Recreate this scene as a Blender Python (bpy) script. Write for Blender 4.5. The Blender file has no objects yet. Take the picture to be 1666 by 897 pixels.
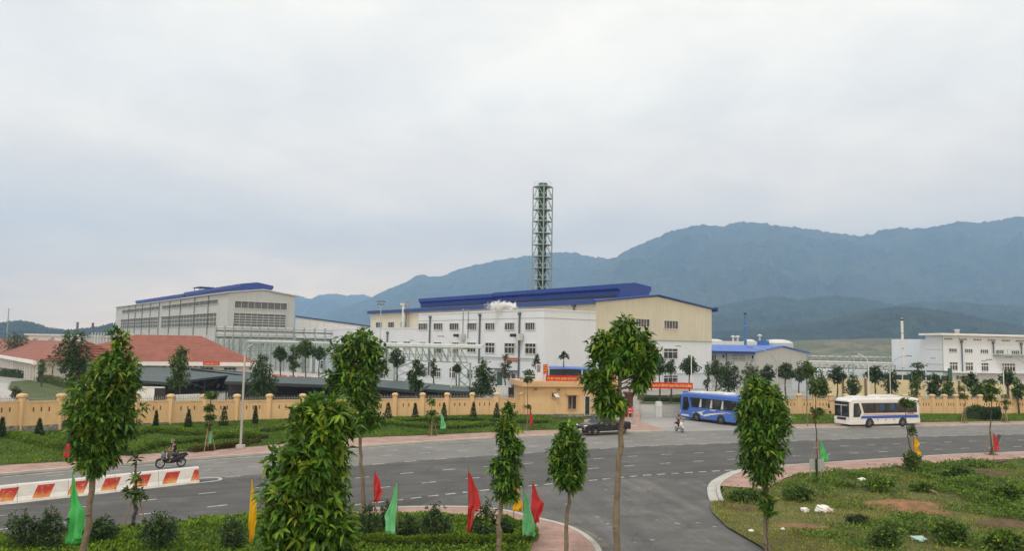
import bpy, math, random
import numpy as np
from mathutils import Vector, Matrix
from math import sin, cos, pi, radians

# ------------------------------------------------------------------ camera
SC = bpy.context.scene
COL = SC.collection
F = 1263.4; TH = 0.08975; RR = 0.01808; H = 8.4      # focal in photo px, pitch, roll, eye height
cam = bpy.data.cameras.new('camera'); cob = bpy.data.objects.new('camera', cam); COL.objects.link(cob)
cam.sensor_width = 36.0; cam.lens = F / 1666 * 36.0; cam.clip_start = 0.1; cam.clip_end = 60000
fw = Vector((0, cos(TH), sin(TH))); up0 = Vector((0, -sin(TH), cos(TH))); rt0 = Vector((1, 0, 0))
rt = rt0 * cos(RR) + up0 * sin(RR); up = -rt0 * sin(RR) + up0 * cos(RR)
cob.matrix_world = Matrix(((rt.x, up.x, -fw.x, 0), (rt.y, up.y, -fw.y, 0), (rt.z, up.z, -fw.z, H), (0, 0, 0, 1)))
SC.camera = cob

# ------------------------------------------------------------------ light
SUN_EL = radians(58); SUN_AZ = radians(-150)          # azimuth measured from +Y (north) clockwise
sd = bpy.data.lights.new('sun', 'SUN'); so = bpy.data.objects.new('sun', sd); COL.objects.link(so)
sd.energy = 0.9; sd.angle = radians(12); sd.color = (1.0, 0.96, 0.9)
sv = Vector((sin(SUN_AZ) * cos(SUN_EL), cos(SUN_AZ) * cos(SUN_EL), sin(SUN_EL)))
so.rotation_euler = (-sv).to_track_quat('-Z', 'Y').to_euler()
W = bpy.data.worlds.new('World'); SC.world = W; W.use_nodes = True
nt = W.node_tree; nt.nodes.clear()
def N(nt, typ, **kw):
    n = nt.nodes.new(typ)
    for k, v in kw.items():
        if k.startswith('i_'):
            key = k[2:]; key = int(key) if key.isdigit() else key
            n.inputs[key].default_value = v
        else: setattr(n, k, v)
    return n
def ramp(nt, stops, src=None):
    r = nt.nodes.new('ShaderNodeValToRGB')
    while len(r.color_ramp.elements) < len(stops): r.color_ramp.elements.new(0.5)
    for e, (p, c) in zip(r.color_ramp.elements, stops):
        e.position = p; e.color = (c[0], c[1], c[2], 1) if hasattr(c, '__len__') else (c, c, c, 1)
    if src is not None: nt.links.new(src, r.inputs[0])
    return r
def world():
    L = nt.links.new
    sky = N(nt, 'ShaderNodeTexSky', sky_type='NISHITA', sun_disc=False, sun_elevation=SUN_EL, sun_rotation=SUN_AZ)
    tc = N(nt, 'ShaderNodeTexCoord')
    sep = N(nt, 'ShaderNodeSeparateXYZ'); L(tc.outputs['Generated'], sep.inputs[0])
    # cloud deck coordinates: direction / height, so that clouds flatten towards the horizon
    mx = N(nt, 'ShaderNodeMath', operation='MAXIMUM', i_1=0.0); L(sep.outputs['Z'], mx.inputs[0])
    ad = N(nt, 'ShaderNodeMath', operation='ADD', i_1=0.22); L(mx.outputs[0], ad.inputs[0])
    dv = N(nt, 'ShaderNodeVectorMath', operation='DIVIDE'); L(tc.outputs['Generated'], dv.inputs[0]); L(ad.outputs[0], dv.inputs[1])
    n1 = N(nt, 'ShaderNodeTexNoise', i_Scale=0.8, i_Detail=8, i_Roughness=0.55, i_Distortion=0.5); L(dv.outputs[0], n1.inputs['Vector'])
    n2 = N(nt, 'ShaderNodeTexNoise', i_Scale=2.6, i_Detail=8, i_Roughness=0.6, i_Distortion=0.2); L(dv.outputs[0], n2.inputs['Vector'])
    mm = N(nt, 'ShaderNodeMath', operation='MULTIPLY', i_1=0.42); L(n2.outputs[0], mm.inputs[0])
    m2 = N(nt, 'ShaderNodeMath', operation='MULTIPLY_ADD', i_1=0.58); L(n1.outputs[0], m2.inputs[0]); L(mm.outputs[0], m2.inputs[2])
    r = ramp(nt, [(0.36, (7.5, 7.1, 6.6)), (0.46, (8.3, 7.85, 7.15)), (0.54, (9.1, 8.6, 7.7)), (0.63, (10.2, 9.6, 8.4))], m2.outputs[0])
    # brighter towards the horizon, darker at the zenith, as an overcast sky is
    hr = ramp(nt, [(0.0, (2.5, 1.75, 1.02)), (0.05, (2.15, 1.58, 1.02)), (0.13, (1.55, 1.28, 1.0)), (0.3, (1.08, 1.03, 0.97)), (1.0, 0.9)], mx.outputs[0])
    mul = N(nt, 'ShaderNodeMix', data_type='RGBA', blend_type='MULTIPLY'); mul.inputs[0].default_value = 1
    L(r.outputs[0], mul.inputs[6]); L(hr.outputs[0], mul.inputs[7])
    mix = N(nt, 'ShaderNodeMix', data_type='RGBA'); mix.inputs[0].default_value = 0.93
    L(sky.outputs[0], mix.inputs[6]); L(mul.outputs[2], mix.inputs[7])
    bg = N(nt, 'ShaderNodeBackground', i_Strength=0.1); L(mix.outputs[2], bg.inputs[0])
    out = N(nt, 'ShaderNodeOutputWorld'); L(bg.outputs[0], out.inputs[0])
world()
vs = SC.view_settings
vs.view_transform = 'Standard'; vs.look = 'None'; vs.exposure = 0.56; vs.gamma = 1.0; vs.use_curve_mapping = False
SC.render.engine = 'CYCLES'
SC.cycles.use_denoising = True
SC.cycles.max_bounces = 6; SC.cycles.diffuse_bounces = 3; SC.cycles.transparent_max_bounces = 6; SC.cycles.volume_bounces = 3

# ------------------------------------------------------------------ pixel <-> world
def ray(px, py):
    x = (px - 833) / F; y = (448.5 - py) / F; c, s = cos(RR), sin(RR)
    x, y = x * c - y * s, x * s + y * c
    return np.array([x, cos(TH) - y * sin(TH), sin(TH) + y * cos(TH)])
EYE = np.array([0, 0, H])
def G(px, py, z=0.0):
    r = ray(px, py); return EYE + r * (z - H) / r[2]
def P(px, py, D):
    r = ray(px, py); return EYE + r * D / r[1]
def onplane(px, py, O, d):
    r = ray(px, py); n = np.array([-d[1], d[0], 0]); t = n @ (O - EYE) / (n @ r); q = EYE + r * t
    return float((q - O) @ d), float(q[2])
AG = radians(37.5)
U = np.array([-sin(AG), cos(AG), 0]); RD = np.array([cos(AG), sin(AG), 0])   # the plant's own grid
ZV = np.array([0, 0, 1.0])

# ------------------------------------------------------------------ materials
MATS = {}
def mat(name, col, rough=0.8, var=0.12, vscale=1.5, bump=0.0, bscale=20, metal=0.0, spec=0.4, streak=0.0, col2=None, c2scale=0.4, c2pos=(0.45, 0.6)):
    if name in MATS: return MATS[name]
    m = bpy.data.materials.new(name); m.use_nodes = True; t = m.node_tree; L = t.links.new
    b = t.nodes['Principled BSDF']; b.inputs['Roughness'].default_value = rough; b.inputs['Metallic'].default_value = metal
    b.inputs['Specular IOR Level'].default_value = spec
    geo = N(t, 'ShaderNodeNewGeometry')
    nz = N(t, 'ShaderNodeTexNoise', i_Scale=vscale, i_Detail=5, i_Roughness=0.6); L(geo.outputs['Position'], nz.inputs['Vector'])
    r = ramp(t, [(0.25, [c * (1 - var) for c in col]), (0.75, [min(1, c * (1 + var)) for c in col])], nz.outputs[0])
    o = r.outputs[0]
    if col2:
        n3 = N(t, 'ShaderNodeTexNoise', i_Scale=c2scale, i_Detail=6, i_Roughness=0.65); L(geo.outputs['Position'], n3.inputs['Vector'])
        f = ramp(t, [(c2pos[0], 0), (c2pos[1], 1)], n3.outputs[0])
        mx = N(t, 'ShaderNodeMix', data_type='RGBA'); L(f.outputs[0], mx.inputs[0]); L(o, mx.inputs[6]); mx.inputs[7].default_value = (*col2, 1); o = mx.outputs[2]
    if streak:
        mp = N(t, 'ShaderNodeMapping'); mp.inputs['Scale'].default_value = (1.6, 1.6, 0.12); L(geo.outputs['Position'], mp.inputs[0])
        n4 = N(t, 'ShaderNodeTexNoise', i_Scale=1.0, i_Detail=6, i_Roughness=0.7); L(mp.outputs[0], n4.inputs['Vector'])
        f = ramp(t, [(0.5, 1), (0.72, 1 - streak)], n4.outputs[0])
        mx = N(t, 'ShaderNodeMix', data_type='RGBA', blend_type='MULTIPLY'); mx.inputs[0].default_value = 1
        L(o, mx.inputs[6]); L(f.outputs[0], mx.inputs[7]); o = mx.outputs[2]
    L(o, b.inputs['Base Color'])
    if bump:
        n2 = N(t, 'ShaderNodeTexNoise', i_Scale=bscale, i_Detail=4); L(geo.outputs['Position'], n2.inputs['Vector'])
        bp = N(t, 'ShaderNodeBump', i_Strength=bump, i_Distance=0.05); L(n2.outputs[0], bp.inputs['Height']); L(bp.outputs[0], b.inputs['Normal'])
    MATS[name] = m; return m
def leafmat(name, c1, c2, c3, rough=0.5, spec=0.22, trans=0.25):
    if name in MATS: return MATS[name]
    m = bpy.data.materials.new(name); m.use_nodes = True; t = m.node_tree; L = t.links.new
    b = t.nodes['Principled BSDF']; b.inputs['Roughness'].default_value = rough; b.inputs['Specular IOR Level'].default_value = spec
    geo = N(t, 'ShaderNodeNewGeometry')
    r = ramp(t, [(0.0, c1), (0.6, c2), (1.0, c3)], geo.outputs['Random Per Island'])
    nz = N(t, 'ShaderNodeTexNoise', i_Scale=0.8, i_Detail=3); L(geo.outputs['Position'], nz.inputs['Vector'])
    rr = ramp(t, [(0.3, 0.75), (0.7, 1.3)], nz.outputs[0])
    mx = N(t, 'ShaderNodeMix', data_type='RGBA', blend_type='MULTIPLY'); mx.inputs[0].default_value = 1
    L(r.outputs[0], mx.inputs[6]); L(rr.outputs[0], mx.inputs[7]); L(mx.outputs[2], b.inputs['Base Color'])
    tr = N(t, 'ShaderNodeBsdfTranslucent'); L(mx.outputs[2], tr.inputs[0])
    ms = N(t, 'ShaderNodeMixShader'); ms.inputs[0].default_value = trans
    L(b.outputs[0], ms.inputs[1]); L(tr.outputs[0], ms.inputs[2]); L(ms.outputs[0], t.nodes['Material Output'].inputs[0])
    MATS[name] = m; return m
def ribbed(name, col, ax, period, var=0.06, rough=0.6, depth=0.03, metal=0.0, axis2=None):
    """sheet cladding: ribs that repeat along direction ax (a world vector)"""
    m = mat(name, col, rough, var, 0.25, streak=0.12, metal=metal)
    t = m.node_tree; L = t.links.new; b = t.nodes['Principled BSDF']
    geo = N(t, 'ShaderNodeNewGeometry')
    d = N(t, 'ShaderNodeVectorMath', operation='DOT_PRODUCT'); L(geo.outputs['Position'], d.inputs[0]); d.inputs[1].default_value = tuple(ax)
    mu = N(t, 'ShaderNodeMath', operation='MULTIPLY', i_1=2 * pi / period); L(d.outputs['Value'], mu.inputs[0])
    s = N(t, 'ShaderNodeMath', operation='SINE'); L(mu.outputs[0], s.inputs[0])
    bp = N(t, 'ShaderNodeBump', i_Strength=0.7, i_Distance=depth); L(s.outputs[0], bp.inputs['Height']); L(bp.outputs[0], b.inputs['Normal'])
    return m

# ------------------------------------------------------------------ mesh helpers
def V3(p): return (float(p[0]), float(p[1]), float(p[2]))
class MB:
    def __init__(s): s.v = []; s.f = []; s.mi = []
    def poly(s, pts, m=0):
        i = len(s.v); s.v += [V3(p) for p in pts]; s.f.append(tuple(range(i, i + len(pts)))); s.mi.append(m)
    def faces(s, vs_, fs, m=0):
        i = len(s.v); s.v += [V3(p) for p in vs_]; s.f += [tuple(i + k for k in f) for f in fs]; s.mi += [m] * len(fs)
    def hexa(s, p, m=0):     # p: 4 bottom + 4 top
        s.faces(p, [(3, 2, 1, 0), (4, 5, 6, 7), (0, 1, 5, 4), (1, 2, 6, 5), (2, 3, 7, 6), (3, 0, 4, 7)], m)
    def box(s, x0, x1, y0, y1, z0, z1, m=0):
        s.hexa([(x0, y0, z0), (x1, y0, z0), (x1, y1, z0), (x0, y1, z0), (x0, y0, z1), (x1, y0, z1), (x1, y1, z1), (x0, y1, z1)], m)
    def obox(s, O, a, b, a0, a1, b0, b1, z0, z1, m=0):     # box in the frame O, unit a, unit b
        O, a, b = map(np.asarray, (O, a, b))
        q = [O + a * i + b * j + ZV * k for k in (z0, z1) for i, j in ((a0, b0), (a1, b0), (a1, b1), (a0, b1))]
        s.hexa(q, m)
    def tube(s, p, q, r, r2=None, n=8, m=0, cap=True):
        p = Vector(V3(p)); q = Vector(V3(q)); r2 = r if r2 is None else r2
        d = (q - p).normalized(); a = d.orthogonal().normalized(); b = d.cross(a); i = len(s.v)
        for k in range(n):
            t = 2 * pi * k / n; s.v.append(tuple(p + (a * cos(t) + b * sin(t)) * r))
        for k in range(n):
            t = 2 * pi * k / n; s.v.append(tuple(q + (a * cos(t) + b * sin(t)) * r2))
        for k in range(n):
            s.f.append((i + k, i + (k + 1) % n, i + n + (k + 1) % n, i + n + k)); s.mi.append(m)
        if cap:
            s.f.append(tuple(i + k for k in reversed(range(n)))); s.f.append(tuple(i + n + k for k in range(n))); s.mi += [m, m]
    def path(s, pts, r, n=8, m=0):
        rs = r if hasattr(r, '__len__') else [r] * len(pts)
        for k in range(len(pts) - 1): s.tube(pts[k], pts[k + 1], rs[k], rs[k + 1], n, m, cap=(k in (0, len(pts) - 2)))
    def bar(s, p, q, w, h=None, m=0):
        p = Vector(V3(p)); q = Vector(V3(q)); h = h or w; d = (q - p).normalized()
        a = d.cross(Vector((0, 0, 1)))
        a = Vector((1, 0, 0)) if a.length < 1e-4 else a.normalized()
        b = a.cross(d)
        c = [a * w / 2 + b * h / 2, -a * w / 2 + b * h / 2, -a * w / 2 - b * h / 2, a * w / 2 - b * h / 2]
        s.hexa([tuple(p + k) for k in c] + [tuple(q + k) for k in c], m)
    def lathe(s, c, prof, n=12, m=0, axis=(0, 0, 1)):
        ax = Vector(axis).normalized(); a = ax.orthogonal().normalized(); b = ax.cross(a); c = Vector(V3(c)); i = len(s.v)
        for r, z in prof:
            for k in range(n):
                t = 2 * pi * k / n; s.v.append(tuple(c + ax * z + (a * cos(t) + b * sin(t)) * r))
        for j in range(len(prof) - 1):
            for k in range(n):
                k2 = (k + 1) % n
                s.f.append((i + j * n + k, i + j * n + k2, i + (j + 1) * n + k2, i + (j + 1) * n + k)); s.mi.append(m)
        s.f.append(tuple(i + k for k in reversed(range(n)))); e = i + (len(prof) - 1) * n; s.f.append(tuple(e + k for k in range(n))); s.mi += [m, m]
    def prism(s, pts, ext, m=0):     # planar polygon swept by the vector ext
        pts = [np.asarray(V3(p)) for p in pts]; ext = np.asarray(V3(ext)); n = len(pts); i = len(s.v)
        s.v += [tuple(p) for p in pts] + [tuple(p + ext) for p in pts]
        s.f.append(tuple(i + k for k in reversed(range(n)))); s.f.append(tuple(i + n + k for k in range(n))); s.mi += [m, m]
        for k in range(n): s.f.append((i + k, i + (k + 1) % n, i + n + (k + 1) % n, i + n + k)); s.mi.append(m)
    def loft(s, rings, m=0, cap=True):
        n = len(rings[0]); i = len(s.v)
        for r in rings: s.v += [V3(p) for p in r]
        for j in range(len(rings) - 1):
            for k in range(n):
                k2 = (k + 1) % n; s.f.append((i + j * n + k, i + j * n + k2, i + (j + 1) * n + k2, i + (j + 1) * n + k)); s.mi.append(m)
        if cap:
            e = i + (len(rings) - 1) * n
            s.f.append(tuple(i + k for k in reversed(range(n)))); s.f.append(tuple(e + k for k in range(n))); s.mi += [m, m]
    def build(s, name, mats, parent=None, smooth=False, bevel=0.0, seg=2, fix=True):
        me = bpy.data.meshes.new(name); me.from_pydata(s.v, [], s.f)
        if not isinstance(mats, (list, tuple)): mats = [mats]
        for m in mats: me.materials.append(m)
        if len(mats) > 1: me.polygons.foreach_set('material_index', s.mi)
        if fix:
            import bmesh
            bm = bmesh.new(); bm.from_mesh(me); bmesh.ops.recalc_face_normals(bm, faces=bm.faces)
            if bevel:
                bmesh.ops.remove_doubles(bm, verts=bm.verts, dist=1e-4)
                es = [e for e in bm.edges if len(e.link_faces) == 2 and e.calc_face_angle(0) > 0.5]
                bmesh.ops.bevel(bm, geom=es, offset=bevel, segments=seg, affect='EDGES', profile=0.6)
            bm.to_mesh(me); bm.free()
        if smooth: me.polygons.foreach_set('use_smooth', [True] * len(me.polygons))
        me.update()
        o = bpy.data.objects.new(name, me); COL.objects.link(o)
        if smooth and not bevel: pass
        if parent is not None: o.parent = parent
        return o
def tag(o, label=None, cat=None, group=None, kind=None):
    if label: o['label'] = label
    if cat: o['category'] = cat
    if group: o['group'] = group
    if kind: o['kind'] = kind
    return o
def thing(name, label, cat, loc=(0, 0, 0), rz=0.0, group=None):
    o = bpy.data.objects.new(name, None); COL.objects.link(o); o.location = V3(loc); o.rotation_euler = (0, 0, rz)
    o.empty_display_size = 0.1
    return tag(o, label, cat, group)
def struct(name, mb, m, **k): return tag(mb.build(name, m, **k), kind='structure')
def copy_tree(o, parent=None):
    c = o.copy(); COL.objects.link(c)
    if parent is not None: c.parent = parent
    for ch in o.children: copy_tree(ch, c)
    return c
def text_mesh(name, body, size, m, parent, origin, ax, upv=(0, 0, 1), width=None, height=None, depth=0.02):
    """lettering as a solid mesh: centred on origin, along ax, upright along upv"""
    cu = bpy.data.curves.new(name, 'FONT'); cu.body = body; cu.size = size; cu.align_x = 'CENTER'; cu.align_y = 'CENTER'
    cu.extrude = depth / 2; cu.resolution_u = 2; cu.offset = 0.0
    tmp = bpy.data.objects.new(name + '_tmp', cu); COL.objects.link(tmp)
    bpy.context.view_layer.update()
    me = bpy.data.meshes.new_from_object(tmp.evaluated_get(bpy.context.evaluated_depsgraph_get()))
    bpy.data.objects.remove(tmp); bpy.data.curves.remove(cu)
    co = np.zeros(len(me.vertices) * 3); me.vertices.foreach_get('co', co); co = co.reshape(-1, 3)
    lo, hi = co.min(0), co.max(0); cen = (lo + hi) / 2
    sx = (width / (hi[0] - lo[0])) if width else 1; sy = (height / (hi[1] - lo[1])) if height else sx
    ax = np.asarray(V3(ax)); upv = np.asarray(V3(upv)); nn = np.cross(ax, upv); O = np.asarray(V3(origin))
    w = O + np.outer((co[:, 0] - cen[0]) * sx, ax) + np.outer((co[:, 1] - cen[1]) * sy, upv) + np.outer(co[:, 2], nn)
    me.vertices.foreach_set('co', w.astype(np.float32).ravel()); me.materials.clear(); me.materials.append(m); me.update()
    me.name = name; o = bpy.data.objects.new(name, me); COL.objects.link(o); o.parent = parent
    return o
def interp(pts, x):
    pts = sorted(pts); return float(np.interp(x, [p[0] for p in pts], [p[1] for p in pts]))
def smoothline(pts, n=6):
    """Catmull-Rom through 2-D points"""
    pts = [np.asarray(p, float) for p in pts]; out = []
    for i in range(len(pts) - 1):
        p0 = pts[max(i - 1, 0)]; p1 = pts[i]; p2 = pts[i + 1]; p3 = pts[min(i + 2, len(pts) - 1)]
        for k in range(n):
            t = k / n
            out.append(0.5 * ((2 * p1) + (p2 - p0) * t + (2 * p0 - 5 * p1 + 4 * p2 - p3) * t * t + (3 * p1 - p0 - 3 * p2 + p3) * t ** 3))
    out.append(pts[-1]); return out
def sheet(name, poly, z, m, skirt=0.0):
    """flat polygon at height z with an optional vertical skirt (a kerbed slab)"""
    mb = MB(); pts = [(p[0], p[1], z) for p in poly]
    if skirt: mb.prism([(p[0], p[1], z - skirt) for p in poly], (0, 0, skirt))
    else: mb.poly(pts)
    import bmesh
    o = struct(name, mb, m)
    bm = bmesh.new(); bm.from_mesh(o.data)
    bmesh.ops.triangulate(bm, faces=[f for f in bm.faces if len(f.verts) > 4]); bmesh.ops.recalc_face_normals(bm, faces=bm.faces)
    if not skirt:
        for f in bm.faces:
            if f.normal.z < 0: f.normal_flip()
    bm.to_mesh(o.data); bm.free(); return o
def strip(mb, line, w0, w1, z0, z1, m=0):
    """solid ribbon beside a ground line: offsets w0..w1 to its left, from z0 up to z1"""
    line = [np.asarray(p[:2], float) for p in line]; n = len(line); nor = []
    for i in range(n):
        d = line[min(i + 1, n - 1)] - line[max(i - 1, 0)]; d /= (np.linalg.norm(d) + 1e-9); nor.append(np.array([-d[1], d[0]]))
    rings = []
    for p, q in zip(line, nor):
        a = p + q * w0; b = p + q * w1
        rings.append([(a[0], a[1], z0), (b[0], b[1], z0), (b[0], b[1], z1), (a[0], a[1], z1)])
    mb.loft(rings, m)
def inpoly(x, y, poly):
    px = np.array([p[0] for p in poly]); py = np.array([p[1] for p in poly]); ins = np.zeros(len(x), bool); j = len(poly) - 1
    for i in range(len(poly)):
        c = ((py[i] > y) != (py[j] > y)) & (x < (px[j] - px[i]) * (y - py[i]) / (py[j] - py[i] + 1e-12) + px[i]); ins ^= c; j = i
    return ins

# ------------------------------------------------------------------ foliage
def leaves(name, C, D, L, Wd, mats, mi=None, parent=None, fine=True, seed=1, droop=0.25):
    """one mesh of leaf blades: bases C, unit axes D, lengths L, widths Wd (arrays)"""
    rng = np.random.default_rng(seed); n = len(C); C = np.asarray(C); D = np.asarray(D)
    L = np.broadcast_to(L, n)[:, None] * 1.0; Wd = np.broadcast_to(Wd, n)[:, None] * 1.0
    rv = rng.normal(size=(n, 3)); rv[:, 2] = rv[:, 2] * 0.3
    S = np.cross(D, np.array([0, 0, 1.0]) + 0.45 * rv); S /= (np.linalg.norm(S, axis=1)[:, None] + 1e-9)
    Nn = np.cross(S, D)
    if fine:
        mid = C + D * L * 0.5 + Nn * L * 0.04
        tip = C + D * L - ZV * L * droop
        a = C + D * L * 0.42 + S * Wd * 0.5 + Nn * Wd * 0.22 - ZV * L * droop * 0.1
        b = C + D * L * 0.42 - S * Wd * 0.5 + Nn * Wd * 0.22 - ZV * L * droop * 0.1
        vt = np.stack([C, mid, tip, a, b], 1).reshape(-1, 3)
        base = (np.arange(n) * 5)[:, None]
        fs = np.concatenate([base + np.array([[0, 3, 1]]), base + np.array([[0, 1, 4]]), base + np.array([[3, 2, 1]]), base + np.array([[1, 2, 4]])], 1).reshape(-1, 3); k = 4
    else:
        tip = C + D * L - ZV * L * droop; a = C + D * L * 0.45 + S * Wd * 0.5; b = C + D * L * 0.45 - S * Wd * 0.5
        vt = np.stack([C, a, tip, b], 1).reshape(-1, 3); base = (np.arange(n) * 4)[:, None]
        fs = np.concatenate([base + np.array([[0, 1, 2]]), base + np.array([[0, 2, 3]])], 1).reshape(-1, 3); k = 2
    me = bpy.data.meshes.new(name); nf = len(fs)
    me.vertices.add(len(vt)); me.vertices.foreach_set('co', vt.astype(np.float32).ravel())
    me.loops.add(nf * 3); me.loops.foreach_set('vertex_index', fs.astype(np.int32).ravel())
    me.polygons.add(nf); me.polygons.foreach_set('loop_start', np.arange(nf, dtype=np.int32) * 3); me.polygons.foreach_set('loop_total', np.full(nf, 3, np.int32))
    if not isinstance(mats, (list, tuple)): mats = [mats]
    for m in mats: me.materials.append(m)
    if mi is not None: me.polygons.foreach_set('material_index', np.repeat(np.asarray(mi, np.int32), k))
    me.update(calc_edges=True); me.validate()
    o = bpy.data.objects.new(name, me); COL.objects.link(o)
    if parent is not None: o.parent = parent
    return o
def unit(a): return a / (np.linalg.norm(a, axis=-1)[..., None] + 1e-9)

# ================================================================== GROUND AND ROADS
rng = np.random.default_rng(7); random.seed(7)
M = {}
M['asphalt'] = mat('asphalt new', (0.082, 0.081, 0.078), 0.9, 0.16, 0.35, bump=0.35, bscale=30, col2=(0.105, 0.105, 0.103), c2scale=0.25, c2pos=(0.45, 0.7))
M['asphalt_old'] = mat('asphalt old', (0.2, 0.195, 0.185), 0.9, 0.1, 0.3, bump=0.3, bscale=30, col2=(0.165, 0.162, 0.155), c2scale=0.2, c2pos=(0.4, 0.65))
M['dusty'] = mat('asphalt dusty', (0.105, 0.104, 0.1), 0.92, 0.2, 0.5, bump=0.4, bscale=30, col2=(0.17, 0.162, 0.15), c2scale=0.3, c2pos=(0.5, 0.72))
M['paint'] = mat('road paint', (0.52, 0.52, 0.49), 0.7, 0.25, 3, col2=(.16, .16, .15), c2scale=1.8, c2pos=(.48, .66))
M['kerb'] = mat('kerb concrete', (0.44, 0.43, 0.39), 0.85, 0.18, 1.2, bump=0.2)
M['concrete'] = mat('yard concrete', (0.34, 0.33, 0.31), 0.85, 0.12, 0.3, col2=(0.27, 0.265, 0.25), c2scale=0.15)
M['soil'] = mat('soil under grass', (0.1, 0.105, 0.028), 0.95, 0.35, 0.9, bump=0.6, bscale=6, col2=(0.12, 0.085, 0.045), c2scale=0.28, c2pos=(0.58, 0.66))
M['verge'] = mat('verge soil', (0.05, 0.08, 0.018), 0.95, 0.35, 1.2, bump=0.5, bscale=8)
M['land'] = mat('far land', (0.07, 0.085, 0.035), 0.95, 0.3, 0.01, col2=(0.16, 0.13, 0.08), c2scale=0.006, c2pos=(0.5, 0.62))
def worn(m, ang, lo=.78, hi=1.2, c=(.2, .19, .17)):
    """tyre tracks and stains drawn out along the driving direction, plus dust patches and hairline cracks"""
    t = m.node_tree; L = t.links.new; b = t.nodes['Principled BSDF']; src = b.inputs['Base Color'].links[0].from_socket
    geo = N(t, 'ShaderNodeNewGeometry'); mp = N(t, 'ShaderNodeMapping', vector_type='TEXTURE'); mp.inputs['Rotation'].default_value = (0, 0, ang); mp.inputs['Scale'].default_value = (14, .55, 1); L(geo.outputs['Position'], mp.inputs[0])
    n = N(t, 'ShaderNodeTexNoise', i_Scale=.6, i_Detail=5, i_Roughness=.6); L(mp.outputs[0], n.inputs['Vector']); f = ramp(t, [(.3, lo), (.5, 1.0), (.72, hi)], n.outputs[0])
    mx = N(t, 'ShaderNodeMix', data_type='RGBA', blend_type='MULTIPLY'); mx.inputs[0].default_value = 1; L(src, mx.inputs[6]); L(f.outputs[0], mx.inputs[7])
    n2 = N(t, 'ShaderNodeTexNoise', i_Scale=.35, i_Detail=9, i_Roughness=.72, i_Distortion=.6); L(geo.outputs['Position'], n2.inputs['Vector']); f2 = ramp(t, [(.56, 0), (.74, .65)], n2.outputs[0])
    m2 = N(t, 'ShaderNodeMix', data_type='RGBA'); L(f2.outputs[0], m2.inputs[0]); L(mx.outputs[2], m2.inputs[6]); m2.inputs[7].default_value = (*c, 1)
    vo = N(t, 'ShaderNodeTexVoronoi', feature='DISTANCE_TO_EDGE', i_Scale=.16); nd = N(t, 'ShaderNodeTexNoise', i_Scale=.8, i_Detail=4); L(geo.outputs['Position'], nd.inputs['Vector'])
    av = N(t, 'ShaderNodeVectorMath', operation='ADD'); L(geo.outputs['Position'], av.inputs[0]); sv_ = N(t, 'ShaderNodeVectorMath', operation='SCALE'); sv_.inputs['Scale'].default_value = 2.5; L(nd.outputs['Color'], sv_.inputs[0]); L(sv_.outputs[0], av.inputs[1]); L(av.outputs[0], vo.inputs['Vector'])
    f3 = ramp(t, [(.0, .55), (.012, 1.0)], vo.outputs['Distance']); m3 = N(t, 'ShaderNodeMix', data_type='RGBA', blend_type='MULTIPLY'); m3.inputs[0].default_value = .6; L(m2.outputs[2], m3.inputs[6]); L(f3.outputs[0], m3.inputs[7]); L(m3.outputs[2], b.inputs['Base Color'])
worn(M['asphalt'], radians(24)); worn(M['asphalt_old'], radians(24), .86, 1.12, (.27, .25, .22)); worn(M['dusty'], radians(100), .8, 1.3, (.24, .225, .19))
M['gutter'] = mat('gutter dust', (.17, .155, .13), .95, .35, .8, col2=(.09, .088, .083), c2scale=.7, c2pos=(.42, .6))
def paving():
    m = mat('pink paving', (0.40, 0.245, 0.2), 0.85, 0.1, 1.0); t = m.node_tree; L = t.links.new; b = t.nodes['Principled BSDF']
    geo = N(t, 'ShaderNodeNewGeometry')
    br = N(t, 'ShaderNodeTexBrick', i_Scale=1.0); br.inputs['Brick Width'].default_value = 0.6; br.inputs['Row Height'].default_value = 0.3
    br.inputs['Mortar Size'].default_value = 0.02; br.inputs['Color1'].default_value = (0.43, 0.255, 0.205, 1); br.inputs['Color2'].default_value = (0.34, 0.215, 0.18, 1); br.inputs['Mortar'].default_value = (0.25, 0.22, 0.19, 1)
    L(geo.outputs['Position'], br.inputs['Vector'])
    n = N(t, 'ShaderNodeTexNoise', i_Scale=0.7, i_Detail=6, i_Roughness=0.7); L(geo.outputs['Position'], n.inputs['Vector'])
    f = ramp(t, [(0.35, (0.8, 0.8, 0.8)), (0.6, (1.15, 1.15, 1.15))], n.outputs[0])
    mx = N(t, 'ShaderNodeMix', data_type='RGBA', blend_type='MULTIPLY'); mx.inputs[0].default_value = 1
    L(br.outputs[0], mx.inputs[6]); L(f.outputs[0], mx.inputs[7]); L(mx.outputs[2], b.inputs['Base Color']); return m
M['pave'] = paving()

def gl(pts, z=0.0): return [G(x, y, z)[:2] for x, y in pts]
g = MB(); g.poly([(-9000, -60, -0.06), (9000, -60, -0.06), (9000, 9500, -0.06), (-9000, 9500, -0.06)]); struct('ground', g, M['land'])
kerb_far_px = [(-260, 812), (-120, 791.5), (0, 775.5), (185, 759.5), (420, 741.5), (572, 729.5), (700, 721), (804, 714.5), (853, 712), (940, 708), (1020, 705), (1085, 703)]
kerb_far = gl(kerb_far_px)
kerb_farR = gl([(1290, 698.5), (1400, 696.5), (1493, 695), (1666, 691.5), (1850, 688), (2100, 683)])
near_edge = gl([(-260, 905), (-100, 890), (100, 876), (298, 856.5), (401, 844.5), (520, 835), (640, 829.5)])
near_kerb = gl([(600, 832), (645, 829), (755, 828.5), (820, 834), (871, 846), (919, 858), (948, 871), (969, 887), (980, 905), (985, 945)])
road = kerb_far + kerb_farR + [(140, 110), (140, 60), (60, 8), (-60, 8), (-70, 25)]
sheet('road', road, 0.0, M['asphalt'])
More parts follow.
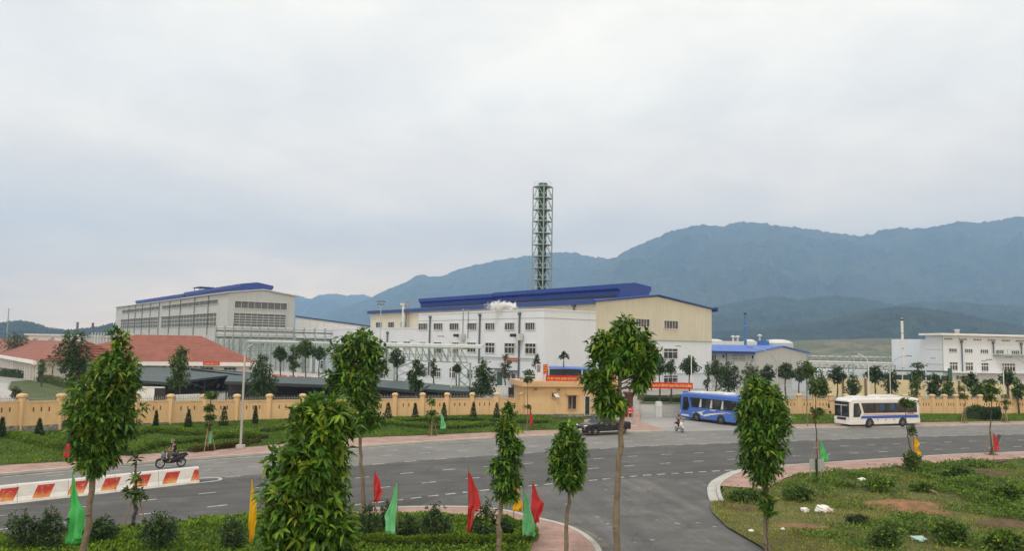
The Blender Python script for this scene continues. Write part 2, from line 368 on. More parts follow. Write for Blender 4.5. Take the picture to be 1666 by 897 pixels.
row = {
 'R1': [(-260, 816), (-100, 795), (18, 780), (346, 755), (602, 735.5), (800, 723.5), (1000, 712.3), (1200, 706.5), (1500, 700.5), (1850, 693.5)],
 'R2': [(-260, 824), (-100, 803), (38, 786.5), (368, 763.5), (628, 742), (800, 731), (1000, 719.8), (1200, 712.5), (1500, 706), (1850, 698)],
 'R3': [(-260, 840), (-100, 820), (100, 801), (383, 776), (602, 757), (780, 743), (1000, 729.5), (1169, 722.6), (1500, 711.5), (1850, 703)],
 'R4': [(-200, 862), (40, 836), (243, 814.5), (358, 801), (570, 779.6), (747, 763.5), (1000, 745), (1178, 736), (1500, 721.5), (1850, 711.5)],
 'R5': [(-200, 884), (50, 857), (276, 833), (390, 820), (614, 795), (799, 776), (1000, 760.5), (1176, 749), (1500, 733), (1850, 721)],
 'R6': [(540, 826), (582, 822), (652, 814), (714, 806.6), (784, 799), (872, 790.6), (958, 783), (1040, 775), (1118, 770), (1193, 765.7), (1226, 763.2)],
}
rowg = {k: smoothline(gl(v), 5) for k, v in row.items()}
sheet('old_carriageway', kerb_far + kerb_farR + list(reversed(rowg['R3'])), 0.004, M['asphalt_old'])
sheet('side_road', gl([(640, 850), (700, 815), (800, 800), (958, 786), (1050, 777), (1150, 783), (1151, 805), (1162, 838), (1190, 865), (1260, 905), (1330, 965), (1380, 1100), (600, 1100)]), 0.004, M['dusty'])
def dashes(mb, line, dash, per, w, start=0.0, skip=None):
    line = [np.asarray(p, float) for p in line]; s = 0.0; nxt = start
    seg = [np.linalg.norm(line[i + 1] - line[i]) for i in range(len(line) - 1)]; cum = np.concatenate([[0], np.cumsum(seg)])
    def at(t):
        i = min(int(np.searchsorted(cum, t, 'right')) - 1, len(seg) - 1); d = (line[i + 1] - line[i]) / seg[i]; return line[i] + d * (t - cum[i]), d
    while nxt + dash < cum[-1]:
        p, d = at(nxt); q, _ = at(nxt + dash); nn = np.array([-d[1], d[0]]) * w / 2
        if skip is None or not skip(p):
            mb.poly([(*(p - nn), 0.008), (*(q - nn), 0.008), (*(q + nn), 0.008), (*(p + nn), 0.008)])
        nxt += per
lm = MB()
dashes(lm, rowg['R1'], 0.95, 3.3, 0.1); dashes(lm, rowg['R2'], 0.95, 3.3, 0.1, 1.2)
dashes(lm, rowg['R3'], 0.95, 2.5, 0.13, 0.5); dashes(lm, rowg['R4'], 0.95, 3.15, 0.13, 1.0); dashes(lm, rowg['R5'], 1.0, 3.15, 0.14, 0.3)
dashes(lm, rowg['R6'], 0.66, 1.12, 0.2)
def flatstrip(mb, line, w0, w1, z=0.008):
    line = [np.asarray(p[:2], float) for p in line]; n = len(line); L_, R_ = [], []
    for i in range(n):
        d = line[min(i + 1, n - 1)] - line[max(i - 1, 0)]; d /= (np.linalg.norm(d) + 1e-9); q = np.array([-d[1], d[0]])
        L_.append(line[i] + q * w0); R_.append(line[i] + q * w1)
    for i in range(n - 1): mb.poly([(*L_[i], z), (*L_[i + 1], z), (*R_[i + 1], z), (*R_[i], z)])
flatstrip(lm, smoothline(kerb_far, 4), -0.62, -0.48); flatstrip(lm, kerb_farR, -0.6, -0.45)
flatstrip(lm, smoothline(near_edge, 4)[:-6], 0.25, 0.42)
kr = gl([(1225, 763.4), (1322, 757.5), (1400, 752), (1554, 742), (1666, 738), (1900, 728), (2100, 720)])
flatstrip(lm, kr, 0.1, 0.25)
bar_a = G(-40, 825)[:2]; bar_b = G(321, 785)[:2]; bd = (bar_b - bar_a) / np.linalg.norm(bar_b - bar_a); bn = np.array([-bd[1], bd[0]])
loop = [bar_a - bd * 8 - bn * 0.35] + [bar_b + bd * t - bn * 0.35 for t in (0, 0.5)] + [bar_b + bd * (0.8 + 0.75 * sin(a)) - bn * (0.75 * cos(a)) + bn * 0.4 for a in np.linspace(0.3, pi - 0.3, 8)] + [bar_b + bd * 0.5 + bn * 1.1, bar_a - bd * 8 + bn * 1.1]
flatstrip(lm, loop, -0.09, 0.09)
gd_ = MB(); flatstrip(gd_, smoothline(near_kerb, 4), 0.0, .55, .0065); flatstrip(gd_, smoothline(kerb_far, 4), -.42, 0, .0065); flatstrip(gd_, kerb_farR, -.4, 0, .0065)
struct('gutter_dust', gd_, M['gutter'], fix=False)
struct('lane_markings', lm, M['paint'], fix=False)
dm = MB()
for k in range(26):
    px, py = rng.uniform(780, 1230), rng.uniform(790, 890); p = G(px, py); r = rng.uniform(0.05, 0.18)
    dm.poly([(p[0] + r * rng.uniform(.5, 1.2) * cos(t), p[1] + r * rng.uniform(.3, 1) * sin(t), 0.012) for t in np.linspace(0, 2 * pi, 8)[:-1]])
struct('road_dust_patches', dm, mat('dust', (0.3, 0.28, 0.24), 0.95), fix=False)

# far pavement and verge on the left of the gate
back_far = gl([(-260, 785), (-100, 768), (0, 758), (100, 752), (195, 742.5), (327, 734), (420, 726.6), (564, 714.5), (690, 709), (807, 703.8), (853, 701.5), (905, 700), (935, 698.5)], 0.13)
gate_pave = gl([(905, 700), (940, 692), (950, 683), (1018, 680), (1030, 668), (1044, 669), (1040, 688)], 0.13)
kf = smoothline(kerb_far, 4); bf = smoothline(back_far, 4)
def kerbline(name, line, w=0.25, z=0.15):
    mb = MB(); strip(mb, line, 0, w, -0.05, z); return struct(name, mb, M['kerb'])
kerbline('kerb', kf); 
def offs(line, w):
    line = [np.asarray(p[:2], float) for p in line]; out = []
    for i in range(len(line)):
        d = line[min(i + 1, len(line) - 1)] - line[max(i - 1, 0)]; d /= np.linalg.norm(d) + 1e-9; out.append(line[i] + np.array([-d[1], d[0]]) * w)
    return out
sheet('pavement', offs(kf, 0.25) + [G(1040, 688)[:2], G(1044, 669)[:2], G(1030, 668)[:2], G(1016, 681)[:2], G(935, 686)[:2]] + [p for p in reversed(bf)], 0.135, M['pave'])
# the perimeter wall line
wall_l = [G(-300, 742)[:2], G(0, 709)[:2], G(400, 686.5)[:2], G(640, 681)[:2], G(890, 677)[:2]]
verge_l = bf + [G(950, 690, 0.13)[:2], G(950, 681, .1)[:2], G(900, 680, .1)[:2]] + list(reversed(wall_l))
vsheet = sheet('verge_ground', verge_l, 0.15, M['verge'])
# right of the gate
kfr = kerb_farR
kerbline('kerb', offs(kfr, 0.0))
backR = gl([(1262, 691.5), (1281, 691), (1400, 689.5), (1493, 688), (1666, 685.5), (1850, 682), (2100, 678)], 0.13)
sheet('pavement', offs(kfr, 0.25) + list(reversed(backR)), 0.135, M['pave'])
wall_r = [G(1215, 678)[:2], G(1290, 676.5)[:2], G(1480, 676)[:2], G(1666, 675.5)[:2], G(1850, 674)[:2], G(2100, 672)[:2]]
verge_r = backR + list(reversed(wall_r))
sheet('verge_ground', verge_r, 0.15, M['verge'])
# entrance apron and the plant's yard
sheet('entrance_apron', gl([(1020, 705), (1085, 703), (1290, 698.5), (1262, 691.5), (1215, 678), (1190, 655), (1130, 640), (990, 655), (1015, 668), (1010, 690)]), 0.006, M['concrete'])
yard = [wall_l[0] + np.array([0, .5])] + wall_l[1:] + gl([(950, 676), (1030, 665), (1130, 662)]) + wall_r + [np.array([260., 330.]), np.array([150., 700.]), np.array([-350., 700.]), np.array([-300., 120.])]
sheet('yard', yard, -0.01, M['concrete'])
# near pavement on the left with its planted island, and the green strip
kerbline('kerb', smoothline(near_kerb, 4), -0.25, 0.14)
nk = offs(smoothline(near_kerb, 4), -0.25)
island_px = [(560, 843), (640, 838), (700, 838), (760, 843), (816, 851.5), (845, 861), (866, 879), (862, 900), (840, 930)]
isl = gl(island_px, 0.13)
sheet('pavement', nk + [G(880, 960)[:2]] + list(reversed(isl)) + [G(560, 836, .13)[:2]], 0.135, M['pave'])
green_l = near_edge[:-1] + [G(560, 836)[:2]] + isl + [np.array([0., 20.]), np.array([-60., 14.])]
sheet('planted_ground', green_l, 0.14, M['verge'])
# right pavement and the rough field
kr_px = [(1155, 817.7), (1151, 805), (1152, 793), (1162, 783), (1189.5, 770), (1225, 763.4)]
kcurve = smoothline(gl(kr_px), 4)
kerbline('kerb', kcurve + [kr[1]], -0.5, 0.1); kerbline('kerb', offs(kcurve, -0.52), -0.22, 0.17)
kerbline('kerb', kr, -0.22, 0.15)
inner_px = [(1900, 737), (1666, 747), (1554, 751.6), (1488, 757.6), (1400, 764), (1357, 767), (1327, 769), (1300, 772), (1276, 779), (1254, 791), (1247, 797), (1209, 794), (1174, 791.5)]
inner = gl(inner_px, .13)
sheet('pavement', offs(kcurve[8:], -0.74) + offs(kr[1:-1], -0.22) + inner, 0.135, M['pave'])
field = gl([(1176, 792), (1176, 817), (1156, 820), (1160, 838), (1181.6, 860), (1209, 876), (1237, 892), (1270, 920), (1330, 990), (1400, 1150)], 0.0) + [np.array([30., 12.]), np.array([90., 12.]), np.array([110., 80.])] + inner
field_o = sheet('field', field, 0.09, M['soil'])

# ================================================================== MOUNTAINS AND HAZE
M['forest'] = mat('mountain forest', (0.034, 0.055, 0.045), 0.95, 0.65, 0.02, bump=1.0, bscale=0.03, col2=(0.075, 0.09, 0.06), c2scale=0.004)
for m_, d_ in ((M['forest'], 26.0),): m_.node_tree.nodes['Bump'].inputs['Distance'].default_value = d_
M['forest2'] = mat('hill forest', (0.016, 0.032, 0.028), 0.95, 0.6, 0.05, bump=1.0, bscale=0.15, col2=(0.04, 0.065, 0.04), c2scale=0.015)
M['forest2'].node_tree.nodes['Bump'].inputs['Distance'].default_value = 4.0
M['terrace'] = mat('bare terrace', (0.12, 0.125, 0.06), 0.95, 0.35, 0.03, bump=0.5, bscale=0.1, col2=(0.2, 0.165, 0.1), c2scale=0.02, c2pos=(0.48, 0.58))
def noise1(x, seed, octs=5, lac=2.1, gain=0.5):
    r = np.random.default_rng(seed); out = np.zeros_like(x, float); a = 1.0; f = 1.0
    for _ in range(octs):
        tb = r.uniform(-1, 1, 512); xi = np.floor(x * f).astype(int); t = x * f - xi; t = t * t * (3 - 2 * t)
        out += a * (tb[xi % 512] * (1 - t) + tb[(xi + 1) % 512] * t); a *= gain; f *= lac
    return out
def noise2(x, y, seed, octs=5, gain=0.5):
    r = np.random.default_rng(seed); out = np.zeros_like(x, float); a = 1.0; f = 1.0
    for _ in range(octs):
        tb = r.uniform(-1, 1, (256, 256)); X = x * f; Y = y * f; xi = np.floor(X).astype(int); yi = np.floor(Y).astype(int)
        tx = X - xi; ty = Y - yi; tx = tx * tx * (3 - 2 * tx); ty = ty * ty * (3 - 2 * ty)
        q = lambda i, j: tb[i % 256, j % 256]
        out += a * ((q(xi, yi) * (1 - tx) + q(xi + 1, yi) * tx) * (1 - ty) + (q(xi, yi + 1) * (1 - tx) + q(xi + 1, yi + 1) * tx) * ty); a *= gain; f *= 2.03
    return out
def hills(name, ridge_px, D, depth, m, seed, rough=0.07, nx=420, ny=70, spur=8.0, fuzz=0.0, foot=0.0, label=None):
    rough *= 1.25
    """a range whose crest stands D metres away; its slope comes down towards the viewer over `depth` metres"""
    xs = np.linspace(ridge_px[0][0], ridge_px[-1][0], nx)
    rp = np.array(ridge_px, float); ys = np.interp(xs, rp[:, 0], rp[:, 1])
    k = np.ones(5) / 5; ysm = np.convolve(np.pad(ys, 2, 'edge'), k, 'valid')
    crest = np.array([P(x, y, D) for x, y in zip(xs, ysm)])
    v = np.concatenate([np.linspace(0, 1, ny), np.linspace(1, 0, 14)[1:]]); back = np.arange(len(v)) >= ny
    verts = []
    X0 = crest[:, 0]; Hc = np.maximum(crest[:, 2], 3)
    sc = spur / (X0[-1] - X0[0])
    for j, t in enumerate(v):
        y = D - depth * (1 - t) if not back[j] else D + depth * 0.6 * (1 - t)
        xx = X0 * (y / D)
        wx = xx * sc; wy = np.full(nx, y * sc)
        wp = noise2(wx * .6 + 20, wy * .6 + 9, seed + 1, 3)
        n = noise2(wx + .5 * wp + 31, wy * .55 + .4 * wp + seed, seed, 6, 0.52); n2_ = noise2(wx * 2.3 + 31, wy * 1.6 + seed, seed + 5, 6, 0.55)
        env = 4 * t * (1 - t)
        h = foot + (Hc - foot) * (t ** 1.2 + env * (rough * 2.4 * (.5 - np.abs(n)) + rough * .8 * n2_))
        h = h + (Hc - foot) * .012 * noise2(xx * sc * 14, wy * 14, seed + 9, 4) * min(1, t * 3) + fuzz * rng.uniform(0, 1, nx) * (t > .05)
        verts.append(np.stack([xx, np.full(nx, y), np.maximum(h, -8 if t < .05 else 0)], 1))
    vt = np.concatenate(verts); nr = len(v); fs = []
    i = np.arange(nx - 1)
    for j in range(nr - 1): fs.append(np.stack([j * nx + i, j * nx + i + 1, (j + 1) * nx + i + 1, (j + 1) * nx + i], 1))
    me = bpy.data.meshes.new(name); me.from_pydata(vt.tolist(), [], np.concatenate(fs).tolist()); me.materials.append(m)
    me.polygons.foreach_set('use_smooth', [True] * len(me.polygons)); me.update()
    o = bpy.data.objects.new(name, me); COL.objects.link(o); return tag(o, kind='structure')
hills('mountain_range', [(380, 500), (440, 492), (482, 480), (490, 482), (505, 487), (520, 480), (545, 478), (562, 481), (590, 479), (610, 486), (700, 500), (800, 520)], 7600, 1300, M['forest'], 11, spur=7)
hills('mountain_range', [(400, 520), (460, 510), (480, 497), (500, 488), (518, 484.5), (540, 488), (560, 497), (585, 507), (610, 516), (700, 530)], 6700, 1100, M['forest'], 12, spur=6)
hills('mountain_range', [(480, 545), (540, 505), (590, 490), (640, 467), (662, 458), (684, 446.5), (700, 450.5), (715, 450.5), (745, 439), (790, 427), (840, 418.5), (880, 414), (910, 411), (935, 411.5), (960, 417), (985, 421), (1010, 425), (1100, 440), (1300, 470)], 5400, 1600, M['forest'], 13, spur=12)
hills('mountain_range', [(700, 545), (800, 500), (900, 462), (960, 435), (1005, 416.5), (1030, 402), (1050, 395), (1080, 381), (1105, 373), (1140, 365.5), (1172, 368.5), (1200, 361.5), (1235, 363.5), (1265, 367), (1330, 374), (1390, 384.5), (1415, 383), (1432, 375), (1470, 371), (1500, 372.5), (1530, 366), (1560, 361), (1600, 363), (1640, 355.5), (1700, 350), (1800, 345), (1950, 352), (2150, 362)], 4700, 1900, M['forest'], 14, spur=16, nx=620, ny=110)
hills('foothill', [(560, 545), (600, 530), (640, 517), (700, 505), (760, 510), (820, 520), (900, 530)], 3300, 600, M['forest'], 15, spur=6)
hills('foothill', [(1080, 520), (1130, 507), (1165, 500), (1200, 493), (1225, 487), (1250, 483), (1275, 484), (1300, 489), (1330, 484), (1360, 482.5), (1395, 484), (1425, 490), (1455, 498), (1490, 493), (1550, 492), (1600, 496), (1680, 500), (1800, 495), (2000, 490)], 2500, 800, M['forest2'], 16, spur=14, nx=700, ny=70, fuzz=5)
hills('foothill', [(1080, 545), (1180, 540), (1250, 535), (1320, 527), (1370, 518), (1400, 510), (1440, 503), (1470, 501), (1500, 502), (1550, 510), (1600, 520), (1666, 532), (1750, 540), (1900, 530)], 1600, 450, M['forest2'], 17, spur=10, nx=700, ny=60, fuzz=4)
hills('bare_hillside', [(1080, 570), (1150, 566), (1210, 560), (1260, 556), (1330, 554), (1400, 552), (1460, 551), (1550, 556), (1700, 560)], 950, 280, M['terrace'], 18, spur=8, rough=0.12, nx=400, ny=50, fuzz=0.4)
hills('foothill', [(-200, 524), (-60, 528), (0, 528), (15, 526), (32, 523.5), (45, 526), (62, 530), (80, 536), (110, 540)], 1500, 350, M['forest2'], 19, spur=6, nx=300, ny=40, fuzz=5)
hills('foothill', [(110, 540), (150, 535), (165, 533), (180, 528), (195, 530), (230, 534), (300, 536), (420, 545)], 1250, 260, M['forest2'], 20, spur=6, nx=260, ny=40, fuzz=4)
# the air: one closed box round camera and scene
hz = MB(); hz.box(-6500, 6500, -120, 8000, -12, 1200)
hazem = bpy.data.materials.new('haze air'); hazem.use_nodes = True; t = hazem.node_tree; t.nodes.clear()
pv = N(t, 'ShaderNodeVolumePrincipled'); pv.inputs['Color'].default_value = (0.44, 0.68, 1.0, 1); pv.inputs['Density'].default_value = 0.00021; pv.inputs['Anisotropy'].default_value = 0.2
ho = N(t, 'ShaderNodeOutputMaterial'); t.links.new(pv.outputs[0], ho.inputs['Volume'])
tag(hz.build('haze', hazem), 'pale blue air between the plant and the mountains', 'haze', kind='stuff')

# ================================================================== BUILDINGS
def settle(t):
    """children of a thing are modelled in world space: bring them under its base point"""
    for c in t.children: c.location = -Vector(t.location)
    return t
M['white'] = mat('white render wall', (0.6, 0.65, 0.71), 0.85, 0.05, 0.12, streak=0.07, bump=0.1, bscale=3)
M['white2'] = mat('white plaster', (0.7, 0.71, 0.7), 0.85, 0.06, 0.3, streak=0.2)
M['cream'] = ribbed('cream cladding', (0.52, 0.5, 0.395), RD + U, 1.1)
M['greyclad'] = ribbed('grey cladding', (0.43, 0.46, 0.465), RD + U, 1.4)
M['blue_roof'] = ribbed('blue steel roof', (0.016, 0.05, 0.25), U, 2.0, rough=0.5)
M['blue_trim'] = mat('blue trim', (0.02, 0.045, 0.17), 0.5, 0.1)
M['blue_light'] = mat('light blue roof', (0.06, 0.15, 0.5), 0.5, 0.1, 0.4)
M['glass'] = mat('window glass', (0.022, 0.026, 0.028), 0.15, 0.4, 0.6, spec=0.5, col2=(.1, .11, .11), c2scale=.45, c2pos=(.55, .62))  # second colour paints lighter reflection patches into the panes
M['louvre'] = mat('louvre panel', (0.10, 0.112, 0.105), 0.6, 0.25, 0.7)
M['frame'] = mat('window frame', (0.6, 0.62, 0.62), 0.5, 0.05)
M['pipe_dark'] = mat('dark downpipe', (0.09, 0.11, 0.13), 0.5, 0.1)
M['steel'] = mat('painted steel', (0.25, 0.32, 0.295), 0.5, 0.12, 1.0)
M['steel_l'] = mat('pale steel', (0.5, 0.54, 0.54), 0.45, 0.1, 1.0)
M['galv'] = mat('galvanised steel', (0.42, 0.44, 0.45), 0.4, 0.1, 1.0, metal=0.5)
M['dark'] = mat('dark opening', (0.02, 0.022, 0.025), 0.7, 0.2)
M['black'] = mat('black paint', (0.015, 0.016, 0.018), 0.4, 0.15)
M['red'] = mat('red banner', (0.5, 0.012, 0.02), 0.7, 0.08)
M['yellowtxt'] = mat('yellow lettering', (0.85, 0.72, 0.16), 0.6, 0.02)
M['whitetxt'] = mat('white lettering', (0.8, 0.8, 0.8), 0.6, 0.02)

def window(parent, O, d, a0, a1, z0, z1, cols=4, rows=1, out=1, glass='glass', top=None, reveal=0.22):
    """framed window in the wall plane O + d*a; out = side the wall faces (+1: d rotated clockwise)"""
    n = np.array([d[1], -d[0], 0]) * out
    mb = MB(); w = 0.07
    mb.obox(O, d, n, a0 - .06, a1 + .06, 0.0, reveal, z0 - .09, z0, 0); mb.obox(O, d, n, a0 - .06, a1 + .06, 0.0, reveal, z1, z1 + .08, 0)
    mb.obox(O, d, n, a0 - .08, a0, 0.0, reveal, z0, z1, 0); mb.obox(O, d, n, a1, a1 + .08, 0.0, reveal, z0, z1, 0)
    for k in range(1, cols): a = a0 + (a1 - a0) * k / cols; mb.obox(O, d, n, a - w / 2, a + w / 2, 0.045, 0.1, z0, z1, 0)
    zs = [z0 + (z1 - z0) * k / rows for k in range(1, rows)] if top is None else [z1 - (z1 - z0) * top]
    for z in zs: mb.obox(O, d, n, a0, a1, 0.045, 0.11, z - w, z + w, 0)
    f = mb.build('window', M['frame'], parent)
    gb = MB(); gb.obox(O, d, n, a0, a1, 0.01, 0.04, z0, z1); gb.build('pane', M[glass], f)
    return f
def pxwin(parent, O, d, x0, x1, y0, y1, **k):
    a0, zt = onplane(x0, y0, O, d); a1, _ = onplane(x1, y0, O, d); am, zb = onplane((x0 + x1) / 2, y1, O, d); _, zt = onplane((x0 + x1) / 2, y0, O, d)
    return window(parent, O, d, min(a0, a1), max(a0, a1), zb, zt, **k)
def downpipe(parent, O, d, px, y0, y1, out=1, r=0.16, m='pipe_dark', name='downpipe'):
    n = np.array([d[1], -d[0], 0]) * out; a, zt = onplane(px, y0, O, d); _, zb = onplane(px, y1, O, d); zb = max(zb, 0)
    p = O + d * a + n * (r + .08); mb = MB(); mb.tube(p + ZV * zb, p + ZV * zt, r, n=8)
    mb.obox(p, d, n, -r * 1.8, r * 1.8, -r * 1.2, r * 1.2, zt, zt + .5); return mb.build(name, M[m], parent)

# ---- the main factory: white block, low wing, cream hall with a blue roof and ridge monitor
O = G(883, 640)
ft = thing('factory_building', 'long white and cream factory with a dark blue roof monitor, behind the gatehouse', 'factory', O)
WL, WD, WH = 43.8, 12.9, 15.1; LL = 103.0; HW = 34.6; HL = 92.0; EZ = 17.0; PZ = 18.9
mb = MB(); mb.obox(O, U, RD, 0, WL, 0, WD, 0, WH - 0.25); mb.obox(O, U, RD, -.12, WL + .1, -.12, WD - .05, WH - 0.25, WH)
mb.build('white_wall', M['white'], ft)
mb = MB(); mb.obox(O, U, RD, WL, LL, 0.05, WD, 0, 11.75); mb.obox(O, U, RD, WL, LL, -.05, 0.3, 11.75, 12.0); mb.build('low_wing_wall', M['white'], ft)
C0 = O + RD * WD
mb = MB(); prof = [(0.0, EZ - .05), (HW / 2, PZ - .05), (HW, EZ - .05), (HW, 10.0), (0.0, 10.0)]
mb.prism([C0 + RD * a + ZV * z for a, z in prof], U * HL); mb.build('cream_wall', M['cream'], ft)
mb = MB(); mb.obox(C0, U, RD, 0.05, HL, 0.05, HW - .02, 0, 9.85); mb.build('white_plinth_wall', M['white'], ft)
mb = MB(); mb.obox(C0, U, RD, -.1, HL, -.1, HW + .1, 9.83, 10.03); mb.build('wall_band', M['steel'], ft)
mb = MB(); q = lambda a, z, u: C0 + RD * a + ZV * z + U * u
for s_ in (0, 1):
    a0, a1 = (-.7, HW / 2) if s_ == 0 else (HW / 2, HW + .7)
    z0, z1 = (EZ - .1, PZ + .1) if s_ == 0 else (PZ + .1, EZ - .1)
    mb.hexa([q(a0, z0, -.5), q(a1, z1, -.5), q(a1, z1, HL + .4), q(a0, z0, HL + .4), q(a0, z0 + .25, -.5), q(a1, z1 + .25, -.5), q(a1, z1 + .25, HL + .4), q(a0, z0 + .25, HL + .4)])
mb.build('roof', M['blue_roof'], ft)
mb = MB(); mb.obox(C0, U, RD, -.5, HL + .3, -1.0, -.72, EZ - .5, EZ + .35); mb.obox(C0, U, RD, -.9, HL + .3, HW + .72, HW + 1.1, EZ - .55, EZ + .35); mb.build('gutter', M['blue_trim'], ft)
RG = C0 + RD * HW / 2
def monitor(parent, R0, d_long, d_cross, u0, u1, hw, zb, ze, zr, m1, m2):
    mb = MB(); pr = [(-hw, ze), (0, zr), (hw, ze), (hw, ze - .9), (hw - .6, ze - 1.4), (hw - .8, zb), (-hw + .8, zb), (-hw + .6, ze - 1.4), (-hw, ze - .9)]
    mb.prism([R0 + d_cross * a + ZV * z + d_long * u0 for a, z in pr], d_long * (u1 - u0)); r = mb.build('roof_monitor', m1, parent)
    mb = MB(); mb.obox(R0, d_long, d_cross, u0 + 1, u1 - 1, -hw + .68, hw - .68, zb + .1, ze - 1.55); mb.build('monitor_opening', m2, r); return r
monitor(ft, RG, U, RD, 6.3, 50, 5.0, 18.0, 21.5, 22.05, M['blue_roof'], M['dark'])
monitor(ft, RG, U, RD, 50.3, 86.5, 5.0, 18.0, 21.3, 21.85, M['blue_roof'], M['dark'])
for cx in (689, 714, 740, 769, 798.5, 830.4, 864): pxwin(ft, O, U, cx - 7.2 - (cx - 689) * .006, cx + 7.2, 526.8 - (cx - 689) * 0.006, 536.4 + (cx - 689) * .001, cols=4, out=-1)
for x0, x1, y0, y1 in [(707, 719, 557.5, 575), (735, 747, 557.8, 575), (761, 775, 558, 573), (790.6, 805.7, 558.4, 574), (822, 837.8, 559, 575), (855.5, 872.8, 559.6, 575.5)]:
    pxwin(ft, O, U, x0, x1, y0, y1, cols=3, out=-1, top=0.38)
for x0, x1, y0, y1 in [(691, 696, 598.5, 612), (707.6, 718, 599.6, 613.5), (732.5, 742.5, 600.4, 615), (761.5, 770, 602, 616), (797, 804, 605, 618), (855, 872, 608.5, 618.7)]:
    pxwin(ft, O, U, x0, x1, y0, y1, cols=3, out=-1, top=0.38)
for x0, x1, y0, y1 in [(615, 625, 556, 567), (637, 647, 556.5, 567), (657.5, 668, 556.5, 567), (684, 693, 557, 562), (522, 530, 588, 600)]:
    pxwin(ft, O, U, x0, x1, y0, y1, cols=2, out=-1, top=0.3)
for x0, x1, y0, y1 in [(612.5, 622, 525, 533.6), (632, 642, 524.5, 533), (653, 662.5, 524, 532.5)]: pxwin(ft, C0, U, x0, x1, y0, y1, cols=3, out=-1)
for x0, x1, y0, y1 in [(1033.4, 1056, 519.5, 532), (1079.7, 1102.3, 522.6, 535)]: pxwin(ft, C0, RD, x0, x1, y0, y1, cols=5)
for x0, x1, y0, y1 in [(1079, 1101.5, 568, 583.5), (1079, 1101.5, 611.7, 622.5)]: pxwin(ft, C0, RD, x0, x1, y0, y1, cols=3, top=0.3)
for px, y0, y1 in [(701, 518, 611), (782, 515, 592), (846.6, 513, 628), (631.5, 543.5, 612)]: downpipe(ft, O, U, px, y0, y1, out=-1)
for px, y0, y1 in [(754.5, 507, 548), (762.8, 508, 551)]: downpipe(ft, O, U, px, y0, y1, out=-1, r=0.08, m='steel', name='conduit')
downpipe(ft, C0, U, 661, 497, 533, out=-1, r=.55, m='steel_l', name='vent_duct'); downpipe(ft, C0, U, 935, 500, 506, out=-1, r=.2)
mb = MB(); nL = np.array([-cos(AG), -sin(AG), 0])
for a in (0, .9):
    for k in (0, 1): pass
aL, _ = onplane(666, 520, C0, U); pz = C0 + U * aL + nL * .6
for s_ in (-.8, .8): mb.tube(pz + U * s_ + ZV * 12.6, pz + U * s_ + ZV * 19.6, .07, n=6)
for k in range(13): mb.tube(pz + U * -.8 + ZV * (12.9 + k * .5), pz + U * .8 + ZV * (12.9 + k * .5), .04, n=5)
mb.build('roof_ladder', mat('rusty brown steel', (.25, .16, .1), .7, .2), ft)
def door(parent, O, d, x0, x1, y0, y1, out, m, awn=True):
    n = np.array([d[1], -d[0], 0]) * out; a0, zt = onplane(x0, y0, O, d); a1, _ = onplane(x1, y0, O, d); a0, a1 = sorted((a0, a1))
    mb = MB(); mb.obox(O, d, n, a0 - .1, a1 + .1, 0, .06, 0.02, zt + .1); dd = mb.build('door', M['frame'], parent)
    mb = MB(); mb.obox(O, d, n, a0, a1, .065, .11, .05, zt); mb.build('door_leaf', m, dd)
    if awn: mb = MB(); mb.obox(O, d, n, a0 - 1, a1 + 1, .0, 2.0, zt + .5, zt + .7); mb.build('awning', M['louvre'], parent)
door(ft, O, U, 809.5, 817.5, 605.5, 640, -1, mat('green door', (.05, .12, .09), .5)); door(ft, O, U, 833, 838, 609, 640, -1, M['louvre'])
door(ft, O, U, 605.5, 616, 582, 610, -1, M['louvre'], False); door(ft, O, U, 632, 640, 583, 612, -1, M['steel_l'], False); door(ft, O, U, 616, 624, 590, 612, -1, M['louvre'])
# horizontal pipes and joints on the walls
mb = MB(); mb.tube(O + nL * .25 + ZV * 6.0 + U * 1.5, O + nL * .25 + ZV * 6.0 + U * 60, .09, n=6); mb.build('wall_pipe', M['steel'], ft)
mb = MB(); mb.obox(O, RD, -U, 12.8, 47.6, 0, .08, 3.0, 3.12); mb.obox(O, RD, -U, 0, 12.8, .0, .06, 13.4, 13.48); mb.obox(O, U, nL, 0, 43.7, 0, .05, 13.4, 13.47); mb.build('wall_joint', M['steel'], ft)
for px in (755, 849):
    a, z = onplane(px, 548, O, U); mb = MB(); p = O + U * a + nL * .2
    mb.obox(p, U, nL, -.6, .6, 0, 1.0, z - .7, z + .5); mb.obox(p, U, nL, .2, 1.6, .9, 1.4, z - .1, z + .5, 1); mb.tube(p + nL * .8 + ZV * (z - .7), p + nL * .8 + ZV * (z - 1.8), .1); mb.build('wall_vent_box', [M['steel_l'], M['black']], ft)
a0, zt = onplane(820, 590, O, U)
settle(ft)

def banner(name, label, O, d, a0, a1, z0, z1, out, text, m='red', tm='yellowtxt', posts=None, group=None, pad=0.82, lines=None, txw=0.95):
    n = np.array([d[1], -d[0], 0]) * out; c = O + d * (a0 + a1) / 2
    t = thing(name, label, 'banner' if 'banner' in name else 'sign', (c[0], c[1], posts if posts is not None else z0), group=group)
    mb = MB(); mb.obox(O, d, n, a0, a1, 0, .07, z0, z1); mb.build('cloth' if 'banner' in name else 'panel', M[m] if isinstance(m, str) else m, t)
    if posts is not None:
        for a in (a0 + .1, a1 - .1): mb = MB(); mb.tube(O + d * a - n * .06 + ZV * posts, O + d * a - n * .06 + ZV * (z1 + .1), .05, n=6); mb.build('post', M['galv'], t)
    ax = np.cross(ZV, n); ls = lines or ([text] if text else []); hh = (z1 - z0) / max(1, len(ls))
    for i, l in enumerate(ls):
        zc = z1 - hh * (i + .5); text_mesh('lettering', l, 1.0, M[tm], t, c + n * .09 + ZV * zc, ax, width=(a1 - a0) * txw, height=hh * pad * .72)
    return settle(t)
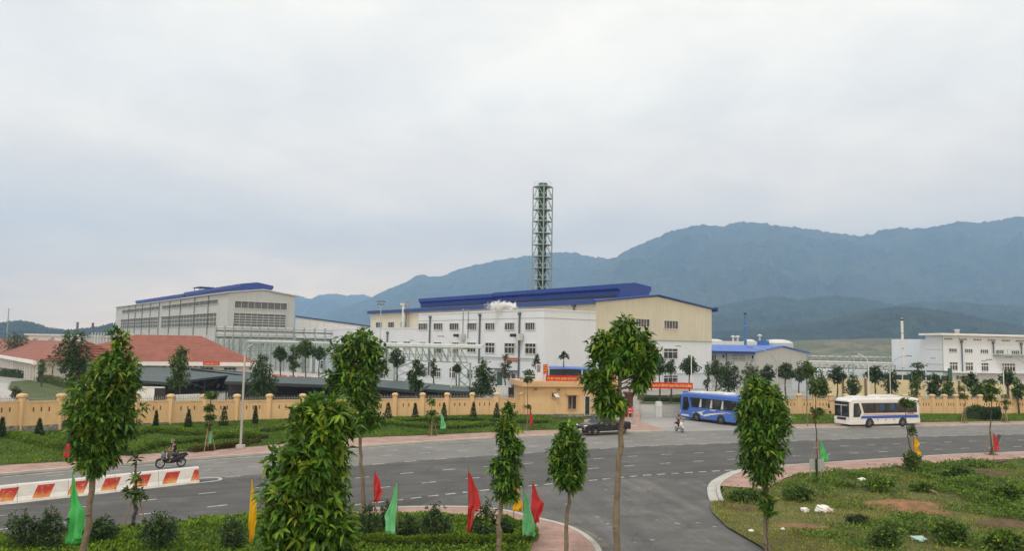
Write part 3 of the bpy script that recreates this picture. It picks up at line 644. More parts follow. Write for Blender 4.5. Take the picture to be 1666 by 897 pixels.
# red banner with yellow words on the factory wall
a0, zt = onplane(820.5, 583, O, U); a1, zb = onplane(845, 587.5, O, U); 
banner('wall_banner', 'small red banner with yellow words on the white factory wall by a downpipe', O + nL * .15, U, min(a0, a1), max(a0, a1), zb - .1, zt, -1, 'NHIỆT LIỆT CHÀO MỪNG')

# ---- the grey hall on the left
C = P(369, 545, 230); C[2] = 0
ht = thing('steel_hall', 'tall grey steel hall with louvred glazing and blue ridge monitor, behind the canteen', 'industrial hall', C)
HE, HP, HWd, HLn = 22.35, 23.7, 20.4, 161.0
mb = MB(); mb.prism([C + RD * a + ZV * z for a, z in [(0, 0), (HWd, 0), (HWd, HE), (HWd / 2, HP), (0, HE)]], U * HLn); mb.build('wall', M['greyclad'], ht)
mb = MB(); q = lambda a, z, u: C + RD * a + ZV * z + U * u
for a0, z0, a1, z1 in ((-.8, HE - .02, HWd / 2, HP + .1), (HWd / 2, HP + .1, HWd + .8, HE - .02)):
    mb.hexa([q(a0, z0, -.6), q(a1, z1, -.6), q(a1, z1, HLn + .5), q(a0, z0, HLn + .5), q(a0, z0 + .35, -.6), q(a1, z1 + .35, -.6), q(a1, z1 + .35, HLn + .5), q(a0, z0 + .35, HLn + .5)])
mb.build('roof', mat('pale grey roof', (.42, .45, .47), .6, .1), ht)
HR = C + RD * HWd / 2
def mon_px(x, zr):       # distance along the ridge at which a point of height zr sits in column x
    return onplane(x, 480, HR - RD * 4, U)[0]
monitor(ht, HR, U, RD, 5.5, 68, 5.2, 22.8, 25.7, 26.5, M['blue_roof'], M['dark'])
monitor(ht, HR, U, RD, 68.4, 147, 5.2, 22.6, 25.3, 26.0, M['blue_roof'], M['dark'])
nH = np.array([-cos(AG), -sin(AG), 0])
def hwin(x0, x1, z0, z1, cols):
    a0 = onplane(x0, 520, C, U)[0]; a1 = onplane(x1, 520, C, U)[0]; window(ht, C, U, min(a0, a1), max(a0, a1), z0, z1, cols=cols, rows=3 if z1 - z0 > 3 else 1, out=-1, glass='louvre', reveal=.3)
zt = onplane(330, 511, C, U)[1]; zb = onplane(330, 531, C, U)[1]; zt2 = onplane(330, 490.5, C, U)[1]; zb2 = onplane(330, 497, C, U)[1]
hwin(263, 353.5, zb, zt, 18); hwin(197.5, 258, zb, zt, 16); hwin(263, 354.5, zb2, zt2, 10); hwin(198.5, 258.5, zb2, zt2, 10)
for x0, x1, y0, y1, c_ in [(382, 467, 490, 501, 8), (380, 465, 509.5, 530.5, 9)]:
    a0, z1_ = onplane(x0, y0, C, RD); a1, _ = onplane(x1, y0, C, RD); z0_ = onplane(x0, y1, C, RD)[1]
    window(ht, C, RD, max(a0, .8), min(a1, HWd - .9), z0_, z1_, cols=c_, rows=5 if c_ == 9 else 1, glass='louvre', reveal=.3)
for px in (211, 221.5, 233, 246, 260.5, 277.5, 295, 318, 340.5): downpipe(ht, C, U, px, 478 + (369 - px) * .13, 560, out=-1, r=.13)
mb = MB(); pr = HR + U * 62 + ZV * 26.0; mb.obox(pr, U, RD, -4, 4, -2.6, 2.6, 1.3, 1.6)
for a in (-3.5, 3.5):
    for b in (-2.2, 2.2): mb.tube(pr + U * a + RD * b - ZV * .4, pr + U * a + RD * b + ZV * 1.4, .12, n=5)
mb.build('roof_canopy', M['blue_trim'], ht); settle(ht)
# lean-to behind the hall's right end
C2 = P(479, 560, 262); C2[2] = 0
lt = thing('warehouse_annex', 'low pale annex with a sloping blue edged roof beside the grey hall', 'warehouse', C2)
e = P(600, 560, 262) ; e[2] = 0; z1 = P(479, 516, 262)[2]; z2 = P(600, 532.5, 262)[2]
mb = MB(); mb.prism([C2, e, e + ZV * z2, C2 + ZV * z1], (0, 30, 0)); mb.build('wall', M['white2'], lt)
mb = MB(); mb.prism([C2 + ZV * (z1 + .05), e + ZV * (z2 + .05) + np.array([3., 0, -.3]), e + ZV * (z2 + .45) + np.array([3., 0, -.3]), C2 + ZV * (z1 + .45)], (0, 30, 0)); lt_r = mb.build('roof', M['blue_trim'], lt); lt_r.location.y -= .0
settle(lt); 
lt_r.location.y -= .3

# ---- chimney in its lattice tower
cb = P(881, 470, 185); cx, cy = cb[0], cb[1]
ct = thing('chimney_tower', 'tall green flue standing inside a pale steel lattice tower above the blue roof', 'chimney', (cx, cy, 0))
mb = MB(); mb.lathe((cx, cy, 0), [(1.0, 0), (1.0, 46.4), (1.08, 46.4), (1.08, 47.6), (.95, 47.6), (.95, 46.8)], 16); mb.lathe((cx, cy, 0), [(1.06, 36.5), (1.06, 37.1)], 16, 1); mb.lathe((cx, cy, 0), [(1.06, 26.0), (1.06, 26.5)], 16, 1)
mb.build('flue', [mat('green flue', (.045, .13, .1), .5, .15, .5), M['black']], ct, smooth=True)
mb = MB(); lv = [4.2 + k * 2.83 for k in range(16)]; rr = lambda z: 2.35 + max(0, (25 - z)) * .022
ang = [radians(a) for a in (-90 + 4, 0 + 4, 90 + 4, 180 + 4)]
pt = lambda k, z: np.array([cx + rr(z) * cos(ang[k % 4]), cy + rr(z) * sin(ang[k % 4]), z])
for k in range(4):
    mb.path([pt(k, 0)] + [pt(k, z) for z in lv] , .14, n=6)
    for i, z in enumerate(lv):
        mb.tube(pt(k, z), pt(k + 1, z), .1, n=5)
        if i:
            m_ = (pt(k, lv[i]) + pt(k + 1, lv[i])) / 2; mb.tube(pt(k, lv[i - 1]), m_, .075, n=5); mb.tube(pt(k + 1, lv[i - 1]), m_, .075, n=5)
mb.build('lattice_frame', M['steel'], ct)
for i, z in enumerate(lv):
    mb = MB(); mb.lathe((cx, cy, z), [(1.15, 0), (2.2, 0), (2.2, .1), (1.15, .1)], 12)
    for k in range(8):
        a = 2 * pi * k / 8; mb.tube((cx + 2.1 * cos(a), cy + 2.1 * sin(a), z), (cx + 2.1 * cos(a), cy + 2.1 * sin(a), z + 1.1), .035, n=4)
    mb.path([(cx + 2.1 * cos(a), cy + 2.1 * sin(a), z + 1.1) for a in np.linspace(0, 2 * pi, 13)], .04, n=4)
    mb.build('platform', M['steel_l'], ct)
mb = MB()
for s_ in (-.3, .3): mb.tube((cx - 1.5 + s_, cy - 1.2, 0), (cx - 1.5 + s_, cy - 1.2, 46), .05, n=4)
mb.build('ladder', M['steel'], ct)
settle(ct)

# ---- steam
import bmesh
sm = bpy.data.materials.new('steam'); sm.use_nodes = True; t = sm.node_tree; t.nodes.clear()
tc = N(t, 'ShaderNodeTexCoord'); nz = N(t, 'ShaderNodeTexNoise', i_Scale=2.4, i_Detail=6, i_Roughness=.6, i_Distortion=.4); mp = N(t, 'ShaderNodeMapping'); mp.inputs['Scale'].default_value = (2.0, .8, .75); t.links.new(tc.outputs['Object'], mp.inputs[0]); t.links.new(mp.outputs[0], nz.inputs['Vector'])
ln_ = N(t, 'ShaderNodeVectorMath', operation='LENGTH'); t.links.new(tc.outputs['Object'], ln_.inputs[0])
m1 = N(t, 'ShaderNodeMath', operation='MULTIPLY_ADD', i_1=2.6, i_2=-.58); t.links.new(nz.outputs[0], m1.inputs[0]); m2 = N(t, 'ShaderNodeMath', operation='SUBTRACT'); t.links.new(m1.outputs[0], m2.inputs[0]); t.links.new(ln_.outputs['Value'], m2.inputs[1])
m3 = N(t, 'ShaderNodeMath', operation='MULTIPLY', i_1=9.0, use_clamp=False); t.links.new(m2.outputs[0], m3.inputs[0]); m4 = N(t, 'ShaderNodeMath', operation='MAXIMUM', i_1=0.0); t.links.new(m3.outputs[0], m4.inputs[0]); m5 = N(t, 'ShaderNodeMath', operation='MINIMUM', i_1=4.0); t.links.new(m4.outputs[0], m5.inputs[0])
pv = N(t, 'ShaderNodeVolumePrincipled'); pv.inputs['Color'].default_value = (.99, .99, 1, 1); t.links.new(m5.outputs[0], pv.inputs['Density'])
ou = N(t, 'ShaderNodeOutputMaterial'); t.links.new(pv.outputs[0], ou.inputs['Volume'])
bm = bmesh.new(); bmesh.ops.create_icosphere(bm, subdivisions=3, radius=1.15); me = bpy.data.meshes.new('steam'); bm.to_mesh(me); bm.free(); me.materials.append(sm)
ste = bpy.data.objects.new('steam', me); COL.objects.link(ste); tag(ste, 'white puff of steam drifting over the white parapet, in front of the blue roof', 'steam', kind='stuff')
ste.location = V3(P(817, 498.5, 150)); ste.scale = (3.6, 1.7, 1.3)

# ---- the canteen with the red hip roof
def tiles(name, col):
    m = mat(name, col, .8, .16, .8, col2=[c * .72 for c in col], c2scale=.5, c2pos=(.5, .7)); t = m.node_tree; L = t.links.new
    geo = N(t, 'ShaderNodeNewGeometry'); sp = N(t, 'ShaderNodeSeparateXYZ'); L(geo.outputs['Position'], sp.inputs[0])
    mu = N(t, 'ShaderNodeMath', operation='MULTIPLY', i_1=14.0); L(sp.outputs['Z'], mu.inputs[0]); s = N(t, 'ShaderNodeMath', operation='SINE'); L(mu.outputs[0], s.inputs[0])
    bp = N(t, 'ShaderNodeBump', i_Strength=.8, i_Distance=.06); L(s.outputs[0], bp.inputs['Height']); L(bp.outputs[0], t.nodes['Principled BSDF'].inputs['Normal']); return m
M['tile'] = tiles('red roof tiles', (0.27, 0.095, 0.066))
M['brickred'] = mat('red dado', (.36, .11, .07), .8, .15)
EZc = 4.0
cA = G(58, 587.3, EZc); cB = G(418, 590.5, EZc); cW = G(-60, 568, EZc)
cn = thing('canteen_building', 'single storey canteen with a broad red tiled hip roof and white fascia', 'canteen', (cA[0], cA[1], 0))
dm_ = (cB - cA); LM = np.linalg.norm(dm_[:2]); dm_ /= np.linalg.norm(dm_); dmn = np.array([-dm_[1], dm_[0], 0])
RZ = 9.2; DP = 19.0
mb = MB(); q = lambda a, b, z: np.array([cA[0], cA[1], 0]) + dm_ * a + dmn * b + ZV * z
rl = 15; ra, rb = LM * .40, LM - 11
mb.faces([q(-.5, 0, EZc), q(LM, 0, EZc), q(LM, DP, EZc), q(-.5, DP, EZc), q(ra, DP / 2, RZ), q(rb, DP / 2, RZ)], [(0, 1, 5, 4), (1, 2, 5), (2, 3, 4, 5), (3, 0, 4), (3, 2, 1, 0)])
roof = mb.build('roof', M['tile'], cn)
mb = MB(); mb.obox(q(0, 0, 0), dm_, dmn, -.5, LM + .1, -.12, .05, EZc - .75, EZc + .02); mb.obox(q(0, 0, 0), dm_, dmn, LM - .05, LM + .12, .05, DP, EZc - .75, EZc + .02); mb.build('fascia', M['white2'], cn)
mb = MB(); mb.obox(q(0, 0, 0), dm_, dmn, 1.2, LM - 1.2, 1.6, DP - 1, 0, EZc - .05); mb.build('wall', M['white2'], cn)
mb = MB(); mb.obox(q(0, 0, 0), dm_, dmn, 1.2, LM - 1.2, 1.5, 1.59, 0, 1.3); mb.build('dado', M['brickred'], cn)
Ow = q(0, 1.55, 0)
for a in list(np.arange(2.5, LM - 3, 4.3)): window(cn, Ow, dm_, a, a + 2.2, 1.45, 2.9, cols=3, top=.35, reveal=.12)
for a in np.arange(LM - 17.5, LM - 10, 1.15): window(cn, Ow, dm_, a, a + .7, 2.95, 3.4, cols=2, reveal=.06)
dw = cW - np.array([cA[0], cA[1], EZc]); LW = np.linalg.norm(dw[:2]); dw /= np.linalg.norm(dw); dw[2] = 0; dwn = np.array([dw[1], -dw[0], 0]); dwn = dwn if dwn @ np.array([0, 1, 0]) > 0 else -dwn
q2 = lambda a, b, z: np.array([cA[0], cA[1], 0]) + dw * a + dwn * b + ZV * z
mb = MB(); mb.faces([q2(-3, 0, EZc), q2(LW, 0, EZc), q2(LW, 16, EZc), q2(-6, 16, EZc), q2(-4, 8, 7.6), q2(LW - 7, 8, 7.6)], [(0, 1, 5, 4), (1, 2, 5), (2, 3, 4, 5), (3, 0, 4), (3, 2, 1, 0)]); mb.build('wing_roof', M['tile'], cn)
mb = MB(); mb.obox(q2(0, 0, 0), dw, dwn, 0, LW, -.12, .05, EZc - .7, EZc + .02); mb.build('wing_fascia', M['white2'], cn)
mb = MB(); mb.obox(q2(0, 0, 0), dw, dwn, -.5, LW - 1, 3.0, 14, 0, EZc - .05); mb.build('wing_wall', M['white2'], cn)
for a in np.arange(1.0, LW, 3.4):
    mb = MB(); mb.obox(q2(a, 0, 0), dw, dwn, 0, .4, .3, .7, 0, EZc - .72); mb.build('column', M['white2'], cn)
for a in np.arange(2, LW - 6, 6.8): window(cn, q2(0, 2.95, 0), dw, a, a + 2.4, .9, 2.8, cols=3, out=-1 if np.array([dw[1], -dw[0], 0]) @ dwn > 0 else 1, reveal=.1)
settle(cn)
# canteen sign
a0, z1 = onplane(330, 589.5, Ow, dm_); a1, _ = onplane(357.5, 589.5, Ow, dm_); 
Of = q(0, -.16, 0); a0 = onplane(330.5, 589, Of, dm_)[0]; a1, zt = onplane(357.5, 589, Of, dm_); zb = onplane(350, 594.5, Of, dm_)[1]
banner('canteen_sign', 'red sign with yellow letters NHÀ ĂN CA on the canteen fascia', Of, dm_, a0, a1, zb, zt, 1, 'NHÀ ĂN CA', pad=.95, txw=.8)

# ---- white plant building on the right
RDX = unit(np.array([cos(radians(12)), sin(radians(12)), 0]))
Q = P(1534, 600, 150); Q[2] = 0
rt_ = thing('white_plant_building', 'white rendered plant building with a flat roof and rows of windows, at the right edge', 'factory', Q)
nQ = np.array([-RDX[1], RDX[0], 0]); zr = onplane(1534, 545.5, Q, RDX)[1]; aK = 0.0
b0 = onplane(1506, 560, Q, nQ)[0]; b1, zl = onplane(1449, 552.5, Q, nQ)
mb = MB(); mb.obox(Q, nQ, RDX, b0 - .2, b1, .2, 40, 0, zl); mb.build('low_wall', M['white'], rt_)
mb = MB(); mb.obox(Q, nQ, RDX, 0, b0, 0, 80, 0, zr); mb.build('wall', M['white'], rt_)
mb = MB(); mb.obox(Q, nQ, RDX, -.9, b0 + .8, -.9, 80.5, zr - .02, zr + .35); mb.build('roof', M['white2'], rt_)
mb = MB()
for z_ in (zr * .3, zr * .52, zr * .76): mb.obox(Q, nQ, -RDX, 0, b0 - .01, 0, .04, z_, z_ + .07)
mb.build('joint_line', M['steel'], rt_)
Q2 = Q
for k in range(8):
    cx_ = 1542.5 + 23.8 * k - k * k * .1; y = 550.6 + .05 * 23.8 * k * .6; pxwin(rt_, Q2, RDX, cx_ - 6.5, cx_ + 6.5, y, y + 2.4, cols=5, reveal=.08)
    cx_ = 1550 + 25.4 * k; pxwin(rt_, Q2, RDX, cx_ - 6, cx_ + 6, 567.6 + k * .9, 573 + k * .9, cols=4, reveal=.1)
for x0, x1 in [(1544.7, 1557), (1570.5, 1582), (1596, 1607), (1629, 1650.5), (1672, 1690)]: k = (x0 - 1544.7) * .024; pxwin(rt_, Q2, RDX, x0, x1, 590 + k, 602.5 + k, cols=3 if x1 - x0 < 15 else 5, top=.35, reveal=.15)
for x0, x1 in [(1602, 1610), (1625, 1632), (1640, 1650)]: pxwin(rt_, Q2, RDX, x0, x1, 626, 630, cols=2, reveal=.1)
for px, y0, y1 in [(1563.5, 558, 607), (1615, 560, 576), (1660.5, 562, 577)]: downpipe(rt_, Q2, RDX, px, y0, y1, r=.12)
mb = MB(); mb.obox(Q2, RDX, -nQ, aK, aK + .12, 0, .06, 0, zr); mb.build('wall_corner_joint', M['steel'], rt_)
a_, z_ = onplane(1615, 577, Q2, RDX); mb = MB(); mb.obox(Q2, RDX, -nQ, a_, 75, 0, 1.4, z_ - .25, z_); 
for a in np.arange(a_, 75, 2.2): mb.tube(Q2 + RDX * a - nQ * 1.3 + ZV * z_, Q2 + RDX * a - nQ * 1.3 + ZV * (z_ + 1), .04, n=4)
mb.tube(Q2 + RDX * a_ - nQ * 1.3 + ZV * (z_ + 1), Q2 + RDX * 75 - nQ * 1.3 + ZV * (z_ + 1), .04, n=4); mb.build('balcony', M['steel'], rt_)
mb = MB(); mb.obox(Q2, RDX, -nQ, aK, 75, 0, 2.2, onplane(1590, 607, Q2, RDX)[1], onplane(1590, 605.5, Q2, RDX)[1]); mb.build('awning', M['white2'], rt_)
p_ = Q + RDX * (onplane(1572, 540, Q, RDX)[0] + 1.5) + nQ * 4; mb = MB(); mb.lathe((p_[0], p_[1], zr), [(.45, 0), (.45, 1.1), (.55, 1.1), (.55, 1.3)], 12); mb.build('roof_vent', M['steel_l'], rt_, smooth=True)
settle(rt_)
def stack(name, label, px, y0, y1, D, r, m, z0=0, cap=True, cat='chimney'):
    p = P(px, y1, D); zt = P(px, y0, D)[2]; t = thing(name, label, cat, (p[0], p[1], z0))
    mb = MB(); mb.lathe((0, 0, 0), [(r, 0), (r * .95, zt - z0), (r * .7, zt - z0)], 12); mb.build('shaft', m, t, smooth=False)
    if cap: mb = MB(); mb.lathe((0, 0, zt - z0 - .5), [(r * 1.15, 0), (r * 1.15, .35)], 12); mb.build('cap', M['black'], t)
    mb = MB()
    for f in (.35, .6, .8): mb.lathe((0, 0, (zt - z0) * f), [(r * 1.12, 0), (r * 1.12, .18)], 12)
    mb.build('flange', M['steel'], t); return t
stack('flue_stack', 'slim white steel flue in front of the left end of the white plant building', 1469.5, 518, 600, 152, .25, M['frame'])
stack('flue_stack', 'slender blue chimney rising behind the blue warehouse roof', 1212.8, 509, 562, 215, .38, mat('blue stack', (.05, .16, .32), .5))
# ---- warehouse with light blue roof and what stands behind
B = P(1229, 574, 190); B[2] = 0
wh = thing('warehouse', 'grey clad warehouse with a bright blue roof and a wide gable', 'warehouse', B)
aR, _ = onplane(1314, 577, B, RD); ez = onplane(1229, 574, B, U)[1]; pz_ = onplane(1271, 564.5, B, RD); LBu = 26
mb = MB(); mb.prism([B, B + RD * aR, B + RD * aR + ZV * ez, B + RD * aR / 2 + ZV * (pz_[1] - .1), B + ZV * ez], U * LBu); mb.build('wall', ribbed('pale cladding', (.46, .46, .43), RD + U, 1.2), wh)
mb = MB(); q = lambda a, z, u: B + RD * a + ZV * z + U * u
for a0, z0, a1, z1 in ((-.8, ez - .1, aR / 2, pz_[1]), (aR / 2, pz_[1], aR + .8, ez - .1)):
    mb.hexa([q(a0, z0 + .02, -.5), q(a1, z1 + .02, -.5), q(a1, z1 + .02, LBu), q(a0, z0 + .02, LBu), q(a0, z0 + .3, -.5), q(a1, z1 + .3, -.5), q(a1, z1 + .3, LBu), q(a0, z0 + .3, LBu)])
mb.build('roof', M['blue_light'], wh)
mb = MB(); mb.obox(B, U, RD, -.5, LBu, -1.1, -.82, ez - .35, ez + .2)
mb.build('gutter', M['blue_trim'], wh)
pxwin(wh, B, U, 1190.5, 1213.5, 578.5, 585.5, cols=2, rows=4, out=-1, glass='louvre'); pxwin(wh, B, U, 1175.5, 1179.5, 577.5, 582.5, cols=1, out=-1); pxwin(wh, B, U, 1223.5, 1227, 578.5, 584.5, cols=1, out=-1); pxwin(wh, B, U, 1158, 1166, 578, 588, cols=2, out=-1, glass='louvre')
downpipe(wh, B, U, 1182.5, 576, 640, out=-1, r=.12); settle(wh)
bb = P(1157, 600, 240); b2 = P(1236, 600, 240); z_ = P(1190, 555.5, 240)[2]
mb = MB(); mb.box(bb[0], b2[0], 240, 262, 0, z_ - 1.2, 0); mb.box(bb[0] - .3, b2[0] + .3, 239.5, 262.3, z_ - 1.2, z_, 1)
tag(mb.build('service_building', [M['louvre'], M['frame']]), 'low white roofed building behind the blue warehouse roof, below the slender blue chimney', 'building')
def tank(label, x0, x1, ytop, yrim, D):
    a = P(x0, yrim, D); b = P(x1, yrim, D); r = (b[0] - a[0]) / 2; zr_ = a[2]; zt = P((x0 + x1) / 2, ytop, D)[2]
    t = thing('storage_tank', label, 'tank', ((a[0] + b[0]) / 2, D + r, 0), group='storage tanks behind the warehouse')
    mb = MB(); mb.lathe((0, 0, 0), [(r, 0), (r, zr_)], 32); mb.build('shell', mat('tank shell', (.42, .52, .54), .5, .1), t)
    mb = MB(); mb.lathe((0, 0, zr_), [(r * 1.01, 0), (r * .93, (zt - zr_) * .45), (r * .7, (zt - zr_) * .8), (r * .35, zt - zr_), (.2, (zt - zr_) * 1.02)], 32); mb.build('dome', M['frame'], t, smooth=True)
tank('large round tank with a white domed top behind the warehouse gable', 1249, 1298, 552.5, 560, 235)
tank('round white domed tank left of the blue box unit on the roof line', 1212, 1233, 552.5, 558.5, 262)
tank('white domed tank showing just right of the cream hall corner', 1150, 1181, 552, 557, 270)
bx = P(1241.5, 558, 232); t = thing('rooftop_filter_unit', 'bright blue box unit with a vent stack beside the white domed tank', 'filter unit', (bx[0], 232, 0))
mb = MB(); h_ = P(1241, 554.5, 232)[2]; mb.box(-1.4, 1.4, -1.3, 1.3, 0, h_); mb.build('casing', mat('unit blue', (.04, .13, .42), .5), t, bevel=.08)
mb = MB(); mb.tube((-1.0, 0, h_ - .4), (-1.0, 0, h_ + 1.3), .3); mb.lathe((-1.0, 0, h_ + 1.3), [(.75, 0), (.7, .25), (.1, .6)], 12); mb.build('vent_cowl', M['steel_l'], t)
for i, (px, lab) in enumerate([(1200.5, 'left of the two mushroom cowled vents on the white roofed building'), (1208, 'right of the two mushroom cowled vents, next to the blue chimney')]):
    p = P(px, 556, 236); t = thing('roof_vent', lab, 'vent', (p[0], 241, z_ - .1), group='mushroom vents')
    mb = MB(); mb.tube((0, 0, 0), (0, 0, 1.5), .3); mb.build('duct', M['steel_l'], t); mb = MB(); mb.lathe((0, 0, 1.4), [(.7, 0), (.65, .25), (.1, .5)], 12); mb.build('cowl', M['frame'], t)
# ---- far left
a = P(40, 600, 260); b = P(128, 600, 260); zt = P(60, 543.5, 260)[2]
mb = MB(); mb.box(a[0], b[0], 260, 285, 0, zt - .6, 0); mb.box(a[0] - .6, b[0] + .6, 259.3, 286, zt - .6, zt, 1)
tag(mb.build('storage_shed', [M['white2'], M['steel_l']]), 'long low white shed beyond the canteen at the far left', 'shed')
stack('radio_mast', 'thin mast standing alone at the far left', 9, 502, 575, 240, .16, M['steel'], cap=False, cat='mast')
stack('flue_stack', 'left of two short dark stacks beyond the canteen roof', 124, 524.5, 560, 330, .5, M['pipe_dark'], cap=False); stack('flue_stack', 'right of two short dark stacks beyond the canteen roof', 149, 525.5, 560, 345, .5, M['pipe_dark'], cap=False)
# fence in front of the grey hall
t = thing("paling_fence", "pale metal paling fence below the grey hall, above the canteen roof", "fence", P(200, 560, 212)*np.array([1,1,0]))
fa = P(150, 545, 212); fb = P(352, 545, 212); zt = P(250, 543, 212)[2]; mb = MB()
for x in np.arange(fa[0], fb[0], .8): mb.box(x - .09, x + .09, 211.9, 212.1, 0, zt)
mb.box(fa[0], fb[0], 211.85, 212.15, zt - 1.2, zt - 1.05); mb.box(fa[0], fb[0], 211.85, 212.15, 2, 2.2); mb.build('palings', M['steel_l'], t); settle(t)

# ---- pipe racks
def pipes(t, A, Bp, offs_, m='steel_l', r=.14, n=None):
    for i_, (dy, dz, rr_) in enumerate(offs_):
        m = ('steel_l', 'louvre')[i_ % 2] if len(offs_) > 3 else m  # alternate pipes coloured dark to stand in for the dark gaps between pipes
        mb = MB(); mb.tube(A + np.array([0, dy, dz]), Bp + np.array([0, dy, dz]), rr_, n=8); mb.build('pipe', M[m], t)
def frames(t, A, Bp, k, zt, w=1.6, r=.12, m='steel'):
    for i in range(k):
        p = A + (Bp - A) * i / (k - 1); d = unit(Bp - A); n = np.array([-d[1], d[0], 0]); z = p[2] if zt is None else zt
        mb = MB(); g0 = np.array([p[0], p[1], 0])
        for s_ in (-1, 1): mb.bar(g0 + n * s_ * w / 2, g0 + n * s_ * w / 2 + ZV * z, r * 1.6)
        for zz in (z - .15, z * .72): mb.bar(g0 - n * w / 2 + ZV * zz, g0 + n * w / 2 + ZV * zz, r * 1.3)
        mb.build('support_frame', M[m], t)
def truss(t, A, Bp, h, bays, w=1.4, r=.07, m='steel'):
    d = unit(Bp - A); n = np.array([-d[1], d[0], 0]); mb = MB()
    for s_ in (-1, 1):
        o = n * s_ * w / 2; mb.bar(A + o, Bp + o, r * 2.4); mb.bar(A + o - ZV * h, Bp + o - ZV * h, r * 2.4)
        for i in range(bays):
            p = A + (Bp - A) * i / bays + o; q_ = A + (Bp - A) * (i + 1) / bays + o
            mb.bar(p - ZV * h, q_, r * 1.3); mb.bar(q_, q_ - ZV * h, r * 1.3)
    for i in range(bays + 1): p = A + (Bp - A) * i / bays; mb.bar(p - n * w / 2, p + n * w / 2, r * 1.5); mb.bar(p - n * w / 2 - ZV * h, p + n * w / 2 - ZV * h, r * 1.5)
    mb.build('truss', M[m], t)
A1 = P(786, 568.5, 122); B1 = P(560, 563, 142)
t = thing('pipe_bridge', 'lattice pipe bridge with a thick pale pipe crossing in front of the white factory wall', 'pipe bridge', (A1[0], A1[1], 0))
A1s = P(757, 568, 124.5)
truss(t, A1s, B1, 2.2, 20); pipes(t, A1, B1, [(0, .42, .3), (.8, .3, .18), (-.5, .2, .12)])
def lattice_leg(t, p, zt, w=1.7):
    mb = MB(); c = [np.array([p[0] + a, p[1] + b, 0]) for a, b in ((-w / 2, -w / 2), (w / 2, -w / 2), (w / 2, w / 2), (-w / 2, w / 2))]
    for k in range(4):
        mb.bar(c[k], c[k] + ZV * zt, .2); n_ = 4
        for i in range(n_):
            a, b = c[k], c[(k + 1) % 4]; mb.bar(a + ZV * zt * i / n_, b + ZV * zt * (i + 1) / n_, .09); mb.bar(b + ZV * zt * i / n_, a + ZV * zt * (i + 1) / n_, .09)
    mb.build('lattice_leg', M['steel'], t)
lattice_leg(t, P(757, 570, 124.5), A1s[2] - 2.2); lattice_leg(t, P(660, 570, 133), A1s[2] - 2.3, 3.2)
settle(t)
A2 = P(560, 562, 178); B2 = P(405, 558, 190)
t = thing('pipe_bridge', 'lattice pipe bridge running left from behind the tall leafy tree to the canteen roof', 'pipe bridge', (B2[0], B2[1], 0))
truss(t, A2, B2, 3.2, 16); pipes(t, A2, B2, [(0, .4, .25), (.8, .4, .2)]); frames(t, A2, B2, 4, None); settle(t)
for (x0, y0, D0, x1, y1, D1, lab, nf) in [(352, 530, 200, 478, 533, 205, 'high rack of four pale and dark pipes in front of the grey hall gable', 10), (478, 533.5, 206, 562, 536, 212, 'pipe rack with a kinked end between the grey hall and the white low wing', 6), (480, 546.5, 186, 545, 548, 190, 'short pipe rack of close set pipes below the annex', 5), (1316, 577, 175, 1396, 579, 178, 'dark ribbed pipe rack right of the warehouse gable', 7), (1385, 577.5, 165, 1452, 580, 168, 'white posted pipe rack against the left end of the white plant building', 7)]:
    A = P(x0, y0, D0); Bp = P(x1, y1, D1); t = thing('pipe_rack', lab, 'pipe rack', (A[0], A[1], 0), group='pipe racks')
    pipes(t, A, Bp, [(0, -.4, .18), (0, -1.3, .18), (0, -2.2, .2), (.5, -3.0, .22)]); frames(t, A, Bp, nf, None, 1.5); settle(t)
A = P(355, 551, 196); Bp = P(476, 553, 200); t = thing('pipe_gallery', 'grey steel gallery of posts and rails under the high pipe rack, beside the canteen roof', 'gallery', (A[0], A[1], 0))
truss(t, A, Bp, 3.0, 14); frames(t, A, Bp, 8, None, 2.2); settle(t)
A = P(1316, 591, 150); Bp = P(1452, 594, 152); t = thing('pipe_bridge', 'white lattice pipe bridge in front of the pipe racks on the right', 'pipe bridge', (A[0], A[1], 0))
truss(t, A, Bp, 2.4, 14, m='steel_l'); pipes(t, A, Bp, [(0, .3, .2)]); frames(t, A, Bp, 3, None); settle(t)
mb = MB(); a = P(1318, 604, 156); b = P(1450, 604, 160); mb.box(a[0], b[0], 156, 166, 0, P(1380, 603, 156)[2]); tag(mb.build('pump_house', M['white']), 'low white building behind the lattice pipe bridge on the right', 'building')
# floodlight mast
p = P(620, 497, 185); t = thing('floodlight_mast', 'mast with a cluster of floodlights above the low white wing', 'floodlight mast', (p[0], p[1], 0))
zt = P(620, 493, 185)[2]; mb = MB(); mb.tube((0, 0, 0), (0, 0, zt), .14, .08, 8); mb.build('pole', M['galv'], t)
for i, (a, b) in enumerate([(-.8, .25), (-.3, .3), (.3, .3), (.8, .25), (-.6, -.35), (0, -.4), (.6, -.35)]): mb = MB(); mb.box(a - .2, a + .2, -.3, .1, zt + b - .16, zt + b + .16); mb.build('floodlight', M['pipe_dark'], t)

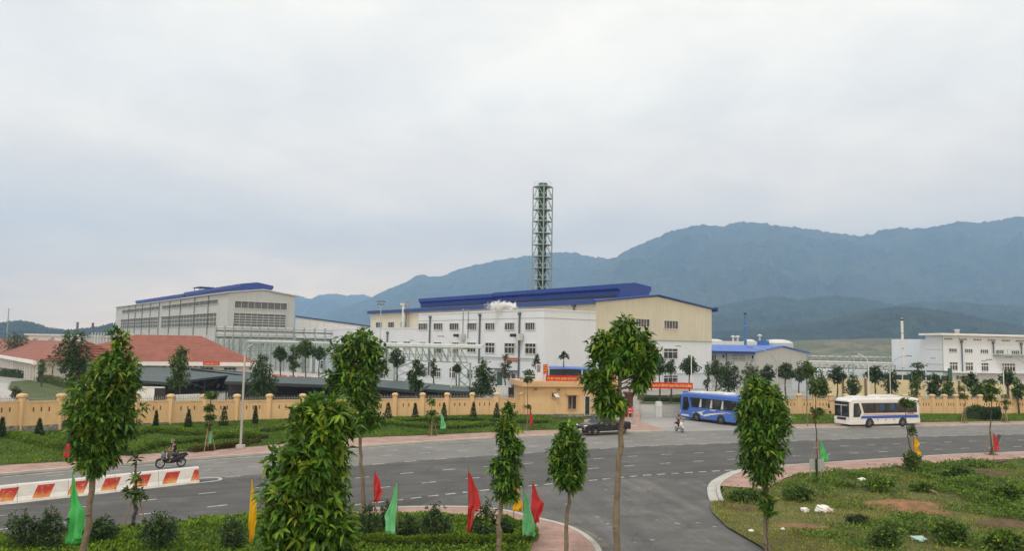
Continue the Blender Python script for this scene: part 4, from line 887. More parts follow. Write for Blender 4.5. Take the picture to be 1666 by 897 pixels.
# ================================================================== WALLS, GATE, SHELTERS
M['ochre'] = mat('ochre render', (0.64, 0.455, 0.25), 0.85, 0.08, 0.6, bump=0.1, bscale=4, streak=0.2)
M['ochre_d'] = mat('ochre trim', (0.55, 0.38, 0.22), 0.85, 0.1, 0.8)
M['stone'] = mat('rubble stone', (0.16, 0.16, 0.14), 0.9, 0.6, 2.2, bump=1.0, bscale=3, col2=(.3, .29, .26), c2scale=2.4, c2pos=(.5, .58))
M['picket'] = mat('grey pickets', (.25, .26, .26), .6, .1)
M['granite'] = mat('dark red granite', (.07, .018, .016), .35, .2, 1.5)
def linepx(px, pts):
    """where the sight column px crosses a ground polyline"""
    r = ray(px, 700)
    for a, b in zip(pts[:-1], pts[1:]):
        d = b - a; den = r[0] * d[1] - r[1] * d[0]
        s = (a[0] * r[1] - a[1] * r[0]) / -den if abs(den) > 1e-9 else -1
        s = (a[1] * r[0] - a[0] * r[1]) / (d[0] * r[1] - d[1] * r[0])
        if -1e-6 <= s <= 1 + 1e-6: return a + d * s
    return None
def perimeter(name, label, xs, line, zbase, hw, pick=True):
    pts = [linepx(x, line) for x in xs]; ok = [(x, p) for x, p in zip(xs, pts) if p is not None]
    t = thing(name, label, 'wall', (ok[0][1][0], ok[0][1][1], 0))
    for (x, p), (x2, p2) in zip(ok[:-1], ok[1:]):
        a = np.array([p[0], p[1], 0]); b = np.array([p2[0], p2[1], 0]); Lq = np.linalg.norm(b - a); d = (b - a) / Lq; n = np.array([d[1], -d[0], 0]); zb = zbase((x + x2) / 2)
        mb = MB(); mb.obox(a, d, n, .22, Lq - .22, -.1, .1, zb - .2, zb + hw); mb.obox(a, d, n, .22, Lq - .22, -.15, .15, zb + hw, zb + hw + .1)
        for f in (.3, .5, .7): mb.obox(a, d, n, Lq * f - .06, Lq * f + .06, .101, .115, zb + hw * .6, zb + hw * .6 + .38, 1)
        for s0, s1 in ((.22, .32), (Lq - .32, Lq - .22)): mb.obox(a, d, n, s0, s1, .1, .14, zb, zb + hw, 0)
        mb.build('panel', [M['ochre'], mat('slot shade brown', (.2, .06, .035), .9)], t)
        if zb > .12:
            mb = MB(); mb.obox(a, d, n, -.1, Lq + .1, -.25, .22, -.05, zb); mb.build('stone_plinth', M['stone'], t)
        if pick:
            mb = MB(); k = int(Lq / .17)
            for i in range(1, k):
                s = Lq * i / k
                if s < .3 or s > Lq - .3: continue
                h = .48 if i % 2 else .36; mb.obox(a, d, n, s - .016, s + .016, -.016, .016, zb + hw + .1, zb + hw + .1 + h)
            for z in (.12, .3): mb.obox(a, d, n, .25, Lq - .25, -.012, .012, zb + hw + z, zb + hw + z + .03)
            mb.build('railing', M['picket'], t)
    for x, p in ok:
        zb = zbase(x); mb = MB(); w = .24; x0, y0 = p
        mb.box(x0 - w, x0 + w, y0 - w, y0 + w, -.1, zb + hw + .42)
        rings = []
        for (ww, z) in ((w * .95, .42), (w * 1.3, .46), (w * 1.35, .6), (w * 1.1, .7), (w * .6, .76)): rings.append([(x0 - ww, y0 - ww, zb + hw + z), (x0 + ww, y0 - ww, zb + hw + z), (x0 + ww, y0 + ww, zb + hw + z), (x0 - ww, y0 + ww, zb + hw + z)])
        mb.loft(rings); mb.build('pillar', M['ochre'], t)
    return settle(t)
perimeter('perimeter_wall', 'long ochre perimeter wall with capped pillars and railing, left of the gatehouse', [-180, -105, -35, 32, 96, 160, 218, 275, 330, 383, 436, 490, 544, 596, 641, 686, 726, 767, 807, 849, 885], wall_l, lambda x: max(0.08, interp([(-200, 1.0), (0, .78), (150, .6), (300, .28), (400, .1), (900, .08)], x)), 1.98)
perimeter('perimeter_wall', 'ochre perimeter wall with closely spaced capped pillars, right of the blue bus', [1217, 1243, 1271, 1301, 1326, 1352, 1377, 1400, 1424, 1450, 1473, 1496, 1518, 1538, 1557, 1577, 1596, 1616, 1636, 1654, 1674, 1694, 1716, 1740, 1766], wall_r, lambda x: .05, 2.0)
# pale inner wall behind it
a = G(1340, 641); b = G(1700, 652); a = P(1335, 640, 140); b = P(1680, 650, 132)
t = thing('inner_wall', 'pale yellow inner wall with brown joints behind the young trees on the right', 'wall', (a[0], a[1], 0)); d = unit(np.array([b[0] - a[0], b[1] - a[1], 0])); Lq = np.hypot(b[0] - a[0], b[1] - a[1]); n = np.array([d[1], -d[0], 0]); O_ = np.array([a[0], a[1], 0])
for k in range(9):
    mb = MB(); mb.obox(O_, d, n, Lq * k / 9 + .2, Lq * (k + 1) / 9 - .2, 0, .2, 0, 3.6); mb.build('panel', mat('pale yellow render', (.6, .52, .33), .85, .06), t)
    mb = MB(); mb.obox(O_, d, n, Lq * k / 9 - .19, Lq * k / 9 + .19, -.02, .3, 0, 3.7); mb.build('pier', mat('brown pier', (.2, .13, .08), .8), t)
settle(t)
# dark screened compound above it
a = P(1452, 620, 143); b = P(1545, 620, 143); z0 = P(1500, 627, 143)[2]; z1 = P(1500, 611.5, 143)[2]
t = thing('netted_compound', 'dark green netted enclosure with pipe posts before the white plant building', 'enclosure', (a[0], 143, 0))
mb = MB(); mb.box(a[0], b[0], 143, 146, 0, z1); mb.build('net_screen', mat('dark green net', (.025, .045, .04), .9, .3), t)
for k in range(7):
    x = a[0] + (b[0] - a[0]) * k / 6; mb = MB(); mb.tube((x, 142.8, 0), (x, 142.8, z1 + .9), .1, n=6); mb.build('post', M['steel_l'], t)
mb = MB(); mb.tube((a[0], 142.8, z1 + .8), (b[0], 142.8, z1 + .8), .14, n=6); mb.tube((b[0], 142.8, z1 + 1.4), (b[0], 142.8, 1), .35, n=10); mb.build('top_pipe', mat('dark green pipe', (.03, .1, .08), .5), t); settle(t)

# ---- gatehouse
gO = linepx(889, wall_l); gO = np.array([*G(889, 679)[:2], 0]); gE = G(985, 678.5); gd = unit(np.array([gE[0] - gO[0], gE[1] - gO[1], 0])); gn = np.array([gd[1], -gd[0], 0])
gt = thing('gatehouse', 'low ochre gatehouse with a flat overhanging roof beside the plant entrance', 'gatehouse', gO)
GL = onplane(986, 650, gO, gd)[0]; GH = 3.55; aL = -2.6
mb = MB(); mb.obox(gO, gd, -gn, aL, GL, 0, 5.5, 0, GH); mb.build('wall', M['ochre'], gt)
mb = MB(); mb.obox(gO, gd, -gn, aL - .5, GL + 1.6, -.55, 6, GH, GH + .68); mb.build('roof', M['ochre_d'], gt, bevel=.04)
mb = MB(); mb.obox(gO, gd, -gn, aL, GL + .1, -.05, 0, 0, .35); mb.build('stone_base', M['stone'], gt)
def gwin(x0, x1, y0, y1, nm='window', hood=True, m='glass'):
    a0, z1 = onplane(x0, y0, gO, gd); a1, _ = onplane(x1, y0, gO, gd); z0 = max(.06, onplane((x0 + x1) / 2, y1, gO, gd)[1])
    mb = MB(); mb.obox(gO, gd, gn, a0 - .07, a0, 0, .14, z0, z1); mb.obox(gO, gd, gn, a1, a1 + .07, 0, .14, z0, z1); mb.obox(gO, gd, gn, a0 - .07, a1 + .07, 0, .14, z1, z1 + .07)
    if nm == 'window': mb.obox(gO, gd, gn, a0 - .07, a1 + .07, 0, .16, z0 - .08, z0); mb.obox(gO, gd, gn, (a0 + a1) / 2 - .025, (a0 + a1) / 2 + .025, .03, .08, z0, z1)
    f = mb.build(nm, M['ochre_d'] if nm == 'window' else M['frame'], gt); mb = MB(); mb.obox(gO, gd, gn, a0, a1, .01, .03, z0, z1); mb.build('pane', M[m], f)
    if hood: mb = MB(); mb.obox(gO, gd, gn, a0 - .25, a1 + .25, 0, .5, z1 + .12, z1 + .2); mb.build('hood', M['ochre_d'], gt)
gwin(924, 937, 644.5, 666); gwin(951.5, 959, 645.5, 677, 'door', False); gwin(969, 984.5, 652, 666, hood=False); gwin(897.5, 904, 639.5, 647, hood=False); gwin(907, 910.3, 633, 636.6, hood=False, m='dark'); gwin(870, 873, 632, 635.5, hood=False, m='dark')
gwin(977, 986, 667.5, 677, 'door', False, 'dark')
a0, z0 = onplane(899.5, 640, gO, gd); mb = MB(); 
p0 = gO + gd * a0 + gn * .1 + ZV * (z0 - .05); mb.prism([p0, p0 + gd * .55, p0 + gd * .75 + gn * .35 - ZV * .42, p0 + gd * .2 + gn * .35 - ZV * .42], gn * .04); mb.build('casement', M['frame'], gt)
settle(gt)
# things standing on the gatehouse roof
zr = GH + .68
def roofsign(name, label, x0, x1, y0, y1, text, **k):
    Ob = gO + gn * .2; a0, z1 = onplane(x0, y0, Ob, gd); a1, _ = onplane(x1, y0, Ob, gd); z0 = max(zr + .02, onplane((x0 + x1) / 2, y1, Ob, gd)[1]); return banner(name, label, Ob, gd, a0, a1, z0, max(z1, z0 + .3), 1, text, **k)
roofsign('roof_banner', 'long red banner with yellow capitals along the edge of the gatehouse roof', 888, 1002, 611.3, 622, 'TỪ BỎ THÓI QUEN SỬ DỤNG SẢN PHẨM NHỰA DÙNG MỘT LẦN', pad=1.0, txw=.97)
Os = gO - gn * 1.2
a0, z1 = onplane(884, 593.5, Os, gd); a1, _ = onplane(891, 593.5, Os, gd); z0 = onplane(887, 609.5, Os, gd)[1]
banner('upright_sign', 'small upright red sign with yellow words above the left end of the gatehouse roof', Os, gd, a0, a1, z0, z1, 1, '', lines=['AN TOÀN', 'LÀ BẠN', 'TAI NẠN', 'LÀ THÙ'], posts=zr, txw=.8)
a0, z1 = onplane(872, 592.5, Os, gd); a1, _ = onplane(880.5, 592.5, Os, gd)
t = banner('notice_sign', 'white notice board with a grey picture on the gatehouse roof', Os, gd, a0, a1, zr, z1, 1, '', m='frame')
mb = MB(); mb.obox(Os, gd, gn, a0 + .1, a1 - .1, .075, .085, zr + 1.0, z1 - .1); pc = mb.build('picture', mat('grey picture', (.2, .22, .22), .6, .7, 6), t); pc.location = -Vector(t.location)
# street slogan banner right of the gate
bO = np.array([*P(1040, 640, 98)[:2], 0]); bE = P(1127, 640, 98); bdv = unit(np.array([bE[0] - bO[0], bE[1] - bO[1], 0]))
a1, z1 = onplane(1127, 623.5, bO, bdv); z0 = onplane(1085, 633, bO, bdv)[1]
banner('slogan_banner', 'long red banner on thin posts over the gateway, with yellow capitals', bO, bdv, 0, a1, z0, z1, 1, 'THÊM MỘT CÂY XANH LÀ THÊM MỘT HÀNH ĐỘNG VÌ MÔI TRƯỜNG', posts=0.0, pad=.95, txw=.96)
def boxthing(name, label, cat, px0, px1, ytop, D, depth, m, z0=0.0, bev=.04, capm=None):
    a = P(px0, 650, D); b = P(px1, 650, D); zt = P((px0 + px1) / 2, ytop, D)[2]; t = thing(name, label, cat, ((a[0] + b[0]) / 2, D, z0)); w = (b[0] - a[0]) / 2
    mb = MB(); mb.box(-w, w, 0, depth, 0, zt - z0 - .35); mb.build('shaft', m, t, bevel=bev)
    mb = MB(); mb.box(-w - .15, w + .15, -.15, depth + .15, zt - z0 - .34, zt - z0); mb.build('cap', m, t, bevel=bev); return t
boxthing('gate_pillar', 'dark red granite gate pillar between the gatehouse and the entrance drive', 'gate pillar', 1018, 1030, 638.5, 93.5, 1.0, M['granite'])
boxthing('gate_pillar', 'dark granite gate pillar right behind the front of the blue bus', 'gate pillar', 1116, 1127, 637.5, 101, 1.0, M['granite'])
# sliding lattice gate
ga = G(1071, 679.5); gb = G(1121, 679.5); t = thing('sliding_gate', 'retractable silver lattice gate drawn out in front of the blue bus', 'gate', (ga[0], ga[1], 0)); Lg = gb[0] - ga[0]
mb = MB(); mb.box(-.35, .45, -.3, .3, 0, 1.75); mb.box(-.25, .35, -.34, .34, 1.3, 1.9, 1); mb.build('drive_unit', [M['steel_l'], M['frame']], t, bevel=.04)
for k in range(13):
    x = .6 + (Lg - .6) * k / 13; w = (Lg - .6) / 13; mb = MB()
    for y in (-.22, .22): mb.bar((x, y, .1), (x, y, 1.55), .06); 
    mb.bar((x, -.22, 1.5), (x, .22, 1.5), .05)
    for y in (-.24,):
        for z0 in (.15, .6, 1.05): mb.bar((x, y, z0), (x + w, y, z0 + .45), .04); mb.bar((x, y, z0 + .45), (x + w, y, z0), .04)
    mb.box(x - .06, x + .06, -.26, .26, 0, .12); mb.build('lattice_panel', M['galv'], t)
# red gate notice and its white pole
sO = np.array([*G(1032, 697)[:2], 0]); sdv = np.array([1., .1, 0]) / np.hypot(1, .1)
a0, z1 = onplane(1028, 667.5, sO, sdv); a1, _ = onplane(1037.5, 667.5, sO, sdv); z0 = onplane(1032, 676, sO, sdv)[1]
banner('gate_sign', 'small red sign with white words on thin legs beside the right end of the pickup', sO + np.array([0, 3, 0]), sdv, a0, a1, z0 - .1, z1, 1, '', tm='whitetxt', lines=['CÔNG TY', 'CẤM ĐỖ XE'], posts=0.14, txw=.85)
t = thing('white_pole', 'slim white pole beside the gate pillar with a square foot', 'pole', sO + ZV * .13); zt = P(1033, 637, sO[1])[2]
mb = MB(); mb.tube((0, 0, 0), (0, 0, zt), .09, .06, 8); mb.build('shaft', M['galv'], t); mb = MB(); mb.box(-.3, .3, -.3, .3, 0, .12); mb.build('foot', M['kerb'], t)

# ---- small blue roofed shelter behind the gatehouse
t = thing('cycle_shelter', 'open shelter with a bright blue roof behind the gatehouse', 'shelter', P(950, 650, 118) * np.array([1, 1, 0]))
a = P(893, 600, 116); b = P(1001, 604, 116); c_ = P(1001, 600, 124); d_ = P(893, 597, 124)
mb = MB(); mb.hexa([a, b, c_, d_, a + ZV * .12, b + ZV * .12, c_ + ZV * .12, d_ + ZV * .12]); mb.build('roof', M['blue_light'], t)
for p in (a, b, (a + b) / 2, c_, d_): mb = MB(); mb.tube((p[0], p[1], 0), p, .09, n=6); mb.build('post', M['steel_l'], t)
mb = MB(); mb.box(a[0], b[0], 124.2, 124.4, 0, a[2] - .3); mb.build('rear_backing', mat('grey screen', (.1, .12, .12), .8), t); settle(t)

# ---- parking canopies with motorbikes
M['canopy'] = mat('dark green canopy sheet', (.04, .068, .066), .55, .15, .3)
M['truss_dark'] = mat('dark steelwork', (.03, .032, .035), .5, .2)
def canopy(label, corners, screen=True):
    c = [G(x, y, z) for x, y, z in corners]; base = np.mean(c, 0) * np.array([1, 1, 0]); t = thing('parking_canopy', label, 'canopy', base, group='parking canopies inside the wall')
    mb = MB(); mb.hexa([p for p in c] + [p + ZV * .12 for p in c]); mb.build('roof_sheet', M['canopy'], t)
    mb = MB()
    for k in range(5):
        f = k / 4; p = c[0] + (c[1] - c[0]) * f; q_ = c[3] + (c[2] - c[3]) * f; mb.bar(p - ZV * .12, q_ - ZV * .12, .12, .18)
        mb.bar((p + q_) / 2 * np.array([1, 1, 0]) , (p + q_) / 2 - ZV * .2, .14); mb.bar((p + q_) / 2 * np.array([1, 1, .45]), p * .75 + q_ * .25 - ZV * .15, .08); mb.bar((p + q_) / 2 * np.array([1, 1, .45]), p * .25 + q_ * .75 - ZV * .15, .08)
    for a, b in ((0, 1), (3, 2)): mb.bar(c[a] - ZV * .15, c[b] - ZV * .15, .1, .22)
    mb.build('frame', M['truss_dark'], t)
    if screen:
        a, b = c[0] * np.array([1, 1, 0]), c[1] * np.array([1, 1, 0]); mb = MB(); mb.hexa([a, b, b + np.array([0, .1, 0]), a + np.array([0, .1, 0]), a + ZV * (c[0][2] - .2), b + ZV * (c[1][2] - .2), b + ZV * (c[1][2] - .2) + np.array([0, .1, 0]), a + ZV * (c[0][2] - .2) + np.array([0, .1, 0])]); mb.build('rear_backing', mat('dark shade backing', (.02, .022, .026), .7, .2), t)  # added dark sheet, stands in for the shade under the canopy
    return settle(t)
canopy('broad green canopy sheet left of the narrow tree behind the wall', [(200, 593, 3.0), (380, 611, 2.6), (276, 624, 2.4), (190, 618, 2.4)], True)
canopy('dark edged canopy under the canteen sign', [(310, 600, 3.2), (420, 608.5, 3.0), (416, 613, 2.7), (318, 603, 2.7)])
canopy('long dark canopy curving down from the dense conical tree to the tall leafy tree', [(372, 612, 3.3), (562, 617.5, 3.3), (556, 629, 3.0), (366, 622, 3.0)])
canopy('grey green canopy right of the tall leafy tree', [(585, 616, 3.0), (700, 627, 2.9), (684, 638, 2.5), (572, 627, 2.5)])
canopy('rightmost green canopy with a thin dark fascia, ending by the white lamp', [(640, 620.5, 3.0), (778, 633, 2.9), (776, 640, 2.5), (676, 634, 2.5)])
# white low walls round the canopies
def lowwall(name, label, pts, h, m, panel=None, th=.25):
    c = [np.array([*p[:2], 0]) for p in pts]; t = thing(name, label, 'wall', c[0]); d = unit(c[-1] - c[0]); Lq = np.linalg.norm(c[-1] - c[0]); n = np.array([d[1], -d[0], 0])
    n = n if n[1] < 0 else -n
    mb = MB(); mb.obox(c[0], d, n, 0, Lq, -th, 0, 0, h); mb.obox(c[0], d, n, 0, Lq, -th - .06, .06, h, h + .12); mb.build('wall', m, t)
    if panel:
        k = max(1, int(Lq / 3.6))
        for i in range(k):
            mb = MB(); mb.obox(c[0], d, n, Lq * i / k + .45, Lq * (i + 1) / k - .45, 0, .05, h * .1, h * .5); mb.build('inset_panel', panel, t)
            mb = MB(); mb.obox(c[0], d, n, Lq * i / k - .12, Lq * i / k + .12, 0, .14, 0, h + .2); mb.build('post', m, t)
    return settle(t)
lowwall('low_wall', 'long low white wall with orange inset panels in front of the factory', [G(430, 612), G(790, 640.5)], 1.15, M['white2'], mat('orange paint', (.6, .17, .05), .7, .1))
lowwall('yard_wall', 'white yard wall seen just above the perimeter railing left of the dark gate', [P(212, 640, 88), P(266, 640, 88)], 2.9, M['white2'])
lowwall('yard_wall', 'low white yard wall below the left canopy, right of the narrow tree', [P(288, 640, 88), P(326, 640, 90)], 2.05, M['white2'])
lowwall('yard_wall', 'white yard wall left of the gatehouse beside the black gate', [P(800, 640, 104), P(826, 640, 104)], 2.9, M['white2'])
mb = MB(); a = P(251, 640, 86); b = P(268, 640, 86); zt = P(258, 632, 86)[2]; mb.box(a[0], b[0], 86, 86.2, 0, zt); tag(mb.build('yard_gate', M['black'], bevel=.03), 'black sheet gate behind the railing beside the narrow tree', 'gate')
mb = MB(); a = P(827, 640, 103); b = P(844, 640, 103); zt = P(835, 631, 103)[2]; mb.box(a[0], b[0], 103, 103.2, 0, zt); tag(mb.build('yard_gate', M['black'], bevel=.03), 'black sheet gate left of the gatehouse below the factory doors', 'gate')
# lawns and walks inside the wall
M['lawn'] = mat('lawn', (.055, .085, .02), .95, .45, .5, bump=.8, bscale=4, col2=(.09, .1, .03), c2scale=.3)
sheet('lawn', gl([(18, 622), (60, 619), (110, 624), (150, 636), (160, 668), (72, 665), (14, 634)]), 0.1, M['lawn']); sheet('lawn', gl([(1040, 646), (1128, 641), (1128, 654), (1040, 652)]), .06, M['lawn']); sheet('lawn', gl([(1216, 648), (1460, 652), (1700, 657), (1700, 662), (1216, 664)]), .06, M['lawn'])
sheet('lawn', gl([(1040, 653.5), (1125, 655), (1125, 660), (1040, 658)]), .06, M['lawn'])
sheet('paved_court', gl([(-60, 624), (14, 624), (12, 634), (72, 668), (-60, 672)]), .03, mat('court paving', (.42, .40, .37), .85, .1, .5))
mb = MB(); a = G(1040, 652); 
for k in range(4): mb.box(a[0] + k * .0, a[0] + 6.5 - k * .6, a[1] + k * .5, a[1] + k * .5 + .45, 0, .25 + .18 * k)
tag(mb.build('entrance_planter', mat('brown stone', (.12, .07, .05), .8, .2)), 'stepped brown planter behind the entrance drive, left of the lattice gate', 'planter')

# ---- street lamps
def lamp(label, px, pyb, ptip, D, ybase_behind=False, arm=None, r=.09, m='galv', foot=False):
    """px,pyb: column and foot; ptip = (x, y) of the luminaire"""
    b = P(px, pyb, D); t = thing('street_lamp', label, 'street lamp', (b[0], b[1], 0), group='street lamps')
    tip = P(ptip[0], ptip[1], D); dx = tip[0] - b[0]; zt = tip[2]; s = 1 if dx > 0 else -1; bend = zt - abs(dx) * .55 - .5
    pts = [(0, 0, bend)] + [(dx * (1 - cos(a)) * .95, 0, bend + (zt - bend) * sin(a)) for a in np.linspace(.2, pi / 2, 6)]
    mb = MB(); mb.tube((0, 0, 0), (0, 0, bend), r, r * .75, 10); mb.build('pole', M[m], t); mb = MB(); mb.path(pts, r * .6, 8); mb.build('arm', M[m], t)
    e = pts[-1]; mb = MB(); mb.loft([[(e[0] + s * x, y, e[2] + z) for y, z in ((-w, -.04), (w, -.04), (w * .6, .08), (-w * .6, .08))] for x, w in ((-.1, .06), (.1, .14), (.6, .15), (.75, .05))]); h = mb.build('luminaire', M['pipe_dark'], t)
    if foot: mb = MB(); mb.box(-.28, .28, -.28, .28, 0, .28); mb.build('foot', M['kerb'], t, bevel=.02); t.location.z = .13
    return t
def lampz(label, px, D, ptip, **k):
    z0y = 448.5; return lamp(label, px, 640, ptip, D, **k)
lamp('tall grey street lamp on the pink pavement in front of the ochre wall', 391, 733, (414.5, 563.8), 60.6, foot=True, r=.1)
lamp('white street lamp behind the wall before the factory windows, arm to the left', 733.7, 645, (720.5, 548), 101, m='frame')
lamp('white street lamp behind the right end of the slogan banner, arm to the left', 1125, 645, (1106.5, 564), 112, m='frame')
lamp('grey street lamp with a wide arm in front of the blue roofed warehouse', 1265, 650, (1222, 566), 108)
lamp('white street lamp behind the white coach, arm to the left over the pipe racks', 1414, 650, (1393, 576.5), 106, m='frame')
lamp('grey street lamp behind the white coach, arm to the right', 1449, 650, (1476, 580), 106)
lamp('small distant lamp with its arm to the right beside the netted compound', 1507, 630, (1515, 583.5), 128, m='frame')
lamp('small distant lamp before the second floor windows of the plant building', 1589, 635, (1598, 588), 128, m='frame')
lamp('white street lamp before the wide window of the plant building, arm to the left', 1634, 650, (1612, 586), 108, m='frame')
lamp('grey street lamp at the right edge whose arm reaches in from outside', 1672, 655, (1645, 581.5), 100)
lamp('thin distant lamp with a short arm above the pipe bridge', 683, 600, (672, 554.5), 135, m='frame', r=.07)

# ---- barriers, board, bags
def bmat():
    m = bpy.data.materials.new('painted barrier concrete'); m.use_nodes = True; t = m.node_tree; L = t.links.new; b = t.nodes['Principled BSDF']; b.inputs['Roughness'].default_value = .8
    geo = N(t, 'ShaderNodeNewGeometry'); dt = N(t, 'ShaderNodeVectorMath', operation='DOT_PRODUCT'); L(geo.outputs['Position'], dt.inputs[0]); dt.inputs[1].default_value = (bd[0], bd[1], -.42)
    ad = N(t, 'ShaderNodeMath', operation='ADD', i_1=-float(np.dot(bd, bar_b)) + 60 * 1.62 + .58); L(dt.outputs['Value'], ad.inputs[0])
    md = N(t, 'ShaderNodeMath', operation='MODULO', i_1=1.62); L(ad.outputs[0], md.inputs[0]); lt = N(t, 'ShaderNodeMath', operation='LESS_THAN', i_1=.8); L(md.outputs[0], lt.inputs[0])
    sp = N(t, 'ShaderNodeSeparateXYZ'); L(geo.outputs['Position'], sp.inputs[0])
    g1 = N(t, 'ShaderNodeMath', operation='GREATER_THAN', i_1=.13); L(sp.outputs['Z'], g1.inputs[0]); g2 = N(t, 'ShaderNodeMath', operation='LESS_THAN', i_1=.76); L(sp.outputs['Z'], g2.inputs[0])
    a1 = N(t, 'ShaderNodeMath', operation='MULTIPLY'); L(g1.outputs[0], a1.inputs[0]); L(g2.outputs[0], a1.inputs[1]); a2 = N(t, 'ShaderNodeMath', operation='MULTIPLY'); L(a1.outputs[0], a2.inputs[0]); L(lt.outputs[0], a2.inputs[1])
    nz = N(t, 'ShaderNodeTexNoise', i_Scale=2.2, i_Detail=6, i_Roughness=.7); L(geo.outputs['Position'], nz.inputs['Vector'])
    # weathering: orange undercoat shows low down where the red has worn
    ws = N(t, 'ShaderNodeMath', operation='MULTIPLY_ADD', i_1=-1.1, i_2=.55); L(sp.outputs['Z'], ws.inputs[0]); wa = N(t, 'ShaderNodeMath', operation='ADD'); L(ws.outputs[0], wa.inputs[0]); L(nz.outputs[0], wa.inputs[1])
    rr_ = ramp(t, [(.5, (.47, .04, .025)), (.72, (.58, .17, .04)), (.95, (.6, .32, .12))], wa.outputs[0])
    nw = ramp(t, [(.3, (.62, .62, .6)), (.6, (.72, .72, .7)), (.8, (.45, .43, .4))], nz.outputs[0])
    n5 = N(t, 'ShaderNodeTexNoise', i_Scale=5, i_Detail=6, i_Roughness=.7); L(geo.outputs['Position'], n5.inputs['Vector']); f5 = ramp(t, [(.55, 1), (.8, .3)], n5.outputs[0]); a3 = N(t, 'ShaderNodeMath', operation='MULTIPLY'); L(a2.outputs[0], a3.inputs[0]); L(f5.outputs[0], a3.inputs[1])
    mx = N(t, 'ShaderNodeMix', data_type='RGBA'); L(a3.outputs[0], mx.inputs[0]); L(nw.outputs[0], mx.inputs[6]); L(rr_.outputs[0], mx.inputs[7]); L(mx.outputs[2], b.inputs['Base Color']); return m
BM = bmat(); seg = 2.32
for k in range(8):
    e = np.array([*(bar_b - bd * seg * k), 0]); s = np.array([*(bar_b - bd * (seg * (k + 1) - .02)), 0]); n3 = np.array([bn[0], bn[1], 0])
    prof = [(-.3, .0), (-.3, .1), (-.2, .3), (-.12, .86), (-.09, .9), (.09, .9), (.12, .86), (.2, .3), (.3, .1), (.3, .0)]
    nth = ['end', 'second', 'third', 'fourth', 'fifth', 'sixth', 'seventh', 'eighth'][k]
    lab = 'end block of the red and white barrier, nearest the motorbike' if k == 0 else '%s block of the red and white barrier, counted from its right end' % nth
    t = thing('concrete_barrier', lab, 'barrier', (s[0], s[1], 0.0), group='red and white concrete barriers')
    mb = MB(); mb.loft([[s + n3 * a + ZV * z for a, z in prof], [e + n3 * a + ZV * z for a, z in prof]]); mb.build('block', BM, t, bevel=.012)
    for f in (.25, .75): 
        p = s + (e - s) * f - n3 * .165 + ZV * .45; mb = MB(); mb.tube(p, p - n3 * .012, .035, n=8); mb.build('lifting_hole', M['dark'], t)
    settle(t)
p = G(1328, 786); t = thing('sign_board', 'grey sign board seen from behind on a dark post by the rough field', 'sign', (p[0], p[1], .1)); 
a = P(1317, 757, p[1]); b = P(1341, 757, p[1]); z1 = P(1330, 748, p[1])[2]; z0 = P(1330, 765, p[1])[2]
mb = MB(); mb.box(a[0] - p[0], b[0] - p[0], -.03, .03, z0 - .1, z1 - .1); mb.build('panel', mat('grey board', (.3, .34, .32), .7, .1), t, bevel=.01); mb = MB(); mb.bar((0, -.09, -.1), (.0, -.09, z1 - .1 + .05), .11); mb.build('post', M['black'], t); mb = MB(); mb.bar((-.35, .08, -.1), (-.35, .08, z0 + .3), .05); mb.bar((.35, .08, -.1), (.35, .08, z0 + .3), .05); mb.build('brace', M['galv'], t)
def sack(label, px, py, r, m, seed, flat=.7):
    p = G(px, py, .1); bm = bmesh.new(); bmesh.ops.create_icosphere(bm, subdivisions=3, radius=r); q_ = np.random.default_rng(seed); ph = q_.uniform(0, 6, 6)
    for v in bm.verts:
        c = v.co.normalized(); k = 1 + .16 * sin(c.x * 5 + ph[0] + c.z * 3) + .12 * sin(c.y * 7 + ph[1]) + .1 * sin(c.z * 9 + c.x * 6 + ph[2]) + .06 * sin(c.x * 17 + ph[3]) * sin(c.y * 15 + ph[4])
        v.co = v.co * k; v.co.z = max(v.co.z * flat, -r * .35)
    me = bpy.data.meshes.new('plastic_sack'); bm.to_mesh(me); bm.free(); me.materials.append(m); o = bpy.data.objects.new('plastic_sack', me); COL.objects.link(o); o.location = (p[0], p[1], .1 + r * .3); return tag(o, label, 'sack')
sw = mat('white plastic sack', (.72, .72, .7), .5, .1, 3); st = mat('tan sack', (.5, .45, .36), .6, .15, 3)
sack('small crumpled white sack left of the pair on the rough field', 1309, 833, .2, sw, 1); sack('large white sack lying on the rough field', 1337, 833, .33, sw, 2); sack('tan sack against the large white one', 1350, 834, .2, st, 3); sack('tiny white scrap on the mown grass by the side road', 1274, 863, .1, sw, 4); sack('white rag in the weeds near the pavement', 1403, 783, .25, sw, 5, .45); sack('pale green plastic lying at the bottom of the rough field', 1494, 881, .3, mat('pale green plastic', (.35, .5, .46), .5), 6, .4); sack('white scrap lying near the edge of the side road', 1222, 866, .12, sw, 7, .5)
def mound(label, px, py, rx, ry, h, m, seed, name='soil_heap'):
    p = G(px, py, .1); n = 26; vs_ = []; q_ = np.random.default_rng(seed); X, Y = np.meshgrid(np.linspace(-1, 1, n), np.linspace(-1, 1, n)); R2 = np.sqrt(X ** 2 + Y ** 2); nz = noise2(X * 3 + 5, Y * 3 + 7, seed, 5)
    Z = np.clip(1 - R2 - .12 * nz, -.3, 1) ** 1 * h + nz * h * .22; Z = np.where(R2 > .95, -.25, Z)
    vt = np.stack([X * rx, Y * ry, Z], -1).reshape(-1, 3); fs = [(j * n + i, j * n + i + 1, (j + 1) * n + i + 1, (j + 1) * n + i) for j in range(n - 1) for i in range(n - 1)]
    me = bpy.data.meshes.new(name); me.from_pydata(vt.tolist(), [], fs); me.materials.append(m); me.polygons.foreach_set('use_smooth', [True] * len(fs)); me.update(); o = bpy.data.objects.new(name, me); COL.objects.link(o); o.location = (p[0], p[1], .1); return tag(o, label, 'soil heap')
